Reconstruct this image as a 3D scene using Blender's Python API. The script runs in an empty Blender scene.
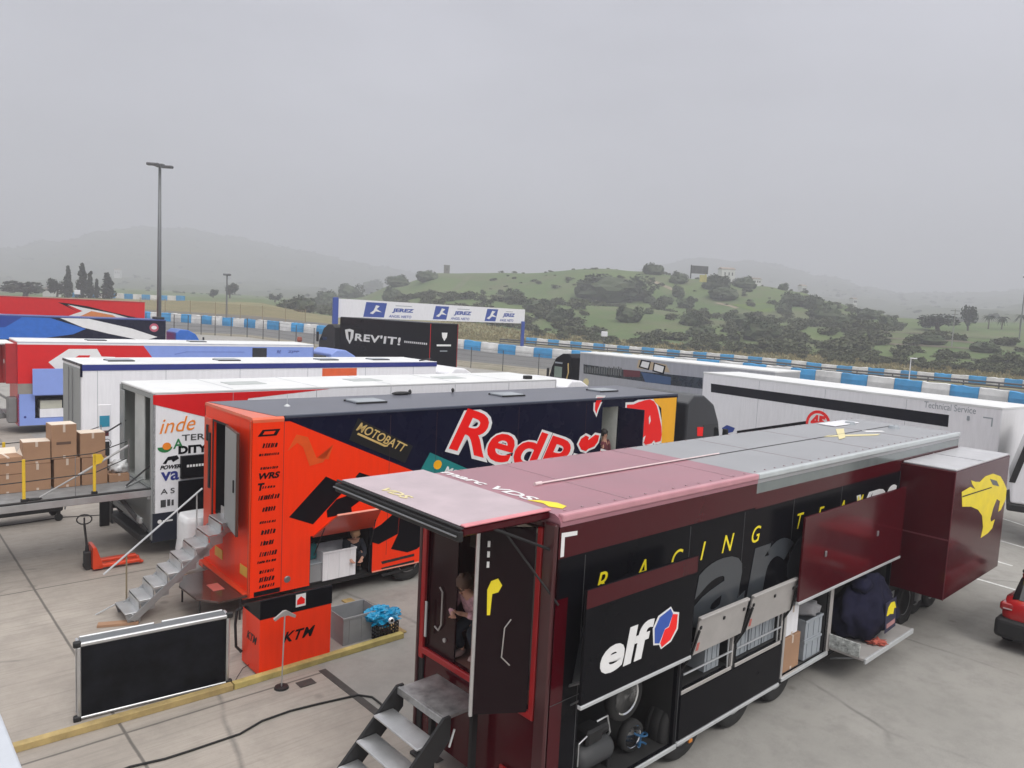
import bpy, bmesh, math, random
from mathutils import Vector, Matrix, noise
random.seed(7)
R_ = math.radians
sc = bpy.context.scene
COL = sc.collection
# ------------------------------------------------------------------ camera
H, FPX, PIT, ROL = 6.254, 750.25, R_(5.401), R_(2.8836)
cam = bpy.data.objects.new('camera', bpy.data.cameras.new('camera'))
COL.objects.link(cam); sc.camera = cam
cam.data.sensor_width = 36; cam.data.lens = FPX / 1024 * 36
cam.data.clip_start = 0.05; cam.data.clip_end = 6000
_cp, _sp, _cr, _sr = math.cos(PIT), math.sin(PIT), math.cos(ROL), math.sin(ROL)
FW = Vector((0, _cp, -_sp)); _U0 = Vector((0, _sp, _cp)); _R0 = Vector((1, 0, 0))
RT = _R0 * _cr + _U0 * _sr; UP = -_R0 * _sr + _U0 * _cr
CAM = Vector((0, 0, H))
cam.matrix_world = Matrix(((RT.x, UP.x, -FW.x, CAM.x), (RT.y, UP.y, -FW.y, CAM.y), (RT.z, UP.z, -FW.z, CAM.z), (0, 0, 0, 1)))
# ------------------------------------------------------------------ world: overcast sky (cloud deck brighter overhead)
SUN_EL, SUN_AZ = 46, 140
w = bpy.data.worlds.new('World'); sc.world = w; w.use_nodes = True
nt = w.node_tree; nd = nt.nodes; ln = nt.links; nd.clear()
out = nd.new('ShaderNodeOutputWorld'); bg = nd.new('ShaderNodeBackground')
sky = nd.new('ShaderNodeTexSky'); sky.sky_type = 'NISHITA'; sky.sun_disc = False
sky.sun_elevation = R_(SUN_EL); sky.sun_rotation = R_(SUN_AZ); sky.dust_density = 5; sky.air_density = 1
tc = nd.new('ShaderNodeTexCoord'); sep = nd.new('ShaderNodeSeparateXYZ'); ramp = nd.new('ShaderNodeValToRGB')
ln.new(tc.outputs['Generated'], sep.inputs[0]); ln.new(sep.outputs['Z'], ramp.inputs['Fac'])
ramp.color_ramp.elements[0].position = 0.0; ramp.color_ramp.elements[0].color = (0.40, 0.405, 0.43, 1)
ramp.color_ramp.elements[1].position = 0.95; ramp.color_ramp.elements[1].color = (1.75, 1.72, 1.68, 1)
e = ramp.color_ramp.elements.new(0.45); e.color = (0.45, 0.455, 0.505, 1)
cn = nd.new('ShaderNodeTexNoise'); cn.inputs['Scale'].default_value = 1.6; cn.inputs['Detail'].default_value = 4
mpn = nd.new('ShaderNodeMapping'); mpn.inputs['Scale'].default_value = (1, 1, 3)
ln.new(tc.outputs['Generated'], mpn.inputs[0]); ln.new(mpn.outputs[0], cn.inputs['Vector'])
cr2 = nd.new('ShaderNodeMapRange'); cr2.inputs['From Min'].default_value = 0.3; cr2.inputs['From Max'].default_value = 0.7
cr2.inputs['To Min'].default_value = 0.80; cr2.inputs['To Max'].default_value = 1.19
ln.new(cn.outputs['Fac'], cr2.inputs['Value'])
mul = nd.new('ShaderNodeMix'); mul.data_type = 'RGBA'; mul.blend_type = 'MULTIPLY'; mul.inputs['Factor'].default_value = 1
ln.new(ramp.outputs['Color'], mul.inputs['A']); ln.new(cr2.outputs['Result'], mul.inputs['B'])
skm = nd.new('ShaderNodeMix'); skm.data_type = 'RGBA'; skm.blend_type = 'MULTIPLY'; skm.inputs['Factor'].default_value = 1
skm.inputs['B'].default_value = (0.08, 0.08, 0.08, 1)
ln.new(sky.outputs[0], skm.inputs['A'])
mx = nd.new('ShaderNodeMix'); mx.data_type = 'RGBA'; mx.inputs['Factor'].default_value = 0.92
ln.new(skm.outputs['Result'], mx.inputs['A']); ln.new(mul.outputs['Result'], mx.inputs['B'])
ln.new(mx.outputs['Result'], bg.inputs['Color']); bg.inputs['Strength'].default_value = 1.0
ln.new(bg.outputs[0], out.inputs[0])
sl = bpy.data.lights.new('sun', 'SUN'); sl.energy = 1.5; sl.angle = R_(25); sl.color = (1, 0.97, 0.93)
so = bpy.data.objects.new('sun', sl); COL.objects.link(so)
so.rotation_euler = (R_(90 - SUN_EL), 0, R_(180 - SUN_AZ))
sc.view_settings.view_transform = 'Standard'; sc.view_settings.look = 'None'
sc.view_settings.exposure = 0.42; sc.view_settings.gamma = 1
sc.render.engine = 'CYCLES'
cy = sc.cycles; cy.use_denoising = True; cy.max_bounces = 6; cy.volume_bounces = 1; cy.diffuse_bounces = 3; cy.glossy_bounces = 3
cy.use_adaptive_sampling = False
# ------------------------------------------------------------------ pixel -> ray helpers (used to measure surfaces)
def ray(px, py): return FW + RT * ((px - 512) / FPX) - UP * ((py - 384) / FPX)
def gz(px, py, z=0.0):
    d = ray(px, py); return CAM + d * ((z - H) / d.z)
def rad(px, py, r):
    d = ray(px, py); return CAM + d * (r / math.hypot(d.x, d.y))
def dep(px, py, y):
    d = ray(px, py); return CAM + d * (y / d.y)
# ------------------------------------------------------------------ materials
_M = {}
def mat(name, col, rough=0.5, metal=0.0, coat=0.0, grime=0.12, scale=3.0, bump=0.0, bscale=40, spec=0.5, alpha=None, streak=False, world=False):
    if name in _M: return _M[name]
    m = bpy.data.materials.new(name); m.use_nodes = True; n = m.node_tree.nodes; l = m.node_tree.links
    b = n['Principled BSDF']; b.inputs['Roughness'].default_value = rough; b.inputs['Metallic'].default_value = metal
    b.inputs['Coat Weight'].default_value = coat; b.inputs['Coat Roughness'].default_value = 0.08
    b.inputs['Specular IOR Level'].default_value = spec
    t = n.new('ShaderNodeTexCoord'); no = n.new('ShaderNodeTexNoise'); no.inputs['Scale'].default_value = scale
    no.inputs['Detail'].default_value = 6; no.inputs['Roughness'].default_value = 0.62
    if world:
        gg = n.new('ShaderNodeNewGeometry'); l.new(gg.outputs['Position'], no.inputs['Vector'])
    elif streak:
        mp = n.new('ShaderNodeMapping'); mp.inputs['Scale'].default_value = (3, 3, 0.35)
        l.new(t.outputs['Object'], mp.inputs[0]); l.new(mp.outputs[0], no.inputs['Vector'])
    else: l.new(t.outputs['Object'], no.inputs['Vector'])
    rp = n.new('ShaderNodeMapRange'); rp.inputs['From Min'].default_value = 0.3; rp.inputs['From Max'].default_value = 0.72
    rp.inputs['To Min'].default_value = 1 - grime; rp.inputs['To Max'].default_value = 1 + grime * 0.6
    l.new(no.outputs['Fac'], rp.inputs['Value'])
    mm = n.new('ShaderNodeMix'); mm.data_type = 'RGBA'; mm.blend_type = 'MULTIPLY'; mm.inputs['Factor'].default_value = 1
    mm.inputs['A'].default_value = (*col, 1); l.new(rp.outputs['Result'], mm.inputs['B']); l.new(mm.outputs['Result'], b.inputs['Base Color'])
    r2 = n.new('ShaderNodeMapRange'); r2.inputs['To Min'].default_value = max(0.02, rough - 0.08); r2.inputs['To Max'].default_value = min(1, rough + 0.12)
    l.new(no.outputs['Fac'], r2.inputs['Value']); l.new(r2.outputs['Result'], b.inputs['Roughness'])
    if bump:
        n2 = n.new('ShaderNodeTexNoise'); n2.inputs['Scale'].default_value = bscale; n2.inputs['Detail'].default_value = 3
        bp = n.new('ShaderNodeBump'); bp.inputs['Strength'].default_value = bump; bp.inputs['Distance'].default_value = 0.02
        l.new(t.outputs['Object'], n2.inputs['Vector']); l.new(n2.outputs['Fac'], bp.inputs['Height']); l.new(bp.outputs[0], b.inputs['Normal'])
    if alpha is not None: b.inputs['Alpha'].default_value = alpha
    _M[name] = m; return m
def node_mat(name):
    m = bpy.data.materials.new(name); m.use_nodes = True; _M[name] = m
    n = m.node_tree.nodes; l = m.node_tree.links
    return m, n, l, n['Principled BSDF']
MAROON = mat('maroon_paint', (0.058, 0.0008, 0.0045), 0.12, coat=0.16, grime=0.06, spec=0.2)
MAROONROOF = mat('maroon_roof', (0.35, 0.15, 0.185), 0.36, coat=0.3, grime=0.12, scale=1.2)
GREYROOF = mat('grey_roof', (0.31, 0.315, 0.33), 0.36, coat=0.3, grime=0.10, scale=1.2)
GREYPAINT = mat('grey_paint', (0.16, 0.19, 0.19), 0.2, coat=0.5)
BLACKP = mat('black_paint', (0.005, 0.005, 0.007), 0.22, coat=0.02, grime=0.1, spec=0.06)
BLACKM = mat('black_matt', (0.012, 0.012, 0.013), 0.6, grime=0.2)
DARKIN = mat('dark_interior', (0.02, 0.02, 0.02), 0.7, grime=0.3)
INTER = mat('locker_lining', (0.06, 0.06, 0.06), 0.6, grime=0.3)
GREYL = mat('grey_letters', (0.045, 0.052, 0.06), 0.3, coat=0.2)
YEL = mat('yellow_vinyl', (0.88, 0.72, 0.02), 0.4)
WHITE = mat('white_paint', (0.83, 0.83, 0.86), 0.35, coat=0.15, grime=0.07, streak=True)
WHITEV = mat('white_vinyl', (0.8, 0.8, 0.8), 0.4, grime=0.05)
WROOF = mat('white_roof', (0.74, 0.75, 0.75), 0.5, grime=0.10, scale=0.8)
ALU = mat('aluminium', (0.62, 0.63, 0.64), 0.38, metal=0.85, grime=0.15)
ALUB = mat('pale_metal_panel', (0.42, 0.40, 0.385), 0.42, metal=0.15, grime=0.12)
TRIM = mat('pale_trim', (0.6, 0.62, 0.63), 0.35, metal=0.4)
STEEL = mat('steel', (0.30, 0.31, 0.32), 0.4, metal=0.8)
CHROME = mat('chrome', (0.75, 0.76, 0.78), 0.12, metal=1.0, grime=0.05)
DGREY = mat('dark_grey_plastic', (0.05, 0.052, 0.055), 0.55)
GREYD = mat('grey_door', (0.28, 0.30, 0.30), 0.4, grime=0.08, streak=True)
GREYC = mat('grey_crate', (0.33, 0.36, 0.39), 0.5)
ORANGE = mat('orange_paint', (0.93, 0.040, 0.003), 0.3, coat=0.05, grime=0.06, spec=0.2, streak=True)
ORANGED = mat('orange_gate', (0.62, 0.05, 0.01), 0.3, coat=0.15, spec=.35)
ORROOF = mat('orange_roof', (0.78, 0.14, 0.06), 0.35, coat=0.3)
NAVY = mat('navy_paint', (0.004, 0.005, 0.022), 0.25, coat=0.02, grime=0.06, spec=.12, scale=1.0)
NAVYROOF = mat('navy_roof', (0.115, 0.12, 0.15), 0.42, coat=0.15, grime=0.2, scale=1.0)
RED = mat('red_vinyl', (0.92, 0.006, 0.003), 0.35, grime=0.04)
REDP = mat('red_paint', (0.66, 0.010, 0.012), 0.35, coat=0.1, grime=.05, spec=.35)
REDF = mat('red_frame', (0.36, 0.005, 0.008), 0.35)
SUNY = mat('amber_vinyl', (0.92, 0.44, 0.01), 0.35, grime=0.05)
TEAL = mat('teal_vinyl', (0.01, 0.22, 0.22), 0.4)
GOLD = mat('gold_vinyl', (0.62, 0.44, 0.16), 0.4)
PERI = mat('periwinkle_paint', (0.24, 0.34, 0.74), 0.35, coat=0.1, grime=.05)
BLUED = mat('deep_blue_paint', (0.012, 0.05, 0.30), 0.3, coat=0.3)
BLUEB = mat('bright_blue_paint', (0.02, 0.14, 0.55), 0.3, coat=0.3)
NAVYB = mat('navy_band', (0.022, 0.035, 0.22), 0.35)
ORLET = mat('orange_vinyl', (0.85, 0.25, 0.02), 0.4)
GRN = mat('green_vinyl', (0.02, 0.2, 0.06), 0.4)
LIME = mat('lime_vinyl', (0.35, 0.8, 0.1), 0.4)
CARD = mat('cardboard', (0.36, 0.21, 0.125), 0.8, grime=0.12, scale=2)
CARDW = mat('pale_flap_card', (0.72, 0.62, 0.52), 0.8)
TAPE = mat('packing_tape', (0.60, 0.50, 0.42), 0.35)
RUBBER = mat('rubber', (0.018, 0.018, 0.018), 0.8, grime=0.25)
RIMM = mat('rim_metal', (0.45, 0.46, 0.47), 0.35, metal=0.8)
YELP = mat('yellow_post', (0.75, 0.50, 0.03), 0.45)
WOOD = mat('yellowed_wood', (0.42, 0.31, 0.13), 0.75, grime=0.3, scale=4, bump=0.2)
GLASS = mat('dark_glass', (0.012, 0.015, 0.017), 0.06, spec=0.8, grime=0.05)
SKIN = mat('skin', (0.55, 0.30, 0.21), 0.55, grime=0.05)
HAIRB = mat('brown_hair', (0.10, 0.05, 0.03), 0.6)
HAIRD = mat('dark_hair', (0.012, 0.010, 0.009), 0.5)
HAIRT = mat('fair_hair', (0.42, 0.24, 0.13), 0.6)
PINKC = mat('pink_cloth', (0.60, 0.34, 0.38), 0.9, grime=0.5, scale=14)
DARKC = mat('dark_cloth', (0.016, 0.02, 0.03), 0.9)
NAVYC = mat('navy_cloth', (0.012, 0.012, 0.03), 0.85, grime=0.4, bump=0.6, bscale=7, spec=.15)
BLUEBAG = mat('blue_film', (0.01, 0.30, 0.55), 0.25, grime=0.3, scale=12)
WRAP = mat('white_wrap', (0.72, 0.73, 0.74), 0.3, grime=0.12)
POLE = mat('galvanised_pole', (0.17, 0.18, 0.185), 0.5, metal=0.4)
# ------------------------------------------------------------------ mesh helpers
class MB:
    def __init__(s): s.bm = bmesh.new()
    def box(s, x0, x1, y0, y1, z0, z1, bev=0.0, M=None, seg=1):
        b = bmesh.new(); bmesh.ops.create_cube(b, size=1)
        for v in b.verts: v.co = Vector(((x0 + x1) / 2 + v.co.x * (x1 - x0), (y0 + y1) / 2 + v.co.y * (y1 - y0), (z0 + z1) / 2 + v.co.z * (z1 - z0)))
        if bev: bmesh.ops.bevel(b, geom=b.edges[:], offset=bev, segments=seg, affect='EDGES', profile=0.5)
        return s.merge(b, M)
    def merge(s, b, M=None):
        if M is not None: bmesh.ops.transform(b, matrix=M, verts=b.verts[:])
        me = bpy.data.meshes.new('t'); b.to_mesh(me); b.free(); s.bm.from_mesh(me); bpy.data.meshes.remove(me); return s
    def tube(s, pts, r, n=8, cap=True):
        pts = [Vector(p) for p in pts]; rr = r if isinstance(r, (list, tuple)) else [r] * len(pts)
        rings = []; up = None
        for i, p in enumerate(pts):
            d = (pts[min(i + 1, len(pts) - 1)] - pts[max(i - 1, 0)]).normalized()
            if up is None:
                up = Vector((0, 0, 1)) if abs(d.z) < 0.9 else Vector((1, 0, 0))
            a = d.cross(up).normalized(); b = a.cross(d).normalized(); up = b
            rings.append([s.bm.verts.new(p + (a * math.cos(t) + b * math.sin(t)) * rr[i]) for t in [2 * math.pi * k / n for k in range(n)]])
        for i in range(len(rings) - 1):
            for k in range(n): s.bm.faces.new((rings[i][k], rings[i][(k + 1) % n], rings[i + 1][(k + 1) % n], rings[i + 1][k]))
        if cap: s.bm.faces.new(rings[0][::-1]); s.bm.faces.new(rings[-1])
        return s
    def prism(s, pts, ax, a0, a1, bev=0.0):
        """pts 2d polygon; ax=axis of extrusion: 'y': pts=(x,z); 'x': pts=(y,z); 'z': pts=(x,y)"""
        b = bmesh.new()
        def mk(p, a): return {'y': (p[0], a, p[1]), 'x': (a, p[0], p[1]), 'z': (p[0], p[1], a)}[ax]
        A = [b.verts.new(mk(p, a0)) for p in pts]; B = [b.verts.new(mk(p, a1)) for p in pts]
        b.faces.new(A); b.faces.new(B[::-1])
        for i in range(len(pts)):
            j = (i + 1) % len(pts); b.faces.new((A[j], A[i], B[i], B[j]))
        bmesh.ops.recalc_face_normals(b, faces=b.faces[:])
        if bev: bmesh.ops.bevel(b, geom=b.edges[:], offset=bev, segments=2, affect='EDGES', profile=0.5)
        return s.merge(b)
    def lathe(s, prof, c, axis='z', n=24):
        """prof: list of (r, h) ; closed loops ok"""
        c = Vector(c); rings = []
        for r, h in prof:
            ring = []
            for k in range(n):
                t = 2 * math.pi * k / n; x, y = r * math.cos(t), r * math.sin(t)
                p = {'z': (x, y, h), 'y': (x, h, y), 'x': (h, x, y)}[axis]
                ring.append(s.bm.verts.new(c + Vector(p)))
            rings.append(ring)
        for i in range(len(rings) - 1):
            for k in range(n): s.bm.faces.new((rings[i][k], rings[i][(k + 1) % n], rings[i + 1][(k + 1) % n], rings[i + 1][k]))
        for rg in (rings[0], rings[-1]):
            if (rg[0].co - c).length > 0.001: 
                try: s.bm.faces.new(rg)
                except ValueError: pass
        return s
    def quad(s, *p):
        s.bm.faces.new([s.bm.verts.new(q) for q in p]); return s
    def blob(s, c, r, sub=2, amp=0.15, f=3.0, seed=0):
        b = bmesh.new(); bmesh.ops.create_icosphere(b, subdivisions=sub, radius=1)
        for v in b.verts:
            k = 1 + amp * noise.noise(v.co * f + Vector((seed, seed * 1.7, 0)))
            v.co = Vector((c[0] + v.co.x * r[0] * k, c[1] + v.co.y * r[1] * k, c[2] + v.co.z * r[2] * k))
        return s.merge(b)
    def done(s, smooth=False, recalc=True):
        if recalc: bmesh.ops.recalc_face_normals(s.bm, faces=s.bm.faces[:])
        me = bpy.data.meshes.new('m'); s.bm.to_mesh(me); s.bm.free()
        if smooth:
            for p in me.polygons: p.use_smooth = True
        return me
SPLIT = {'corner_post', 'rear_post', 'rear_frame', 'leg', 'front_step', 'foot', 'latch', 'door_arm', 'flap_arm', 'gas_strut', 'lift_arm', 'hinge_box', 'tail_lamp', 'corner_fitting', 'grab_handle', 'roof_vent', 'flap_stay', 'bay_frame', 'door_frame', 'corner_cap', 'corner_piece', 'lock_rods', 'support_bar', 'white_sticker', 'flap_clip', 'bracket', 'railing_bar', 'eyes', 'stringer', 'hatch_rim', 'shelf', 'tape'}
def obj(name, m, material, parent=None, smooth=False, label=None, **k):
    if name in SPLIT and isinstance(m, MB):
        bm = m.bm; bm.verts.index_update(); bm.verts.ensure_lookup_table(); seen = {}; n = 0
        for v in bm.verts:
            if v.index in seen: continue
            st = [v]; seen[v.index] = n
            while st:
                q = st.pop()
                for e_ in q.link_edges:
                    w_ = e_.other_vert(q)
                    if w_.index not in seen: seen[w_.index] = n; st.append(w_)
            n += 1
        if n > 1:
            first = None
            for i in range(n):
                b = bm.copy(); b.verts.ensure_lookup_table(); bmesh.ops.delete(b, geom=[b.verts[j] for j in range(len(bm.verts)) if seen[j] != i], context='VERTS')
                mm = MB(); mm.bm.free(); mm.bm = b; me = mm.done(smooth, **k); me.name = name; me.materials.append(material)
                o = bpy.data.objects.new(name, me); COL.objects.link(o); o.parent = parent; first = first or o
            bm.free(); return first
    me = m.done(smooth, **k) if isinstance(m, MB) else m
    me.name = name; me.materials.clear(); me.materials.append(material)
    o = bpy.data.objects.new(name, me); COL.objects.link(o); o.parent = parent
    if label: o['label'] = label
    return o
def tag(o, label, cat, group=None, kind=None):
    if kind: o['kind'] = kind
    if label: o['label'] = label
    if cat: o['category'] = cat
    if group: o['group'] = group
    return o
def thing(name, label, cat, loc=(0, 0, 0), deg=0.0, group=None):
    o = bpy.data.objects.new(name, None); COL.objects.link(o); o.empty_display_size = 0.3
    o.location = loc; o.rotation_euler = (0, 0, R_(deg)); return tag(o, label, cat, group)
def structure(name, m, material, smooth=False):
    o = obj(name, m, material, smooth=smooth); o['kind'] = 'structure'; return o
def copy_tree(o, parent=None, **props):
    c = o.copy(); COL.objects.link(c); c.parent = parent
    for k, v in props.items(): c[k] = v
    for ch in list(o.children): copy_tree(ch, c)
    return c
# flat vinyl on a trailer face: face in side / rear / roof ; pts in (u,z),(v,z),(u,v)
def fr(face, off):
    if face == 'side': return Vector((0, -off, 0)), Vector((1, 0, 0)), Vector((0, 0, 1)), Vector((0, -1, 0))
    if face == 'rear': return Vector((-off, 0, 0)), Vector((0, 1, 0)), Vector((0, 0, 1)), Vector((-1, 0, 0))
    if face == 'far': return Vector((0, off, 0)), Vector((-1, 0, 0)), Vector((0, 0, 1)), Vector((0, 1, 0))
    return Vector((0, 0, off)), Vector((1, 0, 0)), Vector((0, 1, 0)), Vector((0, 0, 1))
def poly(parent, name, pts, material, face='side', off=0.0, th=0.004, grow=0.0, label=None, mb=None):
    o, a, b, n = fr(face, off)
    P = [Vector((p[0], p[1])) for p in pts]
    if grow:
        ar = sum(P[i].x * P[(i + 1) % len(P)].y - P[(i + 1) % len(P)].x * P[i].y for i in range(len(P)))
        s = 1 if ar > 0 else -1; Q = []
        for i in range(len(P)):
            e1 = (P[i] - P[i - 1]).normalized(); e2 = (P[(i + 1) % len(P)] - P[i]).normalized()
            n1 = Vector((e1.y, -e1.x)) * s; n2 = Vector((e2.y, -e2.x)) * s
            m = n1 + n2; m = m / max(0.5, m.length_squared / 2) if m.length > 0.2 else n1
            Q.append(P[i] + m * grow)
        P = Q
    own = mb is None; mb = mb or MB(); bm = mb.bm
    A = [bm.verts.new(o + a * p.x + b * p.y + n * 0.0008) for p in P]; B = [bm.verts.new(o + a * p.x + b * p.y + n * th) for p in P]
    bm.faces.new(B); bm.faces.new(A[::-1])
    for i in range(len(P)):
        j = (i + 1) % len(P); bm.faces.new((A[i], A[j], B[j], B[i]))
    if own: return obj(name, mb, material, parent, label=label)
def rect(a0, a1, b0, b1): return [(a0, b0), (a1, b0), (a1, b1), (a0, b1)]
def txt(parent, name, s, material, org, face='side', h=0.3, wd=None, ang=0.0, shear=0.0, bold=0.0, off=0.0, th=0.005, frame=None, mirror=False, spacing=1.0, label=None):
    """org = lower-left corner in face coordinates"""
    cu = bpy.data.curves.new('t', 'FONT'); cu.body = s; cu.size = 1; cu.offset = bold; cu.extrude = 0.5; cu.space_character = spacing; cu.resolution_u = 4
    to = bpy.data.objects.new('t', cu); COL.objects.link(to)
    dg = bpy.context.evaluated_depsgraph_get(); dg.update()
    me = bpy.data.meshes.new_from_object(to.evaluated_get(dg)); bpy.data.objects.remove(to); bpy.data.curves.remove(cu)
    xs = [v.co.x for v in me.vertices]; ys = [v.co.y for v in me.vertices]
    x0, x1, y0, y1 = min(xs), max(xs), min(ys), max(ys)
    if frame: o, a, b, n = frame
    else:
        o, a, b, n = fr(face, off)
        o = o + a * org[0] + b * org[1]
        if face == 'rear': a = -a
    ky = h / (y1 - y0); kx = (wd / (x1 - x0)) if wd else ky
    ca, sa = math.cos(R_(ang)), math.sin(R_(ang))
    for v in me.vertices:
        x = (v.co.x - x0) * kx; y = (v.co.y - y0) * ky; x += y * shear
        X = x * ca - y * sa; Y = x * sa + y * ca
        v.co = o + a * X + b * Y + n * (0.0008 + (v.co.z + 0.5) * th)
    if face == 'rear' or mirror or frame is not None: me.flip_normals() if (a.cross(b)).dot(n) < 0 else None
    return obj(name, me, material, parent, label=label)
def wall(parent, name, us, zs, holes, v0, v1, material, face='side'):
    """slab with openings. us/zs = cut coordinates, holes=[(u0,u1,z0,z1)]; between planes v0 (outer) and v1 (inner)"""
    holes = [(a, b, max(c, min(zs)), min(d, max(zs))) for a, b, c, d in holes]
    us = sorted(set(us + [h[0] for h in holes] + [h[1] for h in holes])); zs = sorted(set(zs + [h[2] for h in holes] + [h[3] for h in holes]))
    mb = MB(); bm = mb.bm
    def P(u, v, z): return (u, v, z) if face == 'side' else (v, u, z)
    def solid(i, j):
        if i < 0 or j < 0 or i >= len(us) - 1 or j >= len(zs) - 1: return False
        uc, zc = (us[i] + us[i + 1]) / 2, (zs[j] + zs[j + 1]) / 2
        return not any(h[0] < uc < h[1] and h[2] < zc < h[3] for h in holes)
    for i in range(len(us) - 1):
        for j in range(len(zs) - 1):
            if not solid(i, j): continue
            a, b, c, d = us[i], us[i + 1], zs[j], zs[j + 1]
            for v in (v0, v1): mb.quad(P(a, v, c), P(b, v, c), P(b, v, d), P(a, v, d))
            if not solid(i - 1, j): mb.quad(P(a, v0, c), P(a, v1, c), P(a, v1, d), P(a, v0, d))
            if not solid(i + 1, j): mb.quad(P(b, v0, c), P(b, v1, c), P(b, v1, d), P(b, v0, d))
            if not solid(i, j - 1): mb.quad(P(a, v0, c), P(a, v1, c), P(b, v1, c), P(b, v0, c))
            if not solid(i, j + 1): mb.quad(P(a, v0, d), P(a, v1, d), P(b, v1, d), P(b, v0, d))
    bmesh.ops.remove_doubles(mb.bm, verts=mb.bm.verts[:], dist=1e-5)
    return obj(name, mb, material, parent)
def liner(parent, name, u0, u1, v0, v1, z0, z1, material, openface='v0'):
    """open box lining a recess, faces inward (5 faces), opening at v0 or u0"""
    mb = MB(); q = mb.quad
    q((u0, v0, z0), (u1, v0, z0), (u1, v1, z0), (u0, v1, z0)); q((u0, v0, z1), (u1, v0, z1), (u1, v1, z1), (u0, v1, z1))
    if openface == 'v0':
        q((u0, v1, z0), (u1, v1, z0), (u1, v1, z1), (u0, v1, z1)); q((u0, v0, z0), (u0, v1, z0), (u0, v1, z1), (u0, v0, z1))
    else:
        q((u0, v1, z0), (u1, v1, z0), (u1, v1, z1), (u0, v1, z1)); q((u0, v0, z0), (u1, v0, z0), (u1, v0, z1), (u0, v0, z1))
    q((u1, v0, z0), (u1, v1, z0), (u1, v1, z1), (u1, v0, z1))
    return obj(name, mb, material, parent, recalc=False)
_wm = {}
def wheel(parent, x, y, z, r=0.5, wd=0.3, side=-1):
    key = (r, wd)
    if key not in _wm:
        h = wd / 2
        t = MB().lathe([(r * .55, -h * .75), (r * .62, -h), (r * .9, -h), (r * .98, -h * .8), (r, -h * .5), (r * .985, -h * .45), (r, -h * .4), (r, h * .4), (r * .985, h * .45), (r, h * .5), (r * .98, h * .8), (r * .9, h), (r * .62, h), (r * .55, h * .75), (r * .55, -h * .75)], (0, 0, 0), 'y', 32).done(True)
        rm = MB().lathe([(0.001, -h * .55), (r * .16, -h * .75), (r * .2, -h * .3), (r * .42, -h * .1), (r * .5, -h * .6), (r * .58, -h * .9), (r * .56, -h * .5), (r * .5, 0), (0.001, 0)], (0, 0, 0), 'y', 24)
        for k in range(8):
            a = k * math.pi / 4; rm.lathe([(0.001, -h * .42), (r * .035, -h * .4), (r * .04, -h * .1)], (r * .3 * math.cos(a), 0, r * .3 * math.sin(a)), 'y', 6)
        _wm[key] = (t, rm.done(True))
    t = obj('wheel', _wm[key][0], RUBBER, parent); t.location = (x, y, z)
    if side > 0: t.rotation_euler = (0, 0, math.pi)
    r_ = obj('rim', _wm[key][1], RIMM, t); return t
def cab(parent, L, material, W=2.5, hi=3.75, sleeper=True, wheels=True, base=0.0):
    """tractor cab in front of a trailer whose front wall is at u=L"""
    a = L + 0.75
    prof = [(a, 1.0), (a, hi - .25), (a + .35, hi), (a + .9, hi - .02), (a + 1.5, hi - .35), (a + 1.85, hi - .95), (a + 2.1, 2.05), (a + 2.15, 1.2), (a + 2.12, .45), (a + 1.6, .42), (a + 1.55, .9), (a + .6, 1.0)]
    c = obj('cab', MB().prism(prof, 'y', .06, W - .06, .06), material, parent, smooth=False)
    ws = [(a + 1.87, hi - 1.03), (a + 2.105, 2.1)]
    mb = MB(); d = .012
    mb.quad((ws[0][0] + d, .2, ws[0][1]), (ws[0][0] + d, W - .2, ws[0][1]), (ws[1][0] + d, W - .2, ws[1][1]), (ws[1][0] + d, .2, ws[1][1]))
    obj('windscreen', mb, GLASS, c)
    for v in (.052, W - .052):
        mb = MB(); s = -.006 if v < 1 else .006
        mb.prism([(a + .95, 2.15), (a + 1.98, 2.15), (a + 1.78, hi - 1.02), (a + .95, hi - 1.0)], 'y', v, v + s)
        obj('side_window', mb, GLASS, c)
    for v in (-.12, W + .12):
        obj('mirror', MB().box(a + 1.95, a + 2.05, v - .1, v + .1, 2.0, 2.75, .03), BLACKM, c)
    obj('chassis', MB().box(L - 3.6, a + 1.6, .85, W - .85, .62, .95, .02).box(L - .2, a + .6, .2, W - .2, .75, .98, .03), BLACKM, parent)
    if wheels:
        for u in (L - 1.0, a + 1.3):
            wheel(parent, u, .25, .5, .5, .32); wheel(parent, u, W - .25, .5, .5, .32, 1)
    return c
def hatch(parent, u, v, z, a=.75, b=.55, material=None):
    h = obj('roof_hatch', MB().box(u, u + a, v, v + b, z + .003, z + .06, .015), material or GREYC, parent)
    obj('hatch_rim', MB().box(u - .03, u + a + .03, v - .03, v, z + .002, z + .04).box(u - .03, u + a + .03, v + b, v + b + .03, z + .002, z + .04), BLACKM, h)
    return h
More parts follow.
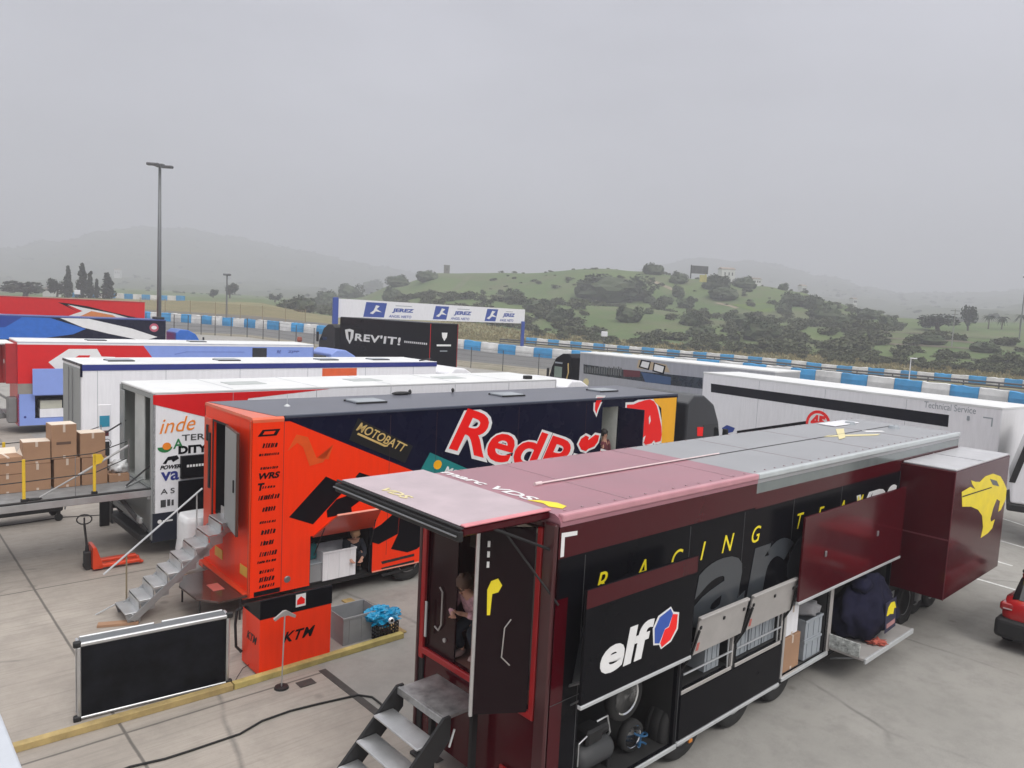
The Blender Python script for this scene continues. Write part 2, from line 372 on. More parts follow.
def simple_trailer(name, label, x, y, deg, L, W, z0, zt, side, roof, rear, skirt, cabm=None, hi=3.75, zbase=0.0, wheels=True, group='race transporters in the paddock', cat='transporter'):
    t = thing(name, label, cat, (x, y, zbase), deg, group)
    obj('body', MB().prism([(0, z0), (0, zt), (W, zt), (W, z0)], 'x', 0, L, .05), side, t)
    obj('roof', MB().box(.03, L - .03, .05, W - .05, zt - .02, zt + .006), roof, t)
    obj('roof_rail', MB().box(.0, L, -.012, .055, zt - .07, zt + .012, .01).box(.0, L, W - .055, W + .012, zt - .07, zt + .012, .01).box(-.012, .055, .06, W - .06, zt - .07, zt + .012, .01), roof, t)
    if rear: obj('rear_door', MB().box(-.022, -.002, .12, W / 2 - .01, z0 + .25, zt - .15, .004).box(-.022, -.002, W / 2 + .01, W - .12, z0 + .25, zt - .15, .004), rear, t)
    obj('underframe', MB().box(.4, L - .4, .5, W - .5, .45, z0, 0), BLACKM, t)
    if skirt: obj('skirt', MB().box(.3, L - .3, .03, .07, .38, z0, .01).box(.3, L - .3, W - .07, W - .03, .38, z0, .01), skirt, t)
    if wheels:
        for u in (3.0, 4.3):
            wheel(t, u, .22, .5, .5, .34); wheel(t, u, W - .22, .5, .5, .34, 1)
    if cabm: cab(t, L, cabm, W, hi)
    return t
def lock_rods(t, W, z0, z1, vs=(0.5, 1.0, 1.5, 2.0)):
    mb = MB()
    for v in vs: mb.tube([(-.05, v, z0), (-.05, v, z1)], .014, 6)
    for v in vs: mb.box(-.07, -.03, v - .06, v + .06, 1.5, 1.56)
    obj('lock_rods', mb, STEEL, t)
# ================================================================== TERRAIN
def ctl(lst):
    """lst of (px, r, py or ('z',val)) -> list of (theta, r, z)"""
    o = []
    for px, r, py in lst:
        if isinstance(py, tuple):
            p = rad(px, 320, r); o.append((math.atan2(p.x, p.y), r, py[1]))
        else:
            p = rad(px, py, r); o.append((math.atan2(p.x, p.y), r, p.z))
    return sorted(o)
def Z(v): return ('z', v)
RINGS = [
 ctl([(0, 46, Z(0)), (1024, 46, Z(0))]),
 ctl([(0, 54, Z(.5)), (145, 54, Z(.6)), (330, 53, Z(1.1)), (470, 53, Z(1.1)), (580, 53, Z(.2)), (700, 53, Z(0)), (1024, 53, Z(-.3))]),
 ctl([(0, 95, 329), (150, 95, 332), (250, 90, 337.5), (330, 85, 350), (470, 78, 368), (560, 75, 378), (700, 70, 396), (1024, 66, 430)]),
 ctl([(0, 99, 328), (150, 99, 330), (250, 95, 335), (330, 90, 346), (470, 83, 361.5), (560, 80, 371), (700, 75, 389), (1024, 70, 425)]),
 ctl([(0, 130, 311), (150, 125, 320), (265, 113, 329), (330, 108, 335), (460, 101, 348.5), (500, 100, 353.5), (546, 98, 358), (700, 94, 369), (824, 90, 382), (1024, 86, 406), (1200, 84, 430)]),
 ctl([(0, 134, 309.5), (150, 129, 318), (265, 117, 327), (330, 112, 333), (460, 105, 346.5), (500, 104, 351), (546, 102, 355.5), (700, 98, 366.5), (824, 94, 379), (1024, 90, 402.5), (1200, 88, 425)]),
 ctl([(0, 190, 303.5), (145, 180, 308.5), (260, 170, 315), (330, 160, 323), (460, 148, 339), (530, 140, 344), (600, 136, 350.5), (700, 130, 359), (800, 126, 368.5), (824, 125, 372), (1024, 118, 389), (1200, 115, 405)]),
 ctl([(0, 260, 296), (145, 250, 299), (260, 230, 303), (300, 215, 312), (345, 200, 318), (460, 180, 322), (520, 172, 331), (600, 165, 339), (800, 155, 353), (1024, 148, 371), (1200, 145, 385)]),
 ctl([(0, 396, 294), (145, 396, 295), (260, 384, 299), (300, 348, 308), (345, 312, 308), (440, 282, 296), (520, 270, 303), (640, 258, 309), (760, 246, 322), (880, 240, 328), (1024, 234, 338), (1200, 234, 346)]),
 ctl([(0, 546, 292), (145, 546, 291), (260, 546, 297), (300, 455, 302), (350, 429, 298), (400, 403, 284), (440, 390, 274), (520, 377, 273), (600, 370, 269), (640, 364, 272), (700, 357, 279), (760, 351, 287), (800, 348, 293), (830, 344, 302), (870, 338, 311), (900, 331, 318), (1024, 325, 326), (1200, 325, 334)]),
 ctl([(0, 728, 291), (145, 728, 290), (260, 728, 296), (300, 559, Z(8)), (440, 494, Z(13)), (600, 481, Z(16)), (760, 455, Z(8)), (900, 429, Z(4)), (1024, 429, 322), (1200, 429, 330)]),
 ctl([(0, 1300, 278), (145, 1300, 276), (260, 1300, 283), (440, 1300, 296), (620, 1300, 290), (700, 1300, 284), (830, 1300, 296), (950, 1300, 305), (1024, 1300, 306), (1200, 1300, 310)]),
 ctl([(-200, 2000, 256), (0, 2000, 249), (50, 2000, 243), (78, 2000, 237), (100, 2000, 230), (150, 2000, 226), (190, 2000, 229), (250, 2000, 240), (300, 2000, 250), (350, 2000, 261), (400, 2000, 270), (450, 2000, 284), (540, 2000, 286), (620, 2000, 275), (660, 2000, 265), (700, 2000, 258), (760, 2000, 262), (830, 2000, 277), (870, 2000, 288), (900, 2000, 293), (950, 2000, 293), (1024, 2000, 291), (1200, 2000, 286)]),
 ctl([(0, 2350, Z(25)), (1024, 2350, Z(25))]),
 ctl([(0, 2600, Z(5)), (1024, 2600, Z(5))]),
]
def ring_at(i, th):
    L = RINGS[i]
    if th <= L[0][0]: return L[0][1], L[0][2]
    if th >= L[-1][0]: return L[-1][1], L[-1][2]
    for a, b in zip(L, L[1:]):
        if a[0] <= th <= b[0]:
            t = (th - a[0]) / (b[0] - a[0]); t2 = t * t * (3 - 2 * t) if i >= 8 else t
            return a[1] + t * (b[1] - a[1]), a[2] + t2 * (b[2] - a[2])
AMP = [0, 0, 0, 0, 0, 0, 0, .4, 1.0, .8, 2, 9, 7, 9, 0]
def surf(th, i, t):
    r0, z0 = ring_at(i, th); r1, z1 = ring_at(i + 1, th)
    r = r0 + t * (r1 - r0); x, y = r * math.sin(th), r * math.cos(th)
    a = AMP[i] + t * (AMP[i + 1] - AMP[i])
    tt = t * t * (3 - 2 * t) if i in (7, 8) else t
    z = z0 + tt * (z1 - z0)
    if a: z += a * noise.fractal(Vector((x / 45, y / 45, 0)), 1, 2, 4)
    return Vector((x, y, z))
def tz(x, y):
    th = math.atan2(x, y); r = math.hypot(x, y)
    if r <= ring_at(0, th)[0]: return 0.0
    for i in range(len(RINGS) - 1):
        r0 = ring_at(i, th)[0]; r1 = ring_at(i + 1, th)[0]
        if r <= r1: return surf(th, i, (r - r0) / (r1 - r0)).z
    return 0.0
def hit(px, py, rmin=50, rmax=900):
    d = ray(px, py); k = math.hypot(d.x, d.y); r = rmin
    while r < rmax:
        p = CAM + d * (r / k)
        if p.z <= tz(p.x, p.y): return Vector((p.x, p.y, tz(p.x, p.y)))
        r += 1.0
    return None
TH = [R_(a) for a in ([-180, -150, -120, -100, -85, -75, -65, -60] + [-55 + .35 * k for k in range(int(110 / .35) + 1)] + [60, 65, 75, 85, 100, 120, 150, 180])]
def band(i, n, t0=0.0, t1=1.0):
    bm = bmesh.new(); rows = []
    for k in range(n + 1):
        rows.append([bm.verts.new(surf(th, i, t0 + (t1 - t0) * k / n)) for th in TH])
    for a, b in zip(rows, rows[1:]):
        for k in range(len(TH) - 1): bm.faces.new((a[k], a[k + 1], b[k + 1], b[k]))
    return bm
def join_bands(lst):
    mb = MB()
    for b in lst: mb.merge(b)
    bmesh.ops.remove_doubles(mb.bm, verts=mb.bm.verts[:], dist=1e-3)
    return mb
# -- ground materials
def mr(n, l, src, a, b, c, d):
    m = n.new('ShaderNodeMapRange'); m.inputs['From Min'].default_value = a; m.inputs['From Max'].default_value = b
    m.inputs['To Min'].default_value = c; m.inputs['To Max'].default_value = d; l.new(src, m.inputs['Value']); return m.outputs['Result']
def mixc(n, l, f, A, B, bt='MIX'):
    m = n.new('ShaderNodeMix'); m.data_type = 'RGBA'; m.blend_type = bt
    for k, s in (('Factor', f), ('A', A), ('B', B)):
        if isinstance(s, (int, float)): m.inputs[k].default_value = s
        elif isinstance(s, tuple): m.inputs[k].default_value = (*s, 1)
        else: l.new(s, m.inputs[k])
    return m.outputs['Result']
def nz(n, l, vec, scale, det=5, rough=.6):
    t = n.new('ShaderNodeTexNoise'); t.inputs['Scale'].default_value = scale; t.inputs['Detail'].default_value = det; t.inputs['Roughness'].default_value = rough
    l.new(vec, t.inputs['Vector']); return t.outputs['Fac']
def mth(n, l, op, a, b=None):
    m = n.new('ShaderNodeMath'); m.operation = op
    for i, s in enumerate((a, b)):
        if s is None: continue
        if isinstance(s, (int, float)): m.inputs[i].default_value = s
        else: l.new(s, m.inputs[i])
    return m.outputs[0]
m, n, l, b = node_mat('paddock_concrete')
t = n.new('ShaderNodeTexCoord'); mp = n.new('ShaderNodeMapping'); mp.inputs['Rotation'].default_value = (0, 0, R_(-42))
l.new(t.outputs['Object'], mp.inputs[0]); V = mp.outputs[0]
sp = n.new('ShaderNodeSeparateXYZ'); l.new(V, sp.inputs[0]); A_, B_ = sp.outputs[0], sp.outputs[1]
big = nz(n, l, V, .35, 6, .65); mid = nz(n, l, V, 1.7, 6, .7); fine = nz(n, l, V, 22, 4, .75); grit = nz(n, l, V, 90, 2, .8)
brm = n.new('ShaderNodeMapping'); brm.inputs['Scale'].default_value = (.35, 9, 1); l.new(V, brm.inputs[0]); brush = nz(n, l, brm.outputs[0], 1.5, 4, .6)
slab = mixc(n, l, mr(n, l, big, .35, .65, 0, 1), (.31, .275, .24), (.395, .355, .31))
slab = mixc(n, l, mr(n, l, mid, .45, .75, 0, .6), slab, (.24, .215, .19))
slab = mixc(n, l, mr(n, l, brush, .48, .72, 0, .55), slab, (.215, .195, .17))
tar = mixc(n, l, mr(n, l, big, .35, .65, 0, 1), (.315, .305, .28), (.40, .385, .355))
tar = mixc(n, l, mr(n, l, mid, .46, .66, 0, .75), tar, (.265, .255, .235))
tar = mixc(n, l, mr(n, l, grit, .35, .7, 0, .75), tar, (.215, .208, .195))
# wiggle on the joints
wob = mth(n, l, 'MULTIPLY', mth(n, l, 'SUBTRACT', mid, .5), .03)
def joint(src, off, per, hw):
    q = mth(n, l, 'PINGPONG', mth(n, l, 'ADD', mth(n, l, 'SUBTRACT', src, off), wob), per / 2)
    return mr(n, l, q, hw, hw + .018, 1, 0)
isleft = mr(n, l, A_, 6.02, 6.06, 1, 0)
jl = mth(n, l, 'MAXIMUM', joint(A_, 2.9, 3.17 * 2, .012), joint(B_, 11.1, 6.7, .012))
jl = mth(n, l, 'MULTIPLY', jl, isleft)
colr = mixc(n, l, isleft, tar, slab)
colr = mixc(n, l, mth(n, l, 'MULTIPLY', jl, .75), colr, (.06, .055, .05))
# fine cracks in the right-hand surface
vo = n.new('ShaderNodeTexVoronoi'); vo.feature = 'DISTANCE_TO_EDGE'; vo.inputs['Scale'].default_value = .22
dv = n.new('ShaderNodeMix'); dv.data_type = 'VECTOR'; dv.inputs['Factor'].default_value = .12
nv = n.new('ShaderNodeTexNoise'); nv.inputs['Scale'].default_value = 1.2; nv.inputs['Detail'].default_value = 5; l.new(V, nv.inputs['Vector'])
l.new(V, dv.inputs['A']); l.new(nv.outputs['Color'], dv.inputs['B']); l.new(dv.outputs['Result'], vo.inputs['Vector'])
crk = mth(n, l, 'MULTIPLY', mr(n, l, vo.outputs['Distance'], .0, .011, 1, 0), mr(n, l, big, .44, .58, 0, .6))
colr = mixc(n, l, crk, colr, (.10, .095, .09))
# oil spots
vs = n.new('ShaderNodeTexVoronoi'); vs.inputs['Scale'].default_value = .9; l.new(V, vs.inputs['Vector'])
spot = mth(n, l, 'MULTIPLY', mr(n, l, mth(n, l, 'ADD', vs.outputs['Distance'], mth(n, l, 'MULTIPLY', mid, .18)), .13, .19, 1, 0), .55)
colr = mixc(n, l, spot, colr, (.13, .115, .10))
colr = mixc(n, l, mr(n, l, fine, .55, .85, 0, .35), colr, (.16, .15, .14))
l.new(colr, b.inputs['Base Color']); l.new(mr(n, l, mid, .3, .7, .62, .85), b.inputs['Roughness'])
bp = n.new('ShaderNodeBump'); bp.inputs['Strength'].default_value = .25; bp.inputs['Distance'].default_value = .01
l.new(fine, bp.inputs['Height']); l.new(bp.outputs[0], b.inputs['Normal'])
CONC = m
def ground_mat(name, c1, c2, c3, s1, s2, s3=30):
    m, n, l, b = node_mat(name); t = n.new('ShaderNodeTexCoord'); V = t.outputs['Object']
    a = nz(n, l, V, s1, 6, .65); q = nz(n, l, V, s2, 5, .7); f = nz(n, l, V, s3, 3, .8)
    c = mixc(n, l, mr(n, l, a, .38, .62, 0, 1), c1, c2); c = mixc(n, l, mr(n, l, q, .48, .62, 0, .8), c, c3)
    c = mixc(n, l, mr(n, l, f, .3, .7, .0, .5), c, tuple(x * .6 for x in c1))
    l.new(c, b.inputs['Base Color']); b.inputs['Roughness'].default_value = .95; b.inputs['Specular IOR Level'].default_value = .2
    return m
GRAVEL = ground_mat('tan_gravel', (.27, .245, .19), (.34, .31, .25), (.22, .21, .15), .05, .4, 3)
ASPH = ground_mat('asphalt', (.15, .15, .148), (.19, .19, .185), (.13, .13, .13), .03, .2, 4)
TRACKM = ground_mat('track_asphalt', (.12, .12, .12), (.16, .16, .157), (.20, .19, .165), .02, .1, 2)
DRYG = ground_mat('dry_grass_soil', (.22, .20, .10), (.29, .25, .13), (.13, .15, .065), .05, .25, 3)
HILLG = ground_mat('hill_grass', (.095, .145, .052), (.135, .180, .066), (.15, .145, .088), .022, .06, 1.2)
FARG = ground_mat('far_hill_ground', (.075, .09, .05), (.11, .12, .065), (.05, .065, .035), .006, .02, .12)
# -- ground sheets
b0 = bmesh.new(); rows = []
for r in (0.0, 6, 14, 24, 34):
    rows.append([b0.verts.new((r * math.sin(t), r * math.cos(t), 0)) for t in TH] if r else [b0.verts.new((0, 0, 0))])
rows.append([b0.verts.new(surf(th, 0, 0)) for th in TH])
for k in range(len(TH) - 1): b0.faces.new((rows[0][0], rows[1][k], rows[1][k + 1]))
for a, c in zip(rows[1:], rows[2:]):
    for k in range(len(TH) - 1): b0.faces.new((a[k], a[k + 1], c[k + 1], c[k]))
structure('ground', join_bands([b0, band(0, 3), band(1, 5)]), CONC)
structure('gravel', join_bands([band(2, 2)]), GRAVEL)
structure('service_road', join_bands([band(3, 5)]), ASPH)
structure('verge', join_bands([band(4, 1), band(5, 2, 0, .12)]), DRYG)
structure('track', join_bands([band(5, 8, .12, .86)]), TRACKM)
structure('grass', join_bands([band(5, 2, .86, 1), band(6, 6)]), DRYG)
structure('hill', join_bands([band(7, 14), band(8, 16), band(9, 4)]), HILLG, True)
structure('far_hills', join_bands([band(10, 8), band(11, 14), band(12, 8), band(13, 2)]), FARG, True)
exec_marks = []
# painted bay lines at right (white) on the paddock
def ground_strip(name, p, q, wd, z, material, th=0.004):
    p, q = Vector((*p, 0)), Vector((*q, 0)); d = (q - p).normalized(); s = Vector((-d.y, d.x, 0)) * wd / 2
    mb = MB(); A = [p + s, p - s, q - s, q + s]
    mb.prism([(v.x, v.y) for v in A], 'z', z - .001, z + th); return obj(name, mb, material)
LINEW = mat('line_paint', (.72, .72, .70), .7, grime=.35, scale=6)
for px0, py0, px1, py1 in ((975, 578.5, 1040, 597), (1000, 518, 1060, 537), (1001, 541, 1060, 558), (992, 560, 1012, 566)):
    p, q = gz(px0, py0), gz(px1, py1); o = ground_strip('road_marking', (p.x, p.y), (q.x, q.y), .1, .004, LINEW); o['kind'] = 'structure'
# drainage channel: dark slot
p, q = gz(322, 670), gz(440, 762)
o = ground_strip('drain_channel', (p.x, p.y), (q.x, q.y), .13, .004, mat('drain_iron', (.05, .048, .045), .6, grime=.4, scale=9)); o['kind'] = 'structure'
# ================================================================== TRAILER FRAMES (rear near bottom corner x, y, heading)
TR = dict(B=(0.614, 8.196, 42.57), O=(-4.932, 14.237, 41.78), W=(-8.385, 17.437, 42.87), V=(-13.376, 23.167, 42.14), K=(-21.03, 31.72, 40.37))
def loc(t, P):
    x, y, h = TR[t]; h = R_(h); dx, dy = P[0] - x, P[1] - y
    return Vector((dx * math.cos(h) + dy * math.sin(h), -dx * math.sin(h) + dy * math.cos(h), P[2]))
def wor(t, u, v, z=0.0):
    x, y, h = TR[t]; h = R_(h)
    return Vector((x + u * math.cos(h) - v * math.sin(h), y + u * math.sin(h) + v * math.cos(h), z))
def _pl(t, px, py, ax, val):
    d = ray(px, py); c0 = loc(t, CAM); c1 = loc(t, CAM + d); e = c1 - c0; return c0 + e * ((val - c0[ax]) / e[ax])
def S(t, pts, v=0.0):
    o = []
    for p in pts: q = _pl(t, p[0], p[1], 1, v); o.append((q.x, q.z))
    return o
def RR(t, pts, u=0.0):
    o = []
    for p in pts: q = _pl(t, p[0], p[1], 0, u); o.append((q.y, q.z))
    return o
def TP(t, pts, z=4.0):
    o = []
    for p in pts: q = _pl(t, p[0], p[1], 2, z); o.append((q.x, q.y))
    return o
def zm(x0, y0, s, pts): return [(x0 + p[0] / s, y0 + p[1] / s) for p in pts]
GT = 'race transporters in the paddock'
# ================================================================== BURGUNDY TRANSPORTER
x, y, h = TR['B']
B = thing('race_transporter', 'long maroon and black transporter nearest the camera, roof half pink-maroon and half grey', 'transporter', (x, y, 0), h, GT)
L = 13.2; W = 2.55
holes = [(.50, 2.52, .40, 1.78), (2.66, 3.90, 1.15, 1.72), (4.04, 5.38, 1.15, 1.72), (5.56, 7.16, .45, 1.78), (7.28, 9.80, .45, 1.78)]
wall(B, 'side_wall', [0, L], [.36, 3.93], holes + [(9.8, L, .3, .95)], 0, .06, BLACKP)
wall(B, 'far_wall', [0, L], [.36, 3.93], [(9.8, L, .3, .95)], W, W - .06, BLACKP)
wall(B, 'front_wall', [0, W], [.95, 3.93], [], L - .05, L, BLACKP, 'front')
wall(B, 'rear_wall', [.0, W], [.36, 3.93], [(.28, W - .12, 1.62, 3.84)], 0, .05, MAROON, 'rear')
# roof with rounded edges: rear part maroon, front part grey
def roof_piece(name, u0, u1, material):
    pr = [(-.012, 3.90), (-.012, 3.95), (.02, 4.0), (.09, 4.03), (W - .09, 4.03), (W - .02, 4.0), (W + .012, 3.95), (W + .012, 3.90)]
    return obj(name, MB().prism(pr, 'x', u0, u1), material, B)
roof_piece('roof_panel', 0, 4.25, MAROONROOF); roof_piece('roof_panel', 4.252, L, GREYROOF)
obj('roof_seam', MB().tube([(.9, 1.245, 4.033), (12.9, 1.31, 4.033)], .010, 6), DGREY, B)
mb = MB()
for k in range(5): mb.box(1.3 + k * 2.45, 1.308 + k * 2.45, .1, 2.45, 4.0305, 4.0335)
obj('roof_joint', mb, mat('roof_joint', (.36, .27, .29), .5), B)
mb = MB()
for k in range(44):
    for v in (.13, 2.42): mb.box(.2 + k * .3, .225 + k * .3, v, v + .025, 4.0305, 4.038)
obj('rivets', mb, mat('roof_joint', (0, 0, 0)), B)
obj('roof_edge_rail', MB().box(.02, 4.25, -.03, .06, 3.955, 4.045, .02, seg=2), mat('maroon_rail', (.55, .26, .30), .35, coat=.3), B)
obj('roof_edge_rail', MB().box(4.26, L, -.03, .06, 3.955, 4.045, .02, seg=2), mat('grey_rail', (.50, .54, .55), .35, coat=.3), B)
obj('floor', MB().box(.06, 2.6, .08, W - .08, 1.56, 1.62), BLACKM, B)
liner(B, 'cabin', .06, 2.6, .1, W - .1, 1.625, 3.8, mat('cabin_wall', (.22, .10, .08), .5), 'u0')
obj('ceiling_panel', MB().box(.1, 2.4, .15, W - .15, 3.70, 3.76), mat('cabin_ceiling', (.5, .45, .38), .6), B)
obj('header_panel', MB().box(.75, .78, 1.2, W - .11, 2.95, 3.7, .005).box(.74, .79, 1.2, W - .11, 2.90, 2.95, .004), mat('cabin_beige', (.55, .47, .36), .6), B)
poly(B, 'band', rect(0.0, 4.25, 3.53, 3.92), MAROON, off=.001, th=.003)
poly(B, 'band', rect(4.25, L, 3.74, 3.92), GREYPAINT, off=.001, th=.003)
poly(B, 'band', rect(4.25, L, 3.50, 3.74), MAROON, off=.001, th=.003)
poly(B, 'band', rect(.0, .2, .4, 3.05), MAROON, off=.001, th=.003)
poly(B, 'corner_mark', [(.03, 3.83), (.29, 3.815), (.29, 3.765), (.085, 3.775), (.085, 3.55), (.03, 3.55)], WHITEV, off=.005, th=.003)
for i, (c, u) in enumerate(zip('RACINGTEAM', [.68, 1.42, 2.15, 2.86, 3.40, 4.18, 5.55, 6.35, 7.15, 7.85])):
    zc = 2.98
    txt(B, 'lettering', c, YEL, (u, zc), h=.25, shear=.28, bold=.0, off=.004, wd=None)
# big grey word
txt(B, 'lettering', 'marc', GREYL, (.35, 1.95), h=.95, wd=6.3, shear=.2, bold=.03, off=.003)
txt(B, 'lettering', 'VDS', WHITEV, (7.75, 2.7), h=.55, wd=1.9, shear=.2, bold=.03, off=.003)
# thin panel seams on the side wall
mb = MB()
for u in (.46, 2.58, 3.97, 5.47, 7.22, 9.86): mb.box(u - .005, u + .005, -.004, 0, .4, 3.5)
mb.box(0, L, -.0075, 0, 1.795, 1.803)
obj('panel_seam', mb, DGREY, B)
# trims
mb = MB()
mb.box(2.60, 5.44, -.03, .02, .36, .42, .008).box(5.52, 7.2, -.03, .02, .40, .47, .008)
mb.box(.3, 2.6, -.02, .02, .33, .40, .008)
obj('bottom_trim', mb, TRIM, B)
obj('bay_frame', MB().box(7.16, 7.28, -.012, .05, .45, 1.78, .01).box(5.50, 5.56, -.012, .05, .45, 1.78, .01).box(2.64, 3.92, -.012, .03, 1.09, 1.15, .006).box(4.02, 5.40, -.012, .03, 1.09, 1.15, .006).box(3.89, 3.93, -.012, .03, 1.15, 1.72).box(5.38, 5.42, -.012, .03, 1.15, 1.72), ALUB, B)
obj('lower_panel', MB().box(2.62, 5.44, -.02, .0, .43, 1.08, .006), BLACKP, B)
# lockers
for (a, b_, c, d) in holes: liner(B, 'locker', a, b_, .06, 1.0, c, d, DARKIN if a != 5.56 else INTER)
# raised doors (held parallel to the wall)
def raised(u0, u1, z0, z1, v, material, trim=True, name='locker_door'):
    d = obj(name, MB().box(u0, u1, v - .04, v, z0, z1, .006), material, B)
    if trim: obj('door_trim', MB().box(u0 - .003, u1 + .003, v - .05, v + .01, z0 - .05, z0, .008), TRIM, d)
    mb = MB()
    for u in (u0 + .12, u1 - .12): mb.tube([(u, v, z0 + .25), (u, .3, z0 - .1)], .018, 6); mb.tube([(u + .04, v, z0 + .05), (u + .04, .35, z0 - .45)], .012, 6)
    obj('door_arm', mb, STEEL, d); return d
d = raised(.2, 2.36, 1.86, 3.22, -.25, BLACKP)
fo = .291
poly(d, 'door_band', rect(.2, 2.36, 3.0, 3.215), MAROON, off=fo)
E = zm(540, 540, 3.938, [(240, 470), (250, 420), (285, 385), (320, 375), (335, 385), (335, 410), (285, 430), (283, 445), (285, 460), (310, 460), (332, 445), (330, 475), (300, 492), (265, 502), (245, 495)])
EL = txt(d, 'lettering', 'elf', WHITEV, (.46, 2.12), h=.47, wd=.93, shear=.22, bold=.035, off=fo)
lg = S('B', zm(540, 540, 3.938, [(433, 345), (455, 295), (505, 258), (515, 278), (537, 280), (532, 345), (505, 395), (465, 425), (458, 408), (435, 410)]), -.25)
poly(d, 'emblem_edge', lg, WHITEV, off=fo, th=.003)
lb = S('B', zm(540, 540, 3.938, [(440, 345), (460, 300), (503, 266), (512, 285), (495, 335), (480, 345), (458, 402), (440, 402)]), -.25)
poly(d, 'emblem', lb, mat('logo_blue', (.03, .09, .42), .4), off=fo, th=.006)
lr = S('B', zm(540, 540, 3.938, [(512, 287), (531, 288), (526, 342), (502, 388), (468, 417), (462, 402), (480, 348), (497, 338)]), -.25)
poly(d, 'emblem', lr, RED, off=fo, th=.006)
d = raised(5.32, 9.46, 1.90, 3.28, -.25, MAROON)
obj('latch', MB().box(6.1, 6.16, -.31, -.29, 2.5, 2.6, .008).box(8.2, 8.26, -.31, -.29, 2.5, 2.6, .008), STEEL, d)
# two up-swung flaps
for (u0, u1) in ((2.66, 3.92), (4.04, 5.40)):
    mb = MB(); M = Matrix.Translation((0, -.09, 1.70)) @ Matrix.Rotation(R_(9), 4, 'X')
    mb.box(u0, u1, -.03, .0, -.0, .56, .006, M); mb.box(u0, u1, -.05, .01, .54, .58, .008, M)
    f = obj('window_flap', mb, ALUB, B)
    mb = MB()
    for uu in (u0 + .05, (u0 + u1) / 2, u1 - .1): mb.box(uu - .02, uu + .02, -.05, -.03, .4, .45, .005, M)
    obj('flap_clip', mb, BLACKM, f)
    obj('flap_tag', MB().box(u0 + .06, u0 + .12, -.034, -.03, .06, .18, 0, M), mat('faded_red', (.5, .12, .10), .5), f)
    mb = MB()
    for uu in (u0 - .02, u1 + .02): mb.tube([(uu, -.22, 2.1), (uu, -.12, 1.72), (uu, .02, 1.45)], .02, 6)
    obj('flap_arm', mb, BLACKM, f)
    obj('rail', MB().tube([(u0, -.0, 1.38), (u1, -.0, 1.38)], .016, 6).tube([(u1 - .12, .0, 1.16), (u1 - .12, 0, 1.7)], .014, 6), ALU, B)
# slide-out box
so_ = obj('slide_out', MB().box(9.86, 13.38, -1.0, -.001, 1.12, 3.66, .012), MAROON, B)
obj('slide_out_roof', MB().box(9.90, 13.34, -.99, -.02, 3.661, 3.70, .01).box(11.55, 11.57, -.99, -.02, 3.70, 3.712), mat('slide_roof', (.5, .5, .52), .4, coat=.2), so_)
obj('slide_out_seam', MB().box(9.852, 9.859, -1.0, 0, 2.3, 2.33).box(9.852, 9.859, -1.005, -.99, 1.12, 3.66), mat('maroon_seam', (.14, .02, .03), .4), so_)
PG = S('B', zm(764, 400, 3.938, [(778, 362), (812, 342), (832, 352), (818, 330), (815, 316), (832, 322), (850, 322), (872, 300), (902, 290), (930, 300), (943, 322), (955, 350), (950, 392), (932, 432), (922, 440), (929, 398), (916, 390), (902, 425), (891, 468), (893, 480), (908, 470), (898, 505), (880, 525), (853, 543), (862, 500), (858, 455), (842, 432), (815, 420), (780, 420)]), -1.0)
pe = poly(so_, 'panther_emblem', PG, YEL, off=1.001, th=.004)
poly(pe, 'emblem_line', S('B', zm(764, 400, 3.938, [(780, 378), (895, 342), (895, 346), (780, 383)]), -1.0), DARKIN, off=1.005, th=.003)
poly(pe, 'emblem_line', S('B', zm(764, 400, 3.938, [(888, 310), (915, 318), (925, 340), (900, 334)]), -1.0), GREYL, off=1.005, th=.003)
# awning roof flap at the rear
mb = MB(); mb.box(-1.28, -.01, .14, 2.60, 3.96, 4.06, .02)
aw = obj('awning', mb, MAROON, B)
obj('awning_top', MB().box(-1.27, -.03, .21, 2.58, 4.061, 4.07, .003), mat('awning_top_grey', (.50, .41, .44), .45, coat=.1), aw)
obj('awning_rail', MB().box(-1.34, -1.281, .12, 2.63, 3.92, 4.03, .01).box(-1.325, -1.29, .12, 2.63, 4.045, 4.07, .008), BLACKM, aw)
obj('awning_rail', MB().tube([(-1.365, .14, 3.985), (-1.365, 2.62, 3.985)], .010, 6), STEEL, aw)
obj('awning_edge', MB().box(-1.27, -.02, .12, .20, 4.062, 4.085, .008), mat('pink_edge', (.72, .27, .30), .4), aw)
txt(aw, 'lettering', 'marc VDS', WHITEV, (0, 0), h=.17, wd=1.75, shear=.3, bold=.02, frame=(Vector((.16, 2.45, 4.032)), Vector((0, -1, 0)), Vector((1, 0, 0)), Vector((0, 0, 1))))
poly(B, 'panther_emblem', [(.16, .70), (.22, .5), (.17, .35), (.24, .20), (.36, .25), (.38, .42), (.28, .62)], YEL, 'roof', 4.032)
txt(aw, 'lettering', 'VDS', mat('pale_yellow', (.75, .66, .35), .4), (0, 0), h=.13, wd=.55, shear=.3, bold=.02, frame=(Vector((-1.15, 1.95, 4.072)), Vector((0, -1, 0)), Vector((1, 0, 0)), Vector((0, 0, 1))))
for s_, o_ in ((1, 0), (-1, .35)):
    poly(B, 'roof_emblem', [(9.1, .95 + o_), (9.5, 1.0 + o_), (10.9, 1.2 + s_ * .45 + o_ * .3), (10.6, 1.2 + s_ * .5 + o_ * .3)], mat('pale_yellow', (.75, .66, .35), .4), 'roof', 4.034 + (.003 if s_ > 0 else 0))
poly(B, 'roof_emblem', [(10.9, 1.15), (11.4, .95), (11.5, 1.05), (11.0, 1.3)], WHITEV, 'roof', 4.034)
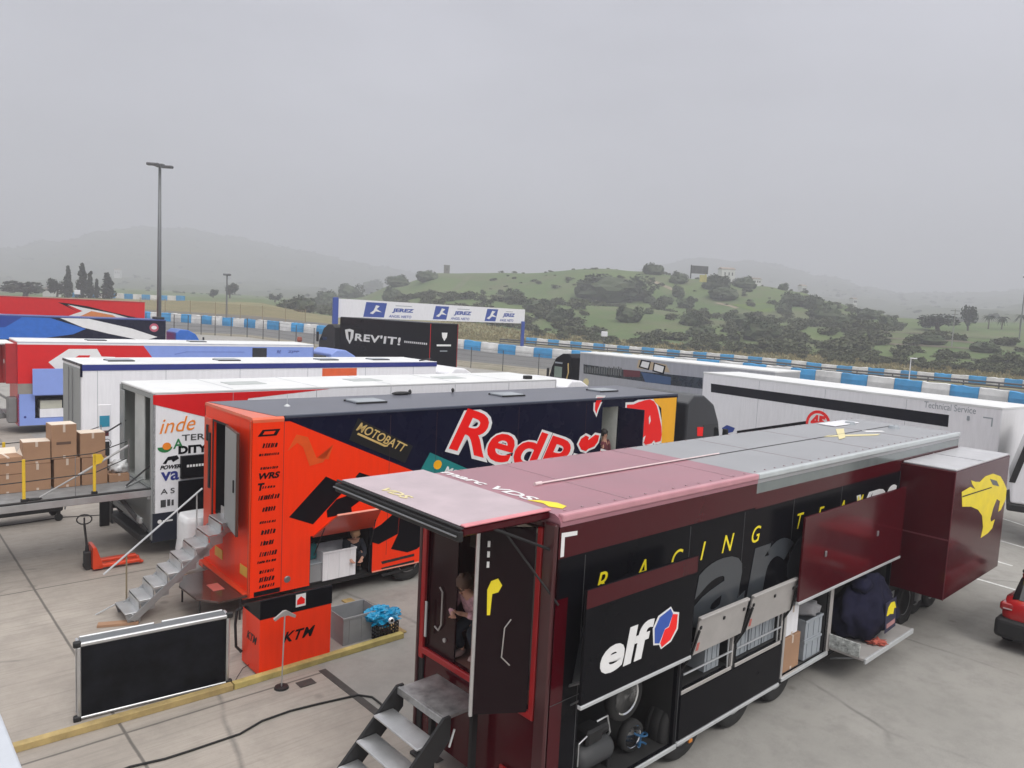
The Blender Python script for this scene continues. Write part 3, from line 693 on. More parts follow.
obj('roof_pole', MB().tube([(.82, 1.22, 4.05), (5.2, 1.27, 4.05)], .012, 8).tube([(.78, 1.22, 4.05), (.9, 1.222, 4.05)], .025, 8), mat('pink_pole', (.75, .62, .62), .4), B)
for u, v in ((11.9, 1.95), (12.3, 1.1)): obj('roof_vent', MB().lathe([(.001, .07), (.10, .06), (.13, 0)], (u, v, 4.03), 'z', 12), GREYC, B)
obj('roof_plate', MB().box(11.0, 12.3, 1.9, 2.3, 4.035, 4.06, .01), WHITE, B)
mb = MB()
mb.tube([(.02, .08, 3.6), (-.85, .16, 3.98)], .018, 6); mb.tube([(.02, 2.45, 3.6), (-.85, 2.5, 3.98)], .018, 6)
mb.tube([(-.55, .42, 3.93), (.03, -.02, 3.0)], .014, 6)
obj('gas_strut', mb, BLACKM, B)
# rear doorway: red frame, dark leaf at far side, open leaf, panels
mb = MB(); mb.box(-.05, 0, .22, .30, 1.60, 3.84, .01).box(-.05, 0, W - .14, W - .05, 1.45, 3.84, .01)
mb.box(-.052, 0, .22, W - .05, 1.53, 1.62, .01)
obj('door_frame', mb, REDF, B)
obj('corner_post', MB().box(-.06, 0, .0, .2, .36, 3.93, .02).box(-.06, 0, W - .045, W + .01, .36, 3.93, .012), mat('maroon_post', (.06, .012, .015), .3, coat=.3), B)
obj('support_leg', MB().box(-.03, .05, W - .14, W - .03, .05, 1.5, .01).box(-.08, .1, W - .2, W + .02, .0, .05, .01), BLACKM, B)
fl = obj('fixed_door', MB().box(.02, .05, 1.80, W - .16, 1.62, 3.84, .005), mat('maroon_black_door', (.022, .004, .006), .2, coat=.08, spec=.2), B)
obj('sticker', MB().box(.012, .018, 1.86, 2.02, 3.40, 3.66), YEL, fl, label='yellow sticker')
hp = [(2.12, 2.55), (2.06, 2.5), (2.06, 2.05), (2.12, 1.95), (2.2, 1.98)]
obj('handle', MB().tube([(-.01, p[0], p[1]) for p in hp], .012, 6).lathe([(.001, -.02), (.03, -.02), (.03, 0)], (.02, 2.0, 1.85), 'x', 10), ALUB, fl)
M = Matrix.Translation((-.02, .33, 0)) @ Matrix.Rotation(math.atan2(-.62, .34) * -1 + 0, 4, 'Z')
# open leaf: from hinge (0,.33) to (-.55,.67)
hinge = Vector((-.03, .34, 0)); tip = Vector((-.60, .70, 0)); dv_ = (tip - hinge); ln_ = dv_.length; dv_.normalize()
M = Matrix(((dv_.x, -dv_.y, 0, hinge.x), (dv_.y, dv_.x, 0, hinge.y), (0, 0, 1, 0), (0, 0, 0, 1)))
ol = obj('open_door', MB().box(0, ln_, -.022, .022, 1.6, 3.82, .005, M), mat('glassy_door', (.010, .003, .005), .12, coat=.04, spec=.15, grime=.05), B)
obj('door_edge', MB().box(ln_ - .03, ln_ + .012, -.03, .03, 1.58, 3.84, .006, M), ALU, ol)
yl = MB(); c = [(.53, 2.80), (.54, 3.1), (.50, 3.20), (.42, 3.23), (.37, 3.15), (.41, 3.07), (.48, 3.05), (.495, 2.80)]
A_l = [(p[0], p[1]) for p in c]
bm_ = bmesh.new(); f1 = [bm_.verts.new((p[0], .026, p[1])) for p in A_l]; f2 = [bm_.verts.new((p[0], .034, p[1])) for p in A_l]
bm_.faces.new(f1); bm_.faces.new(f2[::-1])
for i in range(len(f1)): j = (i + 1) % len(f1); bm_.faces.new((f1[i], f1[j], f2[j], f2[i]))
yl.merge(bm_, M); obj('yellow_sticker', yl, YEL, ol)
yl = MB()
for z in (3.36, 3.48, 3.60): yl.box(.53, .56, .026, .032, z, z + .07, 0, M)
obj('white_sticker', yl, WHITEV, ol)
obj('handle', MB().tube([M @ Vector(p) for p in ((.25, .05, 2.75), (.32, .05, 2.65), (.34, .05, 2.3), (.24, .05, 2.2))], .008, 6), ALUB, ol)
obj('rear_curtain', MB().box(.3, .33, .33, 1.2, 1.62, 3.8, .005), mat('dark_panel', (.02, .016, .02), .3, coat=.3), B)
obj('tail_light', MB().box(-.05, -.01, .3, .75, .62, .75, .01), mat('lamp_red', (.25, .01, .01), .25), B)
obj('grab_handle', MB().box(-.08, -.05, .36, .40, 1.75, 2.35, .008).box(-.08, -.05, W - .24, W - .2, 1.8, 2.3, .008), TRIM, B)
# running gear
for u in (4.3, 5.6, 2.9):
    wheel(B, u, .25, .5, .5, .34); wheel(B, u, W - .25, .5, .5, .34, 1)
wheel(B, 11.0, .2, .5, .5, .34); wheel(B, 12.6, .2, .5, .5, .34); wheel(B, 11.0, W - .2, .5, .5, .34, 1)
obj('mudguard', MB().lathe([(.58, -.16), (.58, .16), (.55, .16), (.55, -.16), (.58, -.16)], (11.0, .22, .5), 'y', 24), BLACKM, B)
obj('underframe', MB().box(.5, L - .2, .9, W - .9, .55, .95), BLACKM, B)
cab(B, L - .35, BLACKP, W, 3.55)
obj('side_lamp', MB().box(2.9, 2.98, -.03, 0, .30, .35, .005), mat('lamp_amber', (.6, .2, .02), .3), B)
obj('front_step', MB().box(10.2, 10.5, .1, .5, .35, .9, .02).box(11.8, 12.0, .05, .5, .3, .9, .02), mat('tank_grey', (.3, .3, .3), .5), B)
# -- locker contents (things of their own)
def crate(loc_w, deg, sx, sy, sz, material, name, label, cat, group=None, lid=None):
    t = thing(name, label, cat, loc_w, deg, group)
    mb = MB(); w_ = .012
    mb.box(-sx / 2, sx / 2, -sy / 2, -sy / 2 + w_, 0, sz).box(-sx / 2, sx / 2, sy / 2 - w_, sy / 2, 0, sz).box(-sx / 2, -sx / 2 + w_, -sy / 2 + w_, sy / 2 - w_, 0, sz).box(sx / 2 - w_, sx / 2, -sy / 2 + w_, sy / 2 - w_, 0, sz).box(-sx / 2 + w_, sx / 2 - w_, -sy / 2 + w_, sy / 2 - w_, 0, .02)
    obj('body', mb, material, t)
    mb = MB().box(-sx / 2 - .015, sx / 2 + .015, -sy / 2 - .015, -sy / 2 - .001, sz - .04, sz + .004, .003).box(-sx / 2 - .015, sx / 2 + .015, sy / 2 + .001, sy / 2 + .015, sz - .04, sz + .004, .003)
    for k in range(3): xx = -sx / 2 + sx * (k + .5) / 3; mb.box(xx - .012, xx + .012, -sy / 2 - .012, -sy / 2 - .001, .02, sz - .05)
    obj('rim', mb, material, t)
    if lid: obj('lid', MB().box(-sx / 2, sx / 2, -sy / 2, sy / 2, sz + .001, sz + .03, .008), lid, t)
    return t
hB = TR['B'][2]
for i, (u, z, lab) in enumerate(((3.55, 1.16, 'grey plastic bin behind the left open window flap of the maroon truck'),
                                 (4.35, 1.16, 'leftmost grey bin behind the right open window flap of the maroon truck'), (4.78, 1.16, 'middle grey bin behind the right window flap of the maroon truck'), (5.2, 1.16, 'rightmost grey bin behind the right window flap of the maroon truck'))):
    crate(wor('B', u, .32, z), hB, .38, .42, .42, GREYC, 'storage_bin', lab, 'bin', 'grey bins behind the window flaps')
crate(wor('B', 6.75, .32, .47), hB, .62, .5, .34, GREYC, 'storage_crate', 'lower grey crate of the two beside the cardboard box in the open locker', 'crate', 'crates in the maroon truck locker', GREYC)
crate(wor('B', 6.75, .32, .845), hB, .62, .5, .34, GREYC, 'storage_crate', 'upper grey crate of the two beside the cardboard box in the open locker', 'crate', 'crates in the maroon truck locker')
def carton(p, deg, sx, sy, sz, label, name='cardboard_box', material=None, group=None, flap=False, slot=False, open_=False):
    t = thing(name, label, 'box', p, deg, group)
    mb = MB().box(-sx / 2, sx / 2, -sy / 2, sy / 2, 0, sz, .008)
    obj('carton', mb, material or CARD, t)
    mb = MB().box(-.025, .025, -sy / 2 - .003, sy / 2 + .003, sz + .0005, sz + .003).box(-.025, .025, -sy / 2 - .004, -sy / 2 - .0005, sz * .78, sz + .002).box(-.025, .025, -sy / 2 - .004, -sy / 2 - .0005, 0.01, sz * .1)
    obj('tape', mb, TAPE, t)
    if flap: obj('top_flap', MB().box(-sx / 2 + .004, sx / 2 - .004, -sy / 2 + .004, sy / 2 - .004, sz + .0035, sz + .008), CARDW, t)
    if slot: obj('hand_slot', MB().box(-.16, .14, -sy / 2 - .004, -sy / 2 - .0006, sz * .42, sz * .50, 0), mat('slot_brown', (.12, .07, .05), .8), t)
    if open_:
        mb = MB(); mb.box(-sx / 2, sx / 2, -.0, .004, 0, .2, 0, Matrix.Translation((0, sy / 2, sz)) @ Matrix.Rotation(R_(-55), 4, 'X')); mb.box(-.0, .004, -sy / 2, sy / 2, 0, .16, 0, Matrix.Translation((sx / 2, 0, sz)) @ Matrix.Rotation(R_(30), 4, 'Y'))
        obj('top_flap', mb, CARDW, t)
    return t
carton(wor('B', 5.95, .30, .47), hB, .55, .5, .60, 'brown cardboard box standing in the open locker under a white box')
carton(wor('B', 5.93, .28, 1.085), hB, .40, .42, .50, 'white printed box on top of the cardboard box in the locker', material=WHITE)
rg = MB().blob((0, 0, .12), (.30, .2, .16), 3, .5, 4, 3); tag(obj('cloth_bundle', rg, mat('grey_cloth', (.25, .25, .26), .9), smooth=True), 'crumpled grey rags piled on the upper grey crate', 'rags').matrix_world = Matrix.Translation(wor('B', 6.72, .30, 1.19))
# fold-out shelf with covered motorbike/bag
sh = thing('fold_out_shelf', 'pale metal shelf folded out low from the maroon truck under the navy cover', 'shelf', wor('B', 7.24, -.02, .50), hB)
obj('shelf_board', MB().box(0, 2.2, -.62, .0, 0, .05, .008), ALUB, sh)
obj('shelf_edge', MB().box(-.0, 2.2, -.66, -.622, -.04, .06, .008), TRIM, sh)
obj('side_plate', MB().box(-.03, -.005, -.55, .0, .05, .30, .008), mat('speckled_plate', (.5, .52, .5), .5, grime=.7, scale=16), sh)
obj('bracket', MB().tube([(.1, -.5, 0), (.1, .0, -.2)], .02, 6).tube([(2.0, -.5, 0), (2.0, .0, -.2)], .02, 6), STEEL, sh)
cv = MB()
b2 = bmesh.new(); bmesh.ops.create_icosphere(b2, subdivisions=4, radius=1)
for v in b2.verts:
    p = v.co.copy(); k = 1 + .26 * noise.noise(p * 2.0 + Vector((3, 1, 0))) + .12 * noise.noise(p * 5) + .05 * abs(noise.noise(p * 11))
    zz = p.z; wx = .92 * (1 - .45 * max(0, zz)); wy = .42 * (1 - .30 * max(0, zz))
    # draped folds
    k *= 1 + .10 * abs(math.sin(math.atan2(p.y, p.x) * 4.5 + zz * 1.5)) * max(.15, .8 - zz) - .05
    v.co = Vector((p.x * wx * k, p.y * wy * k, max(-.0, .56 + zz * .62 * k)))
cv.merge(b2); cv.blob((-.35, -.05, 1.02), (.22, .16, .13), 2, .5, 3, 4); cv.blob((.25, -.05, .98), (.2, .16, .12), 2, .5, 3, 5)
nb = obj('motorbike_cover', cv, NAVYC, smooth=True); tag(nb, 'navy cloth cover with a yellow cat badge, draped over a bike on the fold-out shelf', 'cover')
nb.matrix_world = Matrix.Translation(wor('B', 8.38, -.12, .56)) @ Matrix.Rotation(R_(hB), 4, 'Z')
bd = obj('badge', MB().box(-.26, .30, -.50, -.487, .18, .74, .003), mat('badge_navy', (.02, .02, .05), .6), nb)
bd.rotation_euler = (R_(-3), 0, R_(3))
obj('badge_cat', MB().prism([(-.22, .50), (-.14, .64), (0, .70), (.18, .68), (.27, .54), (.16, .56), (.12, .46), (-.05, .50)], 'y', -.510, -.501), YEL, bd)
obj('badge_text', MB().box(-.20, .24, -.506, -.501, .26, .34), mat('dull_pink', (.4, .2, .2), .6), bd)
tag(obj('rag', MB().blob((0, 0, .03), (.16, .11, .05), 3, 1.3, 4, 9), mat('red_rag', (.45, .10, .07), .9), smooth=True), 'crumpled orange-red rag lying on the fold-out shelf', 'rag').matrix_world = Matrix.Translation(wor('B', 8.1, -.52, .555))
# spare wheels and motor in first bay
for u, z, r in ((1.75, 1.25, .34), (1.95, .62, .22)):
    t = thing('motorcycle_wheel', 'large alloy motorcycle wheel stored upper in the first open bay' if r > .3 else 'small wheel stored low in the first open bay', 'wheel', wor('B', u, .30, z), hB, 'wheels stored in the first bay')
    obj('tyre', MB().lathe([(r * .72, -.05), (r * .95, -.06), (r, 0), (r * .95, .06), (r * .72, .05), (r * .72, -.05)], (0, 0, 0), 'y', 28), RUBBER, t, smooth=True)
    mb = MB().lathe([(r * .66, -.05), (r * .72, -.06), (r * .72, .05), (r * .66, .05), (r * .66, -.05)], (0, 0, 0), 'y', 28).lathe([(.001, -.05), (.05, -.05), (.05, .05), (.001, .05)], (0, 0, 0), 'y', 12)
    for k in range(5): a = k * 2 * math.pi / 5; mb.tube([(.04 * math.cos(a), 0, .04 * math.sin(a)), (r * .7 * math.cos(a + .2), 0, r * .7 * math.sin(a + .2))], .024, 6)
    obj('rim', mb, CHROME, t)
t = thing('air_compressor', 'dark compressor with pipes standing at the bottom of the first open bay', 'compressor', wor('B', 1.2, .36, .41), hB)
obj('tank', MB().lathe([(.001, -.35), (.13, -.33), (.17, -.25), (.17, .25), (.13, .33), (.001, .35)], (0, 0, .22), 'x', 20), DGREY, t, smooth=True)
obj('motor', MB().box(-.2, .1, -.12, .12, .40, .6, .03).lathe([(.09, .1), (.09, .25)], (0, 0, .5), 'x', 14), BLACKM, t)
obj('pipe', MB().tube([(.1, 0, .6), (.25, -.05, .65), (.32, -.05, .4), (.3, 0, .3)], .015, 6).tube([(-.2, -.1, .55), (-.35, -.1, .5), (-.35, -.1, .2)], .012, 6), ALU, t)
obj('foot', MB().box(-.25, -.2, -.14, .14, 0, .1).box(.2, .25, -.14, .14, 0, .1), BLACKM, t)
tag(obj('blue_hose', MB().tube([wor('B', 2.05 + .12 * math.cos(a / 2.0), .18 + .06 * math.sin(a * .7), .46 + .012 * a) for a in range(20)], .014, 6), mat('hose_blue', (.02, .10, .22), .4)), 'coil of dark blue hose lying on the sill of the first open bay', 'hose')
# -- aluminium steps with platform
st = thing('entrance_steps', 'aluminium steps with a wide platform and black sides at the maroon truck doorway', 'steps', wor('B', 0, 0, 0), hB)
v0, v1 = 1.08, 2.02
obj('platform', MB().box(-.66, -.07, v0, v1, 1.36, 1.405, .006).box(-.70, -.66, v0 - .02, v1 + .02, 1.31, 1.41, .006), mat('worn_aluminium', (.42, .42, .42), .42, metal=.7, grime=.45, scale=5), st)
for k, (u, z) in enumerate(((-.88, 1.15), (-1.12, .9), (-1.37, .65), (-1.62, .4), (-1.87, .16))):
    obj('tread', MB().box(u - .17, u + .12, v0, v1, z - .03, z, .006), ALU, st)
for v in (v0 - .045, v1 + .005):
    obj('stringer', MB().prism([(-.60, 1.42), (-.70, 1.42), (-2.15, .0), (-1.80, .0), (-.60, 1.12)], 'y', v, v + .04), BLACKM, st)
obj('handle', MB().tube([(-.55, v0 - .06, 1.25), (-.62, v0 - .06, 1.05)], .014, 6), TRIM, st)
obj('leg', MB().box(-.2, -.12, v0 + .02, v0 + .08, 0, 1.36).box(-.2, -.12, v1 - .08, v1 - .02, 0, 1.36), BLACKM, st)
# ================================================================== ORANGE / NAVY TRANSPORTER
x, y, h = TR['O']; hO = h
O = thing('race_transporter', 'orange and navy transporter with a red charging bull, second from the camera', 'transporter', (x, y, 0), h, GT)
L = 13.55; W = 2.55
oh = [(1.27, 2.74, .42, 1.46), (10.08, 10.80, 1.2, 3.74)]
wall(O, 'side_wall', [0, L], [.42, 3.94], oh, 0, .05, NAVY)
wall(O, 'far_wall', [0, L], [.42, 3.94], [(3.0, 5.6, .3, .72)], W, W - .05, NAVY)
wall(O, 'front_wall', [0, W], [.95, 3.94], [], L - .05, L, NAVY, 'front')
wall(O, 'rear_wall', [0, W], [.42, 3.94], [(1.24, 2.0, 1.66, 3.66)], 0, .05, ORANGE, 'rear')
def oroof(name, u0, u1, material):
    pr = [(-.01, 3.90), (-.01, 3.96), (.03, 4.0), (W - .03, 4.0), (W + .01, 3.96), (W + .01, 3.90)]
    return obj(name, MB().prism(pr, 'x', u0, u1), material, O)
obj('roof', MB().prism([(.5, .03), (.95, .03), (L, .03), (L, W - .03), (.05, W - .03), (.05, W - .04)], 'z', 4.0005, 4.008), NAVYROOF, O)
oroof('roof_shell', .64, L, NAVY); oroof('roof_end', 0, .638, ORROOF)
obj('roof_edge', MB().box(.66, L, -.02, .05, 3.95, 4.02, .015), mat('navy_edge', (.05, .06, .09), .4), O)
for u in (2.9, 7.3, 11.2): hatch(O, u, 1.1, 4.008)
for u in (5.2, 6.6): obj('roof_lamp', MB().blob((u, 2.4, 4.07), (.05, .05, .07), 1, 0), BLACKM, O)
obj('roof_handle', MB().blob((4.9, 2.35, 4.05), (.3, .1, .05), 2, 0), BLACKM, O)
obj('antenna', MB().tube([(1.3, 1.3, 4.0), (1.3, 1.3, 4.28)], .006, 5).lathe([(.001, .05), (.06, .02), (.07, 0)], (1.3, 1.3, 4.008), 'z', 10), TRIM, O)
LV = .001
poly(O, 'orange_livery', [(.0, .425), (.0, 3.94), (.66, 3.94), (6.1, 1.55), (6.1, .425), (2.745, .425), (2.745, 1.47), (1.26, 1.47), (1.26, .425)], ORANGE, off=LV)
# huge black letters fragments
q8 = lambda pts: S('O', zm(280, 460, 7.314, pts))
for pts in ([(65, 418), (335, 120), (500, 195), (410, 285), (330, 372), (240, 470)], [(412, 288), (520, 250), (600, 285), (520, 345), (525, 385), (345, 420), (340, 370)],
            [(550, 125), (580, 90), (700, 130), (640, 160)], [(660, 520), (740, 470), (820, 400), (870, 410), (860, 540), (720, 615), (668, 600)], [(872, 410), (1010, 460), (1100, 560), (1000, 650), (930, 675), (810, 650), (862, 540)],
            [(820, 340), (1000, 420), (1080, 380), (900, 250)]):
    poly(O, 'big_black_letter', q8(pts), BLACKP, off=.005)
# vent strips
for k in range(3): poly(O, 'vent_stripe', S('O', [(381, 561.5 + k * 6.3), (414, 553.5 + k * 6.3), (414, 556 + k * 6.3), (382, 564 + k * 6.3)]), BLACKM, off=.005)
# sign panels at an angle
mbp = S('O', [(358, 418), (413, 446), (405, 463), (349, 440)])
poly(O, 'sponsor_panel', mbp, mat('sign_black', (.008, .008, .008), .4), off=.001)
txt(O, 'lettering', 'MOTOBATT', GOLD, (2.24, 3.62), h=.20, wd=1.33, ang=-26, shear=.25, bold=.012, off=.006)
poly(O, 'underline', [(2.30, 3.56), (3.0, 3.235), (3.05, 3.25), (3.05, 3.205), (2.97, 3.20), (2.27, 3.525)], GOLD, off=.006)
poly(O, 'sponsor_panel', S('O', [(430, 452.5), (475, 472), (480, 500), (415, 480)]), TEAL, off=.001)
poly(O, 'sponsor_dot', [(4.42 + .12 * math.cos(a * .5), 2.66 + .11 * math.sin(a * .5)) for a in range(12)], SUNY, off=.006)
txt(O, 'lettering', 'MOTUL', WHITEV, (4.60, 2.44), h=.19, wd=.95, ang=-23, shear=.2, bold=.03, off=.006)
# big two-word brand lettering with white outline
A0 = -16.5
for mt, bo, of in ((WHITEV, .16, .001), (RED, .055, .006)):
    bx = .03 if bo > .1 else .13
    txt(O, 'lettering', 'RedBull', mt, (4.60 + (0 if bo > .1 else .115), 2.93 + (0 if bo > .1 else .075)), h=1.22 if bo > .1 else 1.05, wd=5.95 if bo > .1 else 5.72, ang=A0, shear=.22, bold=bo * .38, off=of)
# bull emblem
z4 = lambda pts: S('O', zm(560, 380, 6.4, pts))
bull = [(425, 200), (428, 158), (470, 156), (500, 142), (540, 130), (575, 124), (600, 136), (618, 165), (628, 200), (638, 250), (648, 300), (650, 350), (643, 390), (610, 400), (600, 385), (585, 405), (545, 415), (530, 395), (500, 420), (480, 440), (430, 440)]
poly(O, 'bull_outline', z4(bull), WHITEV, off=.001, grow=.07); bl = poly(O, 'bull_emblem', z4(bull), RED, off=.006)
poly(bl, 'bull_line', z4([(566, 240), (574, 225), (578, 262), (568, 285)]), WHITEV, off=.011)
poly(bl, 'bull_line', z4([(500, 395), (545, 355), (535, 395), (505, 412)]), WHITEV, off=.011)
horn = [(238, 112), (275, 112), (255, 150), (240, 185), (232, 215), (222, 190), (224, 150)]
poly(O, 'bull_outline', z4(horn), WHITEV, off=.001, grow=.06); poly(O, 'bull_emblem', z4(horn), RED, off=.006)
hoof = [(118, 410), (135, 375), (165, 355), (185, 365), (178, 385), (225, 350), (250, 355), (240, 395), (218, 425), (180, 440), (165, 455), (135, 445)]
poly(O, 'bull_outline', z4(hoof), WHITEV, off=.001, grow=.06); poly(O, 'bull_emblem', z4(hoof), RED, off=.006)
poly(O, 'amber_livery', [(12.30, 3.94), (13.50, 3.94), (13.50, 2.0), (12.9, 2.0), (12.87, 2.9), (12.75, 3.6), (12.42, 3.8)], SUNY, off=.0055)
# sponsor column: small black marks
for i, z in enumerate([3.66, 3.45, 3.27, 3.0, 2.82, 2.62, 2.42, 2.18, 1.92, 1.72, 1.5, 1.28, 1.12, .92, .76, .62, .5]):
    random.seed(i + 50); wd_ = random.uniform(.22, .40)
    if z == 2.82: txt(O, 'lettering', 'WRS', BLACKP, (.10, 2.78), h=.13, wd=.44, shear=.3, bold=.04, off=.006); continue
    if z == 2.62: txt(O, 'lettering', 'T', BLACKP, (.10, 2.56), h=.15, shear=.2, bold=.05, off=.006)
    if z == 3.66: poly(O, 'sponsor_mark', [(.10, 3.63), (.20, 3.76), (.56, 3.76), (.48, 3.63)], BLACKP, off=.005); poly(O, 'sponsor_mark', [(.2, 3.665), (.24, 3.725), (.46, 3.725), (.42, 3.665)], ORANGE, off=.0095); continue
    mb = MB(); u = .33 - wd_ / 2; hh = random.choice([.05, .07, .1])
    while u < .33 + wd_ / 2:
        s_ = random.uniform(.02, .045); poly(O, 'm', [(u, z - hh / 2), (u + s_, z - hh / 2), (u + s_ + hh * .25, z + hh * random.uniform(.2, .5)), (u + hh * .25, z + hh * random.uniform(.3, .5))], BLACKP, off=.005, mb=mb); u += s_ + random.uniform(.008, .03)
    obj('sponsor_mark', mb, BLACKP, O)
poly(O, 'sponsor_mark', rect(.08, .62, .435, .53), BLACKP, off=.006)
obj('fuel_cap', MB().lathe([(.001, -.02), (.05, -.02), (.07, -.01), (.07, 0)], (.77, -.006, .66), 'y', 16), STEEL, O)
txt(O, 'lettering', '46', mat('orange_ghost', (.72, .085, .012), .3, coat=.3), (1.0, 3.0), h=.55, wd=.9, shear=.1, bold=.06, off=.0053) if False else None
poly(O, 'ghost_mark', [(.72, 3.3), (.9, 3.62), (1.15, 3.55), (1.35, 3.1), (1.62, 3.05), (1.72, 3.35), (1.5, 3.0), (1.2, 2.95), (1.05, 3.35), (.92, 3.45)], mat('orange_ghost', (.78, .095, .012), .3, coat=.3), off=.0055)
# open flap and locker
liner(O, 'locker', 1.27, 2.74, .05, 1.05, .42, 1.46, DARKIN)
mb = MB(); M = Matrix.Translation((0, -.03, 1.47)) @ Matrix.Rotation(R_(51), 4, 'X')
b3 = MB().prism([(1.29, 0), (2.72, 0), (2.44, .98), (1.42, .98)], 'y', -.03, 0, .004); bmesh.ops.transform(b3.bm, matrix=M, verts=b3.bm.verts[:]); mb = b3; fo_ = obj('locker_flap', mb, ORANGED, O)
obj('flap_edge', MB().box(1.42, 2.44, -.035, .005, .981, 1.0, .004, M), mat('pale_orange', (.75, .28, .2), .5), fo_)
obj('flap_stay', MB().tube([(1.34, -.02, 1.05), M @ Vector((1.38, 0, .5))], .012, 6).tube([(2.68, -.02, 1.05), M @ Vector((2.56, 0, .5))], .012, 6), BLACKM, fo_)
obj('locker_post', MB().box(2.66, 2.74, -.005, .05, .42, 1.46, .01), BLACKP, O)
liner(O, 'doorway', 10.08, 10.80, .05, 1.2, 1.2, 3.74, mat('doorway_grey', (.8, .82, .76), .5))
# outward opened side door
hinge = Vector((10.80, -.02, 0)); tip = Vector((11.0, -.75, 0)); dv_ = tip - hinge; ln_ = dv_.length; dv_.normalize()
M = Matrix(((dv_.x, -dv_.y, 0, hinge.x), (dv_.y, dv_.x, 0, hinge.y), (0, 0, 1, 0), (0, 0, 0, 1)))
obj('side_door', MB().box(0, ln_, -.025, .025, 1.22, 3.72, .006, M), NAVY, O)
# rear: door, frame, stickers
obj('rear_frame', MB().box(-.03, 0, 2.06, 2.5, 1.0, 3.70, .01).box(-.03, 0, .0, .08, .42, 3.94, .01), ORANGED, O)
poly(O, 'door_seal', [(1.2, 1.62), (2.06, 1.62), (2.06, 3.70), (1.2, 3.70), (1.2, 3.66), (2.0, 3.66), (2.0, 1.66), (1.2, 1.66)], BLACKM, 'rear', .001, .012)
hinge = Vector((-.03, 1.22, 0)); tip = Vector((-.22, .13, 0)); dv_ = tip - hinge; ln_ = dv_.length; dv_.normalize()
M = Matrix(((dv_.x, -dv_.y, 0, hinge.x), (dv_.y, dv_.x, 0, hinge.y), (0, 0, 1, 0), (0, 0, 0, 1)))
rd = obj('open_door', MB().box(0, ln_, -.025, .025, 1.66, 3.70, .006, M), mat('orange_dark_edge', (.08, .03, .02), .4), O)
obj('door_lining', MB().box(.03, ln_ - .05, -.033, -.0255, 1.69, 3.67, .002, M), GREYD, rd)
obj('handle', MB().box(ln_ - .2, ln_ - .16, -.06, -.033, 2.5, 2.75, .006, M), BLACKM, rd)
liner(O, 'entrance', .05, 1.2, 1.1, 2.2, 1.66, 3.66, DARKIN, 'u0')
obj('hinge_box', MB().box(-.07, -.0305, 2.08, 2.16, 2.2, 3.4, .006).box(-.06, -.001, 2.24, 2.32, 3.2, 3.55, .01), BLACKM, O)
for v in (.06, 1.42): poly(O, 'reflector', rect(v, v + .42, .80, 1.0), mat('reflector_yellow', (.75, .42, .06), .4), 'rear', .001, .01)
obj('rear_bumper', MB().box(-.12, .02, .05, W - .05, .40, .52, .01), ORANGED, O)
obj('tail_lamp', MB().box(-.135, -.12, .2, .7, .42, .50).box(-.135, -.12, 1.7, 2.2, .42, .50), mat('lamp_dark', (.08, .005, .005), .3), O)
obj('corner_fitting', MB().box(-.015, 0, .04, .1, 3.5, 3.75, .005).box(-.015, 0, .04, .1, 1.6, 1.8, .005), BLACKM, O)
obj('underframe', MB().box(.4, L - .3, .7, W - .7, .5, .95).box(1.0, 3.0, .1, W - .1, .3, .41), BLACKM, O)
for u in (3.75, 5.0): wheel(O, u, .22, .48, .48, .34); wheel(O, u, W - .22, .48, .48, .34, 1)
mb = MB()
for u in (.64, 3.1, 4.35, 6.9, 9.4, 11.9): mb.box(u - .004, u + .004, -.0068, -.002, .75 if u > 3 else .45, 3.93)
obj('panel_seam', mb, mat('seam_dark', (.05, .02, .03), .5), O)
obj('bottom_trim', MB().box(2.75, 6.1, -.014, .0, .40, .43, .004), mat('pale_orange', (.75, .28, .2), .5), O)
obj('mud_flap', MB().box(4.3, 4.34, .05, .4, .15, .7), BLACKM, O)
oc = cab(O, L - .1, mat('charcoal_cab', (.03, .033, .038), .35, coat=.3), W, 3.92)
poly(oc, 'badge', S('O', [(697, 427), (703, 427), (703, 436), (697, 436)], .06), RED, off=-.055, th=.006)
# lowered platform at rear (dark gloss)
pf = thing('lowered_platform', 'dark glossy platform on thin legs under the orange rear wall', 'platform', wor('O', 0, 0, 0), hO)
obj('deck', MB().prism([(-.05, -.02), (-.62, -.02), (-.9, .35), (-.95, 1.2), (-.72, 1.75), (-.05, 1.85)], 'z', .46, .50, .01), mat('brown_gloss', (.05, .025, .02), .15, coat=.5), pf)
obj('paper', MB().box(-.5, -.28, .55, .95, .5005, .508), mat('faded_red', (.5, .12, .10), .5), pf)
for u, v in ((-.75, 1.6), (-.85, .3), (-.15, .1), (-.15, 1.7)): obj('leg', MB().tube([(u, v, 0), (u, v, .46)], .02, 8), BLACKM, pf)
# aluminium stairs
stt = thing('folding_stairs', 'slim aluminium stairs with a handrail leading up to the orange rear door', 'stairs', wor('O', 0, 0, 0), hO)
n_ = 8
for k in range(n_):
    u = -1.98 + k * .25; z = .22 * (k + 1); v = 1.02 - .02 * k
    obj('tread', MB().box(u, u + .27, v, v + .72, z - .025, z, .006), ALU, stt)
    obj('riser', MB().box(u + .24, u + .262, v + .01, v + .71, z + .0, z + .17, .003), ALU, stt)
for vv in (-.02, .72):
    mb = MB()
    for k in range(n_):
        u = -1.98 + k * .25; z = .22 * (k + 1); v = 1.02 - .02 * k + vv
        mb.prism([(u, z - .03), (u + .27, z - .03), (u + .27, z - .2), (u + .06, z - .22)], 'y', v, v + .02)
    mb.prism([(-1.95, .14), (-1.8, .10), (.05, 1.66), (.0, 1.76)], 'y', 1.0 + vv - .08, 1.02 + vv - .08)
    obj('stringer', mb, mat('stair_side', (.36, .37, .38), .45, metal=.7), stt)
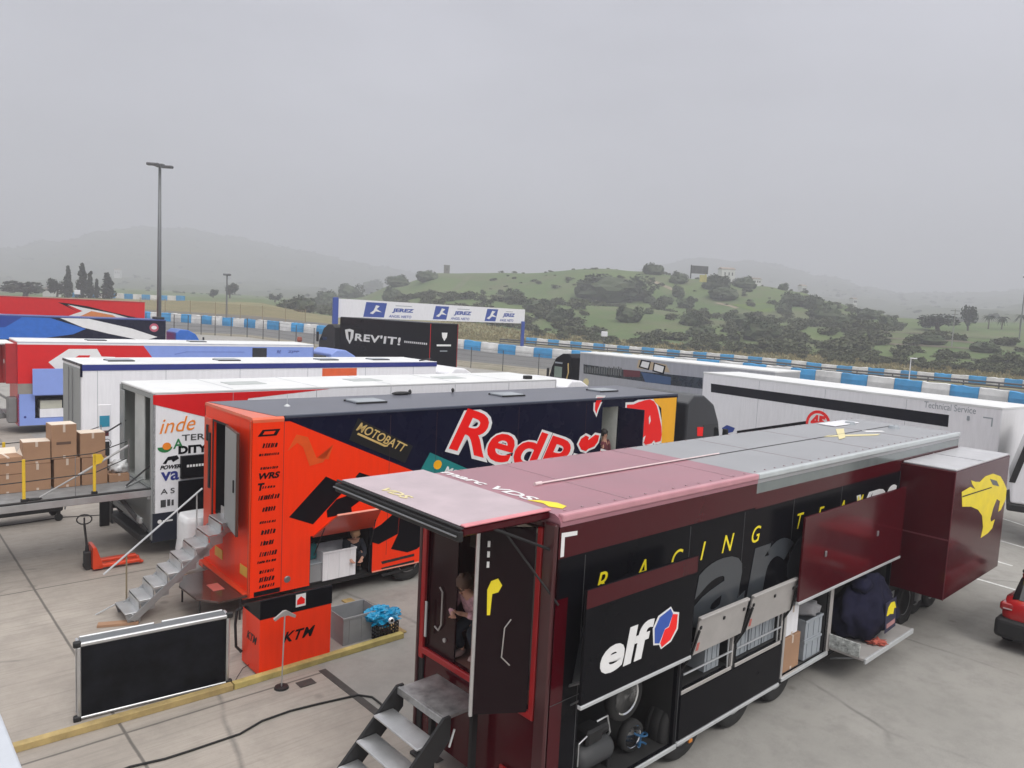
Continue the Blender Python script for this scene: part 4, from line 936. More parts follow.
obj('handrail', MB().tube([(-2.15, 1.86, .78), (-.35, 1.66, 2.32)], .02, 8), ALU, stt)
obj('rail_post', MB().tube([(-1.75, 1.82, .2), (-1.75, 1.82, 1.12)], .016, 8), mat('brass_post', (.3, .25, .17), .4, metal=.6), stt)
obj('rail_post', MB().tube([(-.45, 1.68, 1.5), (-.45, 1.68, 2.25)], .016, 8), ALU, stt)
obj('foot', MB().tube([(-1.9, 1.75, .2), (-2.3, 1.85, .0)], .015, 6).tube([(-1.85, 1.0, .2), (-1.8, 1.0, .0)], .02, 6), ALU, stt)
# white wrapped pallet behind the stairs
t = thing('wrapped_pallet_load', 'white film-wrapped load standing behind the aluminium stairs', 'wrapped load', wor('O', .12, 3.15, 0), hO)
obj('pallet', MB().box(-.5, .5, -.45, .45, .08, .12).box(-.5, .5, -.45, -.35, 0, .08).box(-.5, .5, .35, .45, 0, .08), CARD, t)
b2 = bmesh.new(); bmesh.ops.create_cube(b2, size=1); bmesh.ops.subdivide_edges(b2, edges=b2.edges[:], cuts=7, use_grid_fill=True)
for v in b2.verts:
    p = v.co; k = 1 + .05 * noise.noise(p * 4) - .12 * (p.z + .5) ** 2
    rr = math.hypot(p.x, p.y); sq = 1 if rr < .5 else 1 - .18 * (rr - .5) / .2
    v.co = Vector((p.x * .95 * k * sq, p.y * .85 * k * sq, .12 + (p.z + .5) * 1.25))
mb = MB(); mb.merge(b2); obj('load', mb, WRAP, t, smooth=True)
# ---- objects on the ground in front of the orange truck
t = thing('tool_cabinet', 'tall orange cabinet with a black top band and brand letters, beside the plank', 'cabinet', wor('O', 0, 0, 0), hO)
cu0, cu1, cv0, cv1 = -.80, .50, -2.36, -1.62
obj('body', MB().box(cu0, cu1, cv0, cv1, .02, 1.0, .012), ORANGE, t)
obj('top_band', MB().prism([(cv0 - .005, 1.001), (cv0 - .005, 1.32), (cv0 + .03, 1.33), (cv1 + .005, 1.03), (cv1 + .005, 1.001)], 'x', cu0 - .005, cu1 + .005, .004), BLACKP, t)
lt = txt(t, 'lettering', 'KTM', BLACKP, (cu0 + .40, .50), h=.18, wd=.52, shear=.4, bold=.025, spacing=1.15, off=-cv0 + .001)
rt = txt(t, 'lettering', 'KTM', BLACKM, (cv0 + .52, .52), face='rear', h=.14, wd=.36, shear=.35, bold=.02, spacing=1.15, off=-cu0 + .001)
poly(t, 'badge', rect(cu0 + .62, cu0 + .80, 1.08, 1.30), WHITEV, off=-cv0 + .006); poly(t, 'badge', [(cu0 + .64, 1.12), (cu0 + .78, 1.12), (cu0 + .78, 1.2), (cu0 + .71, 1.26), (cu0 + .64, 1.2)], RED, off=-cv0 + .011)
obj('foot', MB().box(cu0 + .03, cu0 + .12, cv0 + .03, cv1 - .03, 0, .02).box(cu1 - .12, cu1 - .03, cv0 + .03, cv1 - .03, 0, .02), BLACKM, t)
obj('handle', MB().tube([(cu0 - .03, cv1 - .08, 1.0), (cu0 - .1, cv1 - .02, .95), (cu0 - .12, cv1, .7), (cu0 - .1, cv1, .3), (cu0 - .02, cv1 - .05, .2)], .025, 8), BLACKM, t)
# grey open crate
def at_ground(name, label, cat, px, py, deg, z=0, **k):
    p = gz(px, py, z); return thing(name, label, cat, (p.x, p.y, z), deg, **k)
p = (gz(337, 648) + gz(362, 625)) / 2
crate((p.x + .05, p.y + .05, 0), hO, .78, .62, .52, mat('grey_sheet', (.27, .28, .29), .5), 'open_grey_crate', 'open grey crate on the ground between the orange cabinet and the black basket', 'crate')
p = (gz(371, 644) + gz(392, 634)) / 2
t = thing('mesh_basket', 'small black mesh basket on the ground holding blue plastic film', 'basket', (p.x - .02, p.y + .17, 0), hO)
mb = MB()
for k in range(8):
    a = -.22 + k * .44 / 7; mb.box(a - .008, a + .008, -.2, -.192, 0, .3).box(a - .008, a + .008, .192, .2, 0, .3)
for k in range(7):
    a = -.2 + k * .4 / 6; mb.box(-.228, -.22, a - .008, a + .008, 0, .3).box(.22, .228, a - .008, a + .008, 0, .3)
for z in (.0, .07, .14, .21, .28): mb.box(-.23, .23, -.21, -.2, z, z + .02).box(-.23, .23, .2, .21, z, z + .02).box(-.235, -.228, -.2, .2, z, z + .02).box(.228, .235, -.2, .2, z, z + .02)
obj('mesh_side', mb, BLACKM, t); obj('base', MB().box(-.22, .22, -.19, .19, .0, .015), BLACKM, t)
mb = MB()
for k, (a, b_, c_, r1) in enumerate([(0, 0, .34, .22), (-.18, .08, .42, .17), (.15, -.02, .40, .16), (-.05, .05, .5, .14), (-.26, -.08, .46, .1)]): mb.blob((a, b_, c_), (r1 * 1.25, r1, r1 * .55), 3, .7, 3.5, k)
o = obj('blue_plastic_bag', mb, BLUEBAG); tag(o, 'crumpled bright blue plastic film stuffed in the mesh basket', 'plastic bag'); o.location = (p.x - .02, p.y + .17, 0); o.rotation_euler = (0, 0, R_(hO))
o = obj('chrome_can', MB().lathe([(.001, 0), (.06, 0), (.06, .16), (.03, .19), (.001, .19)], (0, 0, 0), 'z', 16), CHROME, smooth=False); tag(o, 'shiny metal can lying on the blue film in the basket', 'can'); o.location = (p.x + .12, p.y - .02, .38); o.rotation_euler = (R_(70), 0, R_(30))
# planks
def plank(name, label, p0, p1, wd, th, material, n=1, group='planks on the ground'):
    a, b_ = gz(*p0), gz(*p1); d_ = b_ - a; Ld = d_.length; ang = math.degrees(math.atan2(d_.y, d_.x))
    t = obj(name, MB().box(0, Ld, -wd / 2, wd / 2, 0, th, .006), material); tag(t, label, 'plank', group)
    t.location = (a.x, a.y, 0); t.rotation_euler = (0, 0, R_(ang)); return t
plank('wooden_plank', 'long yellowed timber on the ground running left along the black panel', (12, 752), (232, 689), .13, .10, WOOD)
plank('wooden_plank', 'yellow painted timber on the ground in front of the orange cabinet', (233, 688.6), (402, 637), .13, .10, mat('yellow_wood', (.50, .40, .14), .7, grime=.35, scale=4, bump=.2))
plank('wooden_plank', 'short dark-edged board lying obliquely behind the blue film basket', (346, 600), (402, 634), .22, .03, mat('board_tan', (.42, .30, .12), .7, grime=.3, scale=5))
# black display panel in aluminium frame
a, b_ = gz(77.5, 722), gz(229, 684.5); d_ = b_ - a; ang = math.degrees(math.atan2(d_.y, d_.x)); Ld = d_.length
t = thing('black_panel_board', 'long black panel with silver edges standing on its side behind the plank', 'panel', (a.x, a.y, 0), ang)
obj('panel', MB().box(.03, Ld - .03, .015, .25, .04, 1.15, .004), mat('panel_black', (.008, .009, .012), .45, grime=.8, scale=2.5, spec=.12), t)
obj('top_cover', MB().box(.03, Ld - .03, .05, .24, 1.1501, 1.165, .004), mat('panel_top', (.13, .14, .15), .5), t)
mb = MB(); mb.box(0, Ld, 0, .05, 1.12, 1.18, .012).box(0, .05, 0, .05, .02, 1.12, .012).box(Ld - .05, Ld, 0, .05, .02, 1.12, .012).box(0, Ld, 0, .05, .02, .06, .01).box(0, .04, .05, .26, 1.13, 1.175, .01).box(Ld - .04, Ld, .05, .26, 1.13, 1.175, .01)
mb.box(.05, Ld * .5, .235, .27, 1.14, 1.19, .01).box(Ld * .5 + .1, Ld - .05, .235, .27, 1.14, 1.19, .01).box(0, .04, .22, .26, .02, 1.13, .01)
obj('aluminium_edge', mb, ALU, t)
mb = MB()
for xx in (.0, Ld):
    for zz in (.02, 1.15): mb.box(xx - .05, xx + .05, -.012, .07, zz - .03, zz + .06, .015)
obj('corner_piece', mb, BLACKM, t)
carton_ = obj('cardboard_sheet', MB().box(-.35, .35, -.08, .08, 0, .05, .004), CARD); tag(carton_, 'flat brown cardboard piece on the ground behind the black panel', 'cardboard'); p = gz(104, 636); carton_.location = (p.x, p.y + .5, 0); carton_.rotation_euler = (0, 0, R_(20))
# thin stand
p = gz(281.5, 688); t = thing('thin_metal_stand', 'thin silver stand with a small wing-shaped holder in front of the orange cabinet', 'stand', (p.x, p.y, 0), hO)
obj('pole', MB().tube([(0, 0, .03), (.03, .0, 1.22)], .012, 8), ALU, t)
obj('base', MB().lathe([(.001, 0), (.12, 0), (.11, .03), (.001, .035)], (0, 0, 0), 'z', 14), BLACKM, t)
obj('holder', MB().prism([(-.16, 1.2), (-.06, 1.26), (.0, 1.3), (.05, 1.3), (.12, 1.25), (.22, 1.18), (.2, 1.14), (.08, 1.21), (-.04, 1.21), (-.14, 1.16)], 'y', -.02, .02, .004), ALUB, t)
p = gz(300, 683); mh = obj('drain_cover', MB().box(-.14, .14, -.1, .1, .001, .006), mat('drain_iron', (.05, .048, .045), .6)); mh.location = (p.x + .1, p.y, .004); mh.rotation_euler = (0, 0, R_(hO)); tag(mh, 'small dark inspection cover in the concrete beside the thin stand', 'drain cover')
# cable
pts = [gz(*q) for q in ((95, 782), (130, 768), (165, 760), (190, 752), (215, 743.5), (240, 735), (262, 722), (290, 712), (318, 705), (340, 700), (358, 696), (372, 698), (381, 705), (386, 716))]
tag(obj('black_cable', MB().tube([(q.x, q.y, .018) for q in pts], .016, 8), RUBBER, smooth=True), 'black cable snaking over the concrete towards the aluminium steps', 'cable')
p0 = gz(180, 692); tag(obj('thin_wire', MB().tube([gz(*q) + Vector((0, 0, .01 + (i in (3, 4, 5)) * .06)) for i, q in enumerate(((233, 690), (234, 684), (237, 678), (243, 672), (250, 668), (258, 664)))], .006, 6), BLACKM), 'thin dark wire looping beside the corner of the orange cabinet', 'wire')
# pallet jack
p = gz(86, 571); q = gz(133, 563.5); dd = q - p; ang = math.degrees(math.atan2(dd.y, dd.x))
t = thing('pallet_jack', 'orange pallet jack with a black looped handle on the concrete', 'pallet jack', (p.x, p.y + .15, 0), ang)
t.scale = (.88, 1, 1)
obj('fork', MB().box(.12, 1.15, -.27, -.11, .06, .14, .02).box(1.1, 1.22, -.25, -.13, .03, .09, .02), ORANGED, t)
obj('fork', MB().box(.12, 1.15, .11, .27, .06, .14, .02).box(1.1, 1.22, .13, .25, .03, .09, .02), ORANGED, t)
obj('frame', MB().prism([(.02, .05), (.02, .55), (.10, .55), (.25, .14), (.25, .05)], 'y', -.27, .27, .01), ORANGED, t)
obj('pump', MB().box(-.14, .02, -.09, .09, .12, .42, .02).lathe([(.05, .4), (.04, .55)], (-.06, 0, 0), 'z', 10), BLACKM, t)
hl = [(-.06, 0, .5), (-.12, 0, 1.05)]
la = R_(30 - ang)
loop = [(-.12 + .17 * math.cos(la) * math.sin(a), .17 * math.sin(la) * math.sin(a), 1.16 - .11 * math.cos(a)) for a in [k * 2 * math.pi / 14 for k in range(15)]]
obj('handle', MB().tube(hl, .028, 8).tube(loop, .016, 8).tube([(-.12, 0, 1.05), (-.12, 0, 1.2)], .02, 8), BLACKM, t)
for v in (-.06, .06): obj('steer_wheel', MB().lathe([(.001, -.03), (.09, -.03), (.09, .03), (.001, .03)], (-.06, v, .09), 'y', 16), RUBBER, t)
# ================================================================== WHITE TRANSPORTER WITH TAIL LIFT
x, y, h = TR['W']; hW = h
Wt = thing('race_transporter', 'white transporter with a red top stripe and an open rear with a tail lift ramp', 'transporter', (x, y, 0), h, GT)
L = 13.6; W = 2.55
wall(Wt, 'side_wall', [0, L], [.42, 3.93], [(3.0, 5.6, .3, .95)], 0, .05, WHITE); wall(Wt, 'far_wall', [0, L], [.42, 3.93], [], W, W - .05, WHITE)
wall(Wt, 'front_wall', [0, W], [.95, 3.93], [], L - .05, L, WHITE, 'front')
wall(Wt, 'rear_wall', [0, W], [.42, 3.93], [(.13, W - .13, 1.66, 3.82)], 0, .06, GREYD, 'rear')
obj('roof', MB().box(-.01, L, -.01, W + .01, 3.93, 4.0, .02), WROOF, Wt)
obj('floor', MB().box(.06, 6, .06, W - .06, 1.60, 1.66), DGREY, Wt)
liner(Wt, 'cargo_bay', .06, 6, .1, W - .1, 1.665, 3.85, mat('bay_grey', (.34, .36, .34), .6), 'u0')
obj('inner_door', MB().box(.12, .16, 1.05, 1.8, 1.67, 3.8, .01), mat('bay_door', (.6, .62, .6), .5), Wt)
obj('cupboard', MB().box(.5, 1.5, .12, .6, 1.67, 2.6, .01).box(.5, 1.5, .12, .55, 2.9, 3.0), DGREY, Wt)
obj('rear_post', MB().box(-.03, 0, -.01, .12, .42, 3.93, .01).box(-.03, 0, W - .12, W + .01, .42, 3.93, .01), GREYD, Wt)
obj('open_side_door', MB().box(-.06, -.02, W - .45, W - .12, 1.7, 3.8, .01), GREYD, Wt)
poly(Wt, 'red_stripe', [(0.0, 3.71), (0.0, 3.92), (4.6, 3.92), (2.3, 3.75), (1.9, 3.15)], REDP, off=.001)
poly(Wt, 'red_stripe', [(.0, 3.9), (0, 3.70), (1.9, 3.13), (2.2, 3.3), (1.2, 3.9)], REDP, off=.0055)
txt(Wt, 'lettering', 'inde', ORLET, (.14, 2.98), h=.36, wd=.80, shear=.35, bold=.0, ang=4, off=.004)
txt(Wt, 'lettering', 'TERRA', DGREY, (.66, 2.78), h=.15, wd=.95, bold=.01, off=.004)
txt(Wt, 'lettering', 'A', GRN, (.46, 2.60), h=.24, bold=.01, off=.004)
poly(Wt, 'leaf_logo', [(.10 + .17 + .17 * math.cos(a), 2.66 + .13 * math.sin(a)) for a in [k * math.pi / 8 + math.pi for k in range(9)]], GRN, off=.004)
poly(Wt, 'leaf_logo', [(.31 + .10 * math.cos(a), 2.68 + .09 * math.sin(a)) for a in [k * math.pi / 6 for k in range(12)]], ORLET, off=.0085)
txt(Wt, 'lettering', 'bmw Y', BLACKP, (.60, 2.50), h=.20, wd=.75, bold=.05, shear=.1, off=.004) if False else txt(Wt, 'lettering', 'DITY', BLACKP, (.58, 2.46), h=.20, wd=.7, bold=.05, off=.004)
poly(Wt, 'arrow_logo', [(.22, 2.26), (.34, 2.42), (.55, 2.44), (.60, 2.36), (.46, 2.28), (.42, 2.34), (.34, 2.33), (.30, 2.25)], BLACKP, off=.004)
txt(Wt, 'lettering', 'POWER', BLACKP, (.16, 2.12), h=.10, wd=.48, shear=.3, bold=.04, off=.004)
txt(Wt, 'lettering', 'va', NAVYB, (.18, 1.84), h=.22, wd=.42, bold=.02, off=.004)
txt(Wt, 'lettering', 'A S', DGREY, (.18, 1.52), h=.13, wd=.32, bold=.01, off=.004)
txt(Wt, 'lettering', 'QUALI', DGREY, (.18, 1.22), h=.17, wd=.40, bold=.05, off=.004) if False else poly(Wt, 'dark_mark', rect(.18, .30, 1.2, 1.38), DGREY, off=.004)
poly(Wt, 'dark_mark', rect(.33, .40, 1.22, 1.38), DGREY, off=.004); poly(Wt, 'dark_mark', rect(.43, .48, 1.22, 1.36), DGREY, off=.004)
poly(Wt, 'lower_panel', rect(-.03, .56, .37, 1.07), mat('night_blue', (.012, .016, .03), .35), off=.001)
poly(Wt, 'round_mark', [(.16 + .05 * math.cos(a), .86 + .05 * math.sin(a)) for a in [k * math.pi / 6 for k in range(12)]], WHITEV, off=.006)
poly(Wt, 'small_text_bar', rect(.23, .46, .84, .88), WHITEV, off=.006)
obj('black_box', MB().box(.62, 1.9, -.10, -.001, 1.86, 2.42, .01).box(.58, 1.9, -.03, -.001, 1.0, 1.8, .01), BLACKP, Wt)
mb = MB()
for k in range(6): mb.box(.75 + .07 * k, .80 + .07 * k, -.106, -.1005, 2.14, 2.20)
obj('small_text_bar', mb, WHITEV, Wt)
mb = MB()
for u in (1.9, 4.2, 6.6, 9.0, 11.3): mb.box(u - .005, u + .005, -.0085, -.002, 1.1, 3.92); mb.box(u - .006, u + .006, 0, 2.5, 4.001, 4.004)
obj('panel_seam', mb, GREYC, Wt)
for u in (2.2, 5.9, 9.2): obj('roof_panel_mark', MB().box(u, u + 1.0, .9, 1.6, 4.001, 4.012), mat('roof_hatch_grey', (.46, .49, .48), .5), Wt)
obj('roof_handle', MB().box(12.2, 12.5, .1, .3, 4.001, 4.12, .02), BLACKM, Wt)
obj('underframe', MB().box(.4, L - .4, .5, W - .5, .45, .95).box(-.25, .3, .1, W - .1, .38, .55, .02), BLACKM, Wt)
obj('bumper', MB().box(-.28, -.2, .05, W - .05, .85, 1.0, .02).box(-.10, 0, .05, W - .05, 1.42, 1.56, .01), mat('bumper_grey', (.3, .31, .31), .45), Wt)
obj('lift_arm', MB().tube([(-.05, .3, .6), (-.6, .3, 1.45)], .05, 8).tube([(-.05, W - .3, .6), (-.6, W - .3, 1.45)], .05, 8), DGREY, Wt)
for u in (3.6, 4.9): wheel(Wt, u, .22, .5, .5, .34); wheel(Wt, u, W - .22, .5, .5, .34, 1)
cab(Wt, L - .2, WHITE, W, 3.9)
# ramp (tail lift)
rp = thing('tail_lift_ramp', 'grey tail lift platform with wire railing and yellow posts behind the white truck', 'ramp', wor('W', 0, 0, 0), hW)
obj('deck', MB().box(-4.6, -.03, .12, 2.40, 1.60, 1.655, .004), mat('deck_grey', (.24, .245, .25), .6, grime=.3, bump=.3, bscale=30), rp)
obj('edge_profile', MB().box(-4.6, -.02, .02, .118, 1.50, 1.66, .01).box(-4.6, -.02, 2.402, 2.5, 1.50, 1.66, .01), ALU, rp)
obj('edge_seal', MB().box(-4.6, -.02, .015, .1, 1.662, 1.70, .008), BLACKM, rp)
for vv, lab in ((.09, None), (2.42, None)):
    for k, u in enumerate((-2.58, -1.22)):
        obj('post', MB().box(u - .03, u + .03, vv - .02, vv + .02, 1.74, 2.62, .006), YELP, rp); obj('post_foot', MB().box(u - .06, u + .06, vv - .04, vv + .04, 1.66, 1.76, .01), BLACKM, rp)
    for z0_, z1_ in ((2.58, 2.85), (2.13, 2.45)):
        obj('railing_wire', MB().tube([(-4.6, vv, z0_ - .05), (-2.58, vv, z0_), (-1.22, vv, z0_ + .05), (-.55, vv, z1_)], .012, 6), BLACKM, rp)
    obj('railing_bar', MB().tube([(-1.6, vv, 1.7), (-1.6, vv, 2.6)], .008, 5).tube([(-.5, vv, 2.1), (-.5, vv, 2.9)], .012, 5), STEEL, rp)
obj('sign_flag', MB().prism([(-1.22, 2.36), (-1.22, 2.62), (-1.08, 2.60), (-1.03, 2.5), (-1.08, 2.4)], 'y', .07, .085), YELP, rp)
obj('support_bar', MB().tube([(-.5, .3, 1.75), (.05, .3, 2.2)], .02, 6).tube([(-.6, 2.3, 2.6), (.05, 2.3, 3.0)], .02, 6), BLACKM, rp)
obj('wheel_stop', MB().tube([(-.45, .5, 1.68), (.15, 1.2, 1.68)], .02, 6), TRIM, rp)
for u in (-4.3,): obj('leg', MB().tube([(u, .2, 0), (u, .2, 1.5)], .03, 8).tube([(u, 2.3, 0), (u, 2.3, 1.5)], .03, 8), STEEL, rp)
# pole lying on deck
tag(obj('squeegee_pole', MB().tube([wor('W', -2.25, .32, 1.70), wor('W', -.45, .22, 2.72)], .018, 8).tube([wor('W', -1.5, .28, 2.12), wor('W', -.45, .22, 2.74)], .028, 8), mat('pole_mix', (.4, .4, .4), .4)), 'long squeegee pole leaning along the ramp railing towards the white truck', 'pole')
o = obj('dark_gloves', MB().blob((0, 0, .03), (.14, .06, .03), 2, .4, 4, 1).blob((-.14, .03, .03), (.08, .05, .03), 2, .4, 4, 2), BLACKM, smooth=True); tag(o, 'small dark rag lying on the ramp deck near the pole end', 'rag'); o.location = wor('W', -2.35, .28, 1.657); o.rotation_euler = (0, 0, R_(hW))
# boxes on the ramp
GB = 'cardboard boxes on the ramp'
def bx(u, sx, z, sz, label, sy=.5, v=1.45, **k): return carton(wor('W', u - .04, v, 1.656 + z), hW + k.pop('tw', 0), sx, sy, sz, label, group=GB, **k)
for u, s1, h1, h2, pos in ((-3.35, .55, .62, .5, 'outermost'),):
    bx(u, s1, 0, h1, 'cardboard box at the outer end of the ramp, cut by the picture edge')
bx(-2.66, .60, 0, .42, 'lowest of the three boxes in the stack left of the first yellow post', sy=.5)
bx(-2.66, .58, .43, .26, 'middle of the three boxes in the stack left of the first yellow post', flap=True)
bx(-2.66, .56, .70, .12, 'flat open box on top of the stack left of the first yellow post', open_=True, tw=4)
bx(-2.08, .53, 0, .62, 'lower box of the two-box stack just right of the first yellow post')
bx(-2.08, .54, .625, .50, 'pale-topped upper box of the two-box stack just right of the first yellow post', flap=True, tw=-3)
bx(-1.48, .54, 0, .68, 'lower box with silvery tape under the tallest stack on the ramp')
bx(-1.55, .52, .69, .80, 'topmost box of the tallest stack, with a hand slot in its front', flap=True, slot=True, tw=2)
bx(-.90, .55, 0, .66, 'lower box behind the second yellow post on the ramp')
bx(-.94, .54, .67, .58, 'upper box of the rightmost tall stack, a dark loop on its side', flap=True)
bx(-.36, .46, 0, .20, 'low cardboard tray nearest the white truck doorway, holding white film')
o = obj('white_film', MB().blob((0, 0, .14), (.2, .2, .15), 3, .7, 3, 4), WRAP, smooth=True); tag(o, 'crumpled white film heaped on the low cardboard tray', 'plastic film'); o.location = wor('W', -.36, 1.42, 1.86)
tag(obj('rope_ring', MB().tube([wor('W', -.64, 1.3, 2.62 + .0) + Vector((.02 * math.sin(a), 0, .1 * math.cos(a))) + Vector((.07 * math.sin(a), 0, 0)) for a in [k * math.pi / 6 for k in range(13)]], .008, 5), BLACKM), 'thin dark loop of strap hanging on the upper right box', 'strap')
# trolley & crates under the ramp
t = thing('low_trolley', 'low dark trolley on castors parked under the ramp', 'trolley', wor('W', -1.95, 4.75, 0), hW)
obj('bed', MB().box(-2.0, 1.0, -.4, .4, .28, .62, .03), BLACKM, t)
obj('handle_frame', MB().tube([(1.05, -.35, .3), (1.1, -.35, .95), (1.1, .35, .95), (1.05, .35, .3)], .02, 6), STEEL, t)
for u in (-1.8, .9):
    for v in (-.33, .33): obj('castor', MB().lathe([(.001, -.03), (.1, -.03), (.1, .03), (.001, .03)], (u, v, .1), 'y', 14).box(u - .04, u + .04, v - .05, v + .05, .18, .3, .01), RUBBER, t)
t = thing('black_shelf_rack', 'small black rack standing on the ground under the ramp near the white truck', 'rack', wor('W', .3, 3.6, 0), hW)
obj('frame', MB().box(-.3, -.26, -.2, .2, 0, 1.1, .01).box(.26, .3, -.2, .2, 0, 1.1, .01), BLACKM, t)
for z in (.12, .42, .72, 1.02): obj('shelf', MB().box(-.26, .26, -.2, .2, z, z + .14, .015), BLACKM, t)
pts = [(0, 527), (30, 523), (60, 518), (95, 516), (127, 514)]
tag(obj('thin_cable', MB().tube([gz(*q) + Vector((0, 0, .02)) for q in pts], .012, 6), BLACKM), 'thin cable on the ground passing behind the pallet jack handle', 'cable')
# ================================================================== WHITE TRAILER WITH NAVY BAND
x, y, h = TR['V']
V_ = simple_trailer('race_transporter', 'plain white transporter with a navy band along its top edge and grey rear doors', x, y, h, 13.6, 2.55, .42, 4.0, WHITE, WROOF, GREYD, None, WHITE, 3.7)
lock_rods(V_, 2.55, .7, 3.8, (1.0, 1.5))
poly(V_, 'navy_band', rect(.0, 13.6, 3.80, 3.985), NAVYB, off=.014)
obj('corner_cap', MB().box(-.03, .03, -.02, .05, 3.6, 4.01, .01).box(-.03, .0, .05, 2.5, 3.93, 4.012, .01), NAVY, V_)
poly(V_, 'orange_patch', rect(8.2, 9.7, 3.35, 3.775), mat('patch_orange', (.75, .12, .03), .4), off=.001)
mb = MB()
for u in (.45, 2.5, 5.0, 7.6, 10.1, 12.4): mb.box(u - .006, u + .006, -.004, 0, .5, 3.8)
obj('panel_seam', mb, GREYC, V_)
for u in (1.0, 4.6, 8.6, 11.0): hatch(V_, u, .9, 4.008)
obj('roof_handle', MB().tube([(12.9, .3, 4.03), (13.5, .3, 4.1), (13.6, .5, 4.1)], .03, 6), BLACKM, V_)
# poster and extinguisher strip between V and W
t = thing('wall_board', 'narrow white board with a blue square fixed near the open white truck', 'board', wor('W', -.2, 3.3, 0), TR['W'][2])
obj('board', MB().box(-.16, .16, -.02, .02, 1.5, 3.3, .01), WHITE, t)
obj('blue_square', MB().box(-.12, .12, -.026, -.0205, 2.7, 3.0), mat('cyan_vinyl', (.03, .28, .42), .4), t)
obj('dark_patch', MB().box(-.1, .1, -.026, -.0205, 2.45, 2.6), mat('wine_vinyl', (.12, .02, .03), .4), t)
obj('post', MB().box(-.12, .12, -.03, .03, 0, 2.3, .01), BLACKM, t)
# ================================================================== RED/WHITE/BLUE TRAILER
x, y, h = TR['K']
K = thing('race_transporter', 'red, white and periwinkle blue transporter with an open blue side locker, at left', 'transporter', (x, y, 0), h, GT)
L = 13.45; W = 2.55
kh = [(.62, 2.7, .68, 1.66)]
wall(K, 'side_wall', [0, L], [.38, 3.96], kh + [(3.4, 5.9, .3, .95)], 0, .05, PERI); wall(K, 'far_wall', [0, L], [.38, 3.96], [], W, W - .05, PERI)
wall(K, 'front_wall', [0, W], [.9, 3.96], [], L - .05, L, PERI, 'front'); wall(K, 'rear_wall', [0, W], [.38, 3.96], [], 0, .05, REDP, 'rear')
obj('roof', MB().box(-.01, L, -.01, W + .01, 3.96, 4.03, .02), WROOF, K)
liner(K, 'locker', .62, 2.7, .05, 1.0, .68, 1.66, mat('blue_dark_interior', (.012, .016, .04), .6))
poly(K, 'white_band', rect(0, L, 3.88, 3.955), WHITEV, off=.001)
redk = [(0, 2.2), (0, 3.875), (4.95, 3.875), (5.35, 3.3), (4.9, 2.2)]
poly(K, 'red_livery', redk, REDP, off=.001); poly(K, 'grey_band', rect(0, .56, 1.75, 2.195), mat('warm_grey', (.28, .26, .23), .5), off=.001)
poly(K, 'number_shape', [(1.13, 3.12), (1.9, 3.70), (3.02, 3.71), (3.2, 3.37), (3.75, 3.35), (3.9, 3.0), (3.5, 2.6), (1.6, 2.6)], WHITEV, off=.0055)
poly(K, 'number_shape', [(2.05, 3.25), (2.3, 3.42), (2.75, 3.42), (2.65, 3.25)], REDP, off=.01)
poly(K, 'outline_shape', [(6.3, 3.5), (6.9, 3.62), (9.7, 3.62), (9.7, 3.58), (6.9, 3.58), (6.35, 3.45)], mat('pale_blue_line', (.16, .24, .6), .4), off=.001)
obj('window', MB().box(10.1, 10.85, -.02, 0, 3.25, 3.82, .005), GLASS, K)
txt(K, 'lettering', 'RE', NAVYB, (11.4, 3.55), h=.16, wd=.2, shear=.2, off=.004); txt(K, 'lettering', 'ZJPP', NAVYB, (12.0, 3.55), h=.14, wd=.6, shear=.2, off=.004)
txt(K, 'lettering', 'GAS  CIOR', NAVYB, (11.4, 3.25), h=.10, wd=1.3, off=.004)
d = obj('locker_door', MB().box(.50, 2.75, -.30, -.26, 1.72, 2.86, .01), PERI, K)
obj('latch', MB().box(1.85, 2.1, -.312, -.3005, 2.4, 2.5, .008).box(1.85, 2.1, -.312, -.3005, 1.84, 1.92, .008), NAVYB, d)
obj('door_arm', MB().tube([(.6, -.27, 2.0), (.6, .1, 1.6)], .02, 6).tube([(2.6, -.27, 2.0), (2.6, .1, 1.6)], .02, 6), STEEL, d)
obj('skirt_lamp', MB().lathe([(.001, -.01), (.05, -.01), (.05, 0)], (.25, 0, .75), 'y', 10), NAVYB, K)
t = thing('white_drawer_unit', 'white two-tier box inside the blue open locker at far left', 'box', wor('K', 1.15, .35, .69), h)
obj('lower_box', MB().box(-.35, .55, -.3, .3, 0, .38, .01), WHITE, t); obj('upper_box', MB().box(-.33, .5, -.28, .25, .385, .75, .01), mat('cream', (.55, .55, .46), .5), t)
t = thing('black_frame_cart', 'black framed unit inside the blue open locker, right of the white box', 'cart', wor('K', 2.3, .35, .69), h)
obj('frame', MB().box(-.3, .3, -.25, -.2, .55, .6).box(-.3, -.25, -.25, -.2, 0, .6).box(.25, .3, -.25, -.2, 0, .6), mat('brown_metal', (.08, .07, .05), .5), t); obj('core', MB().box(-.22, .22, -.15, .2, .0, .5, .02), BLACKM, t)
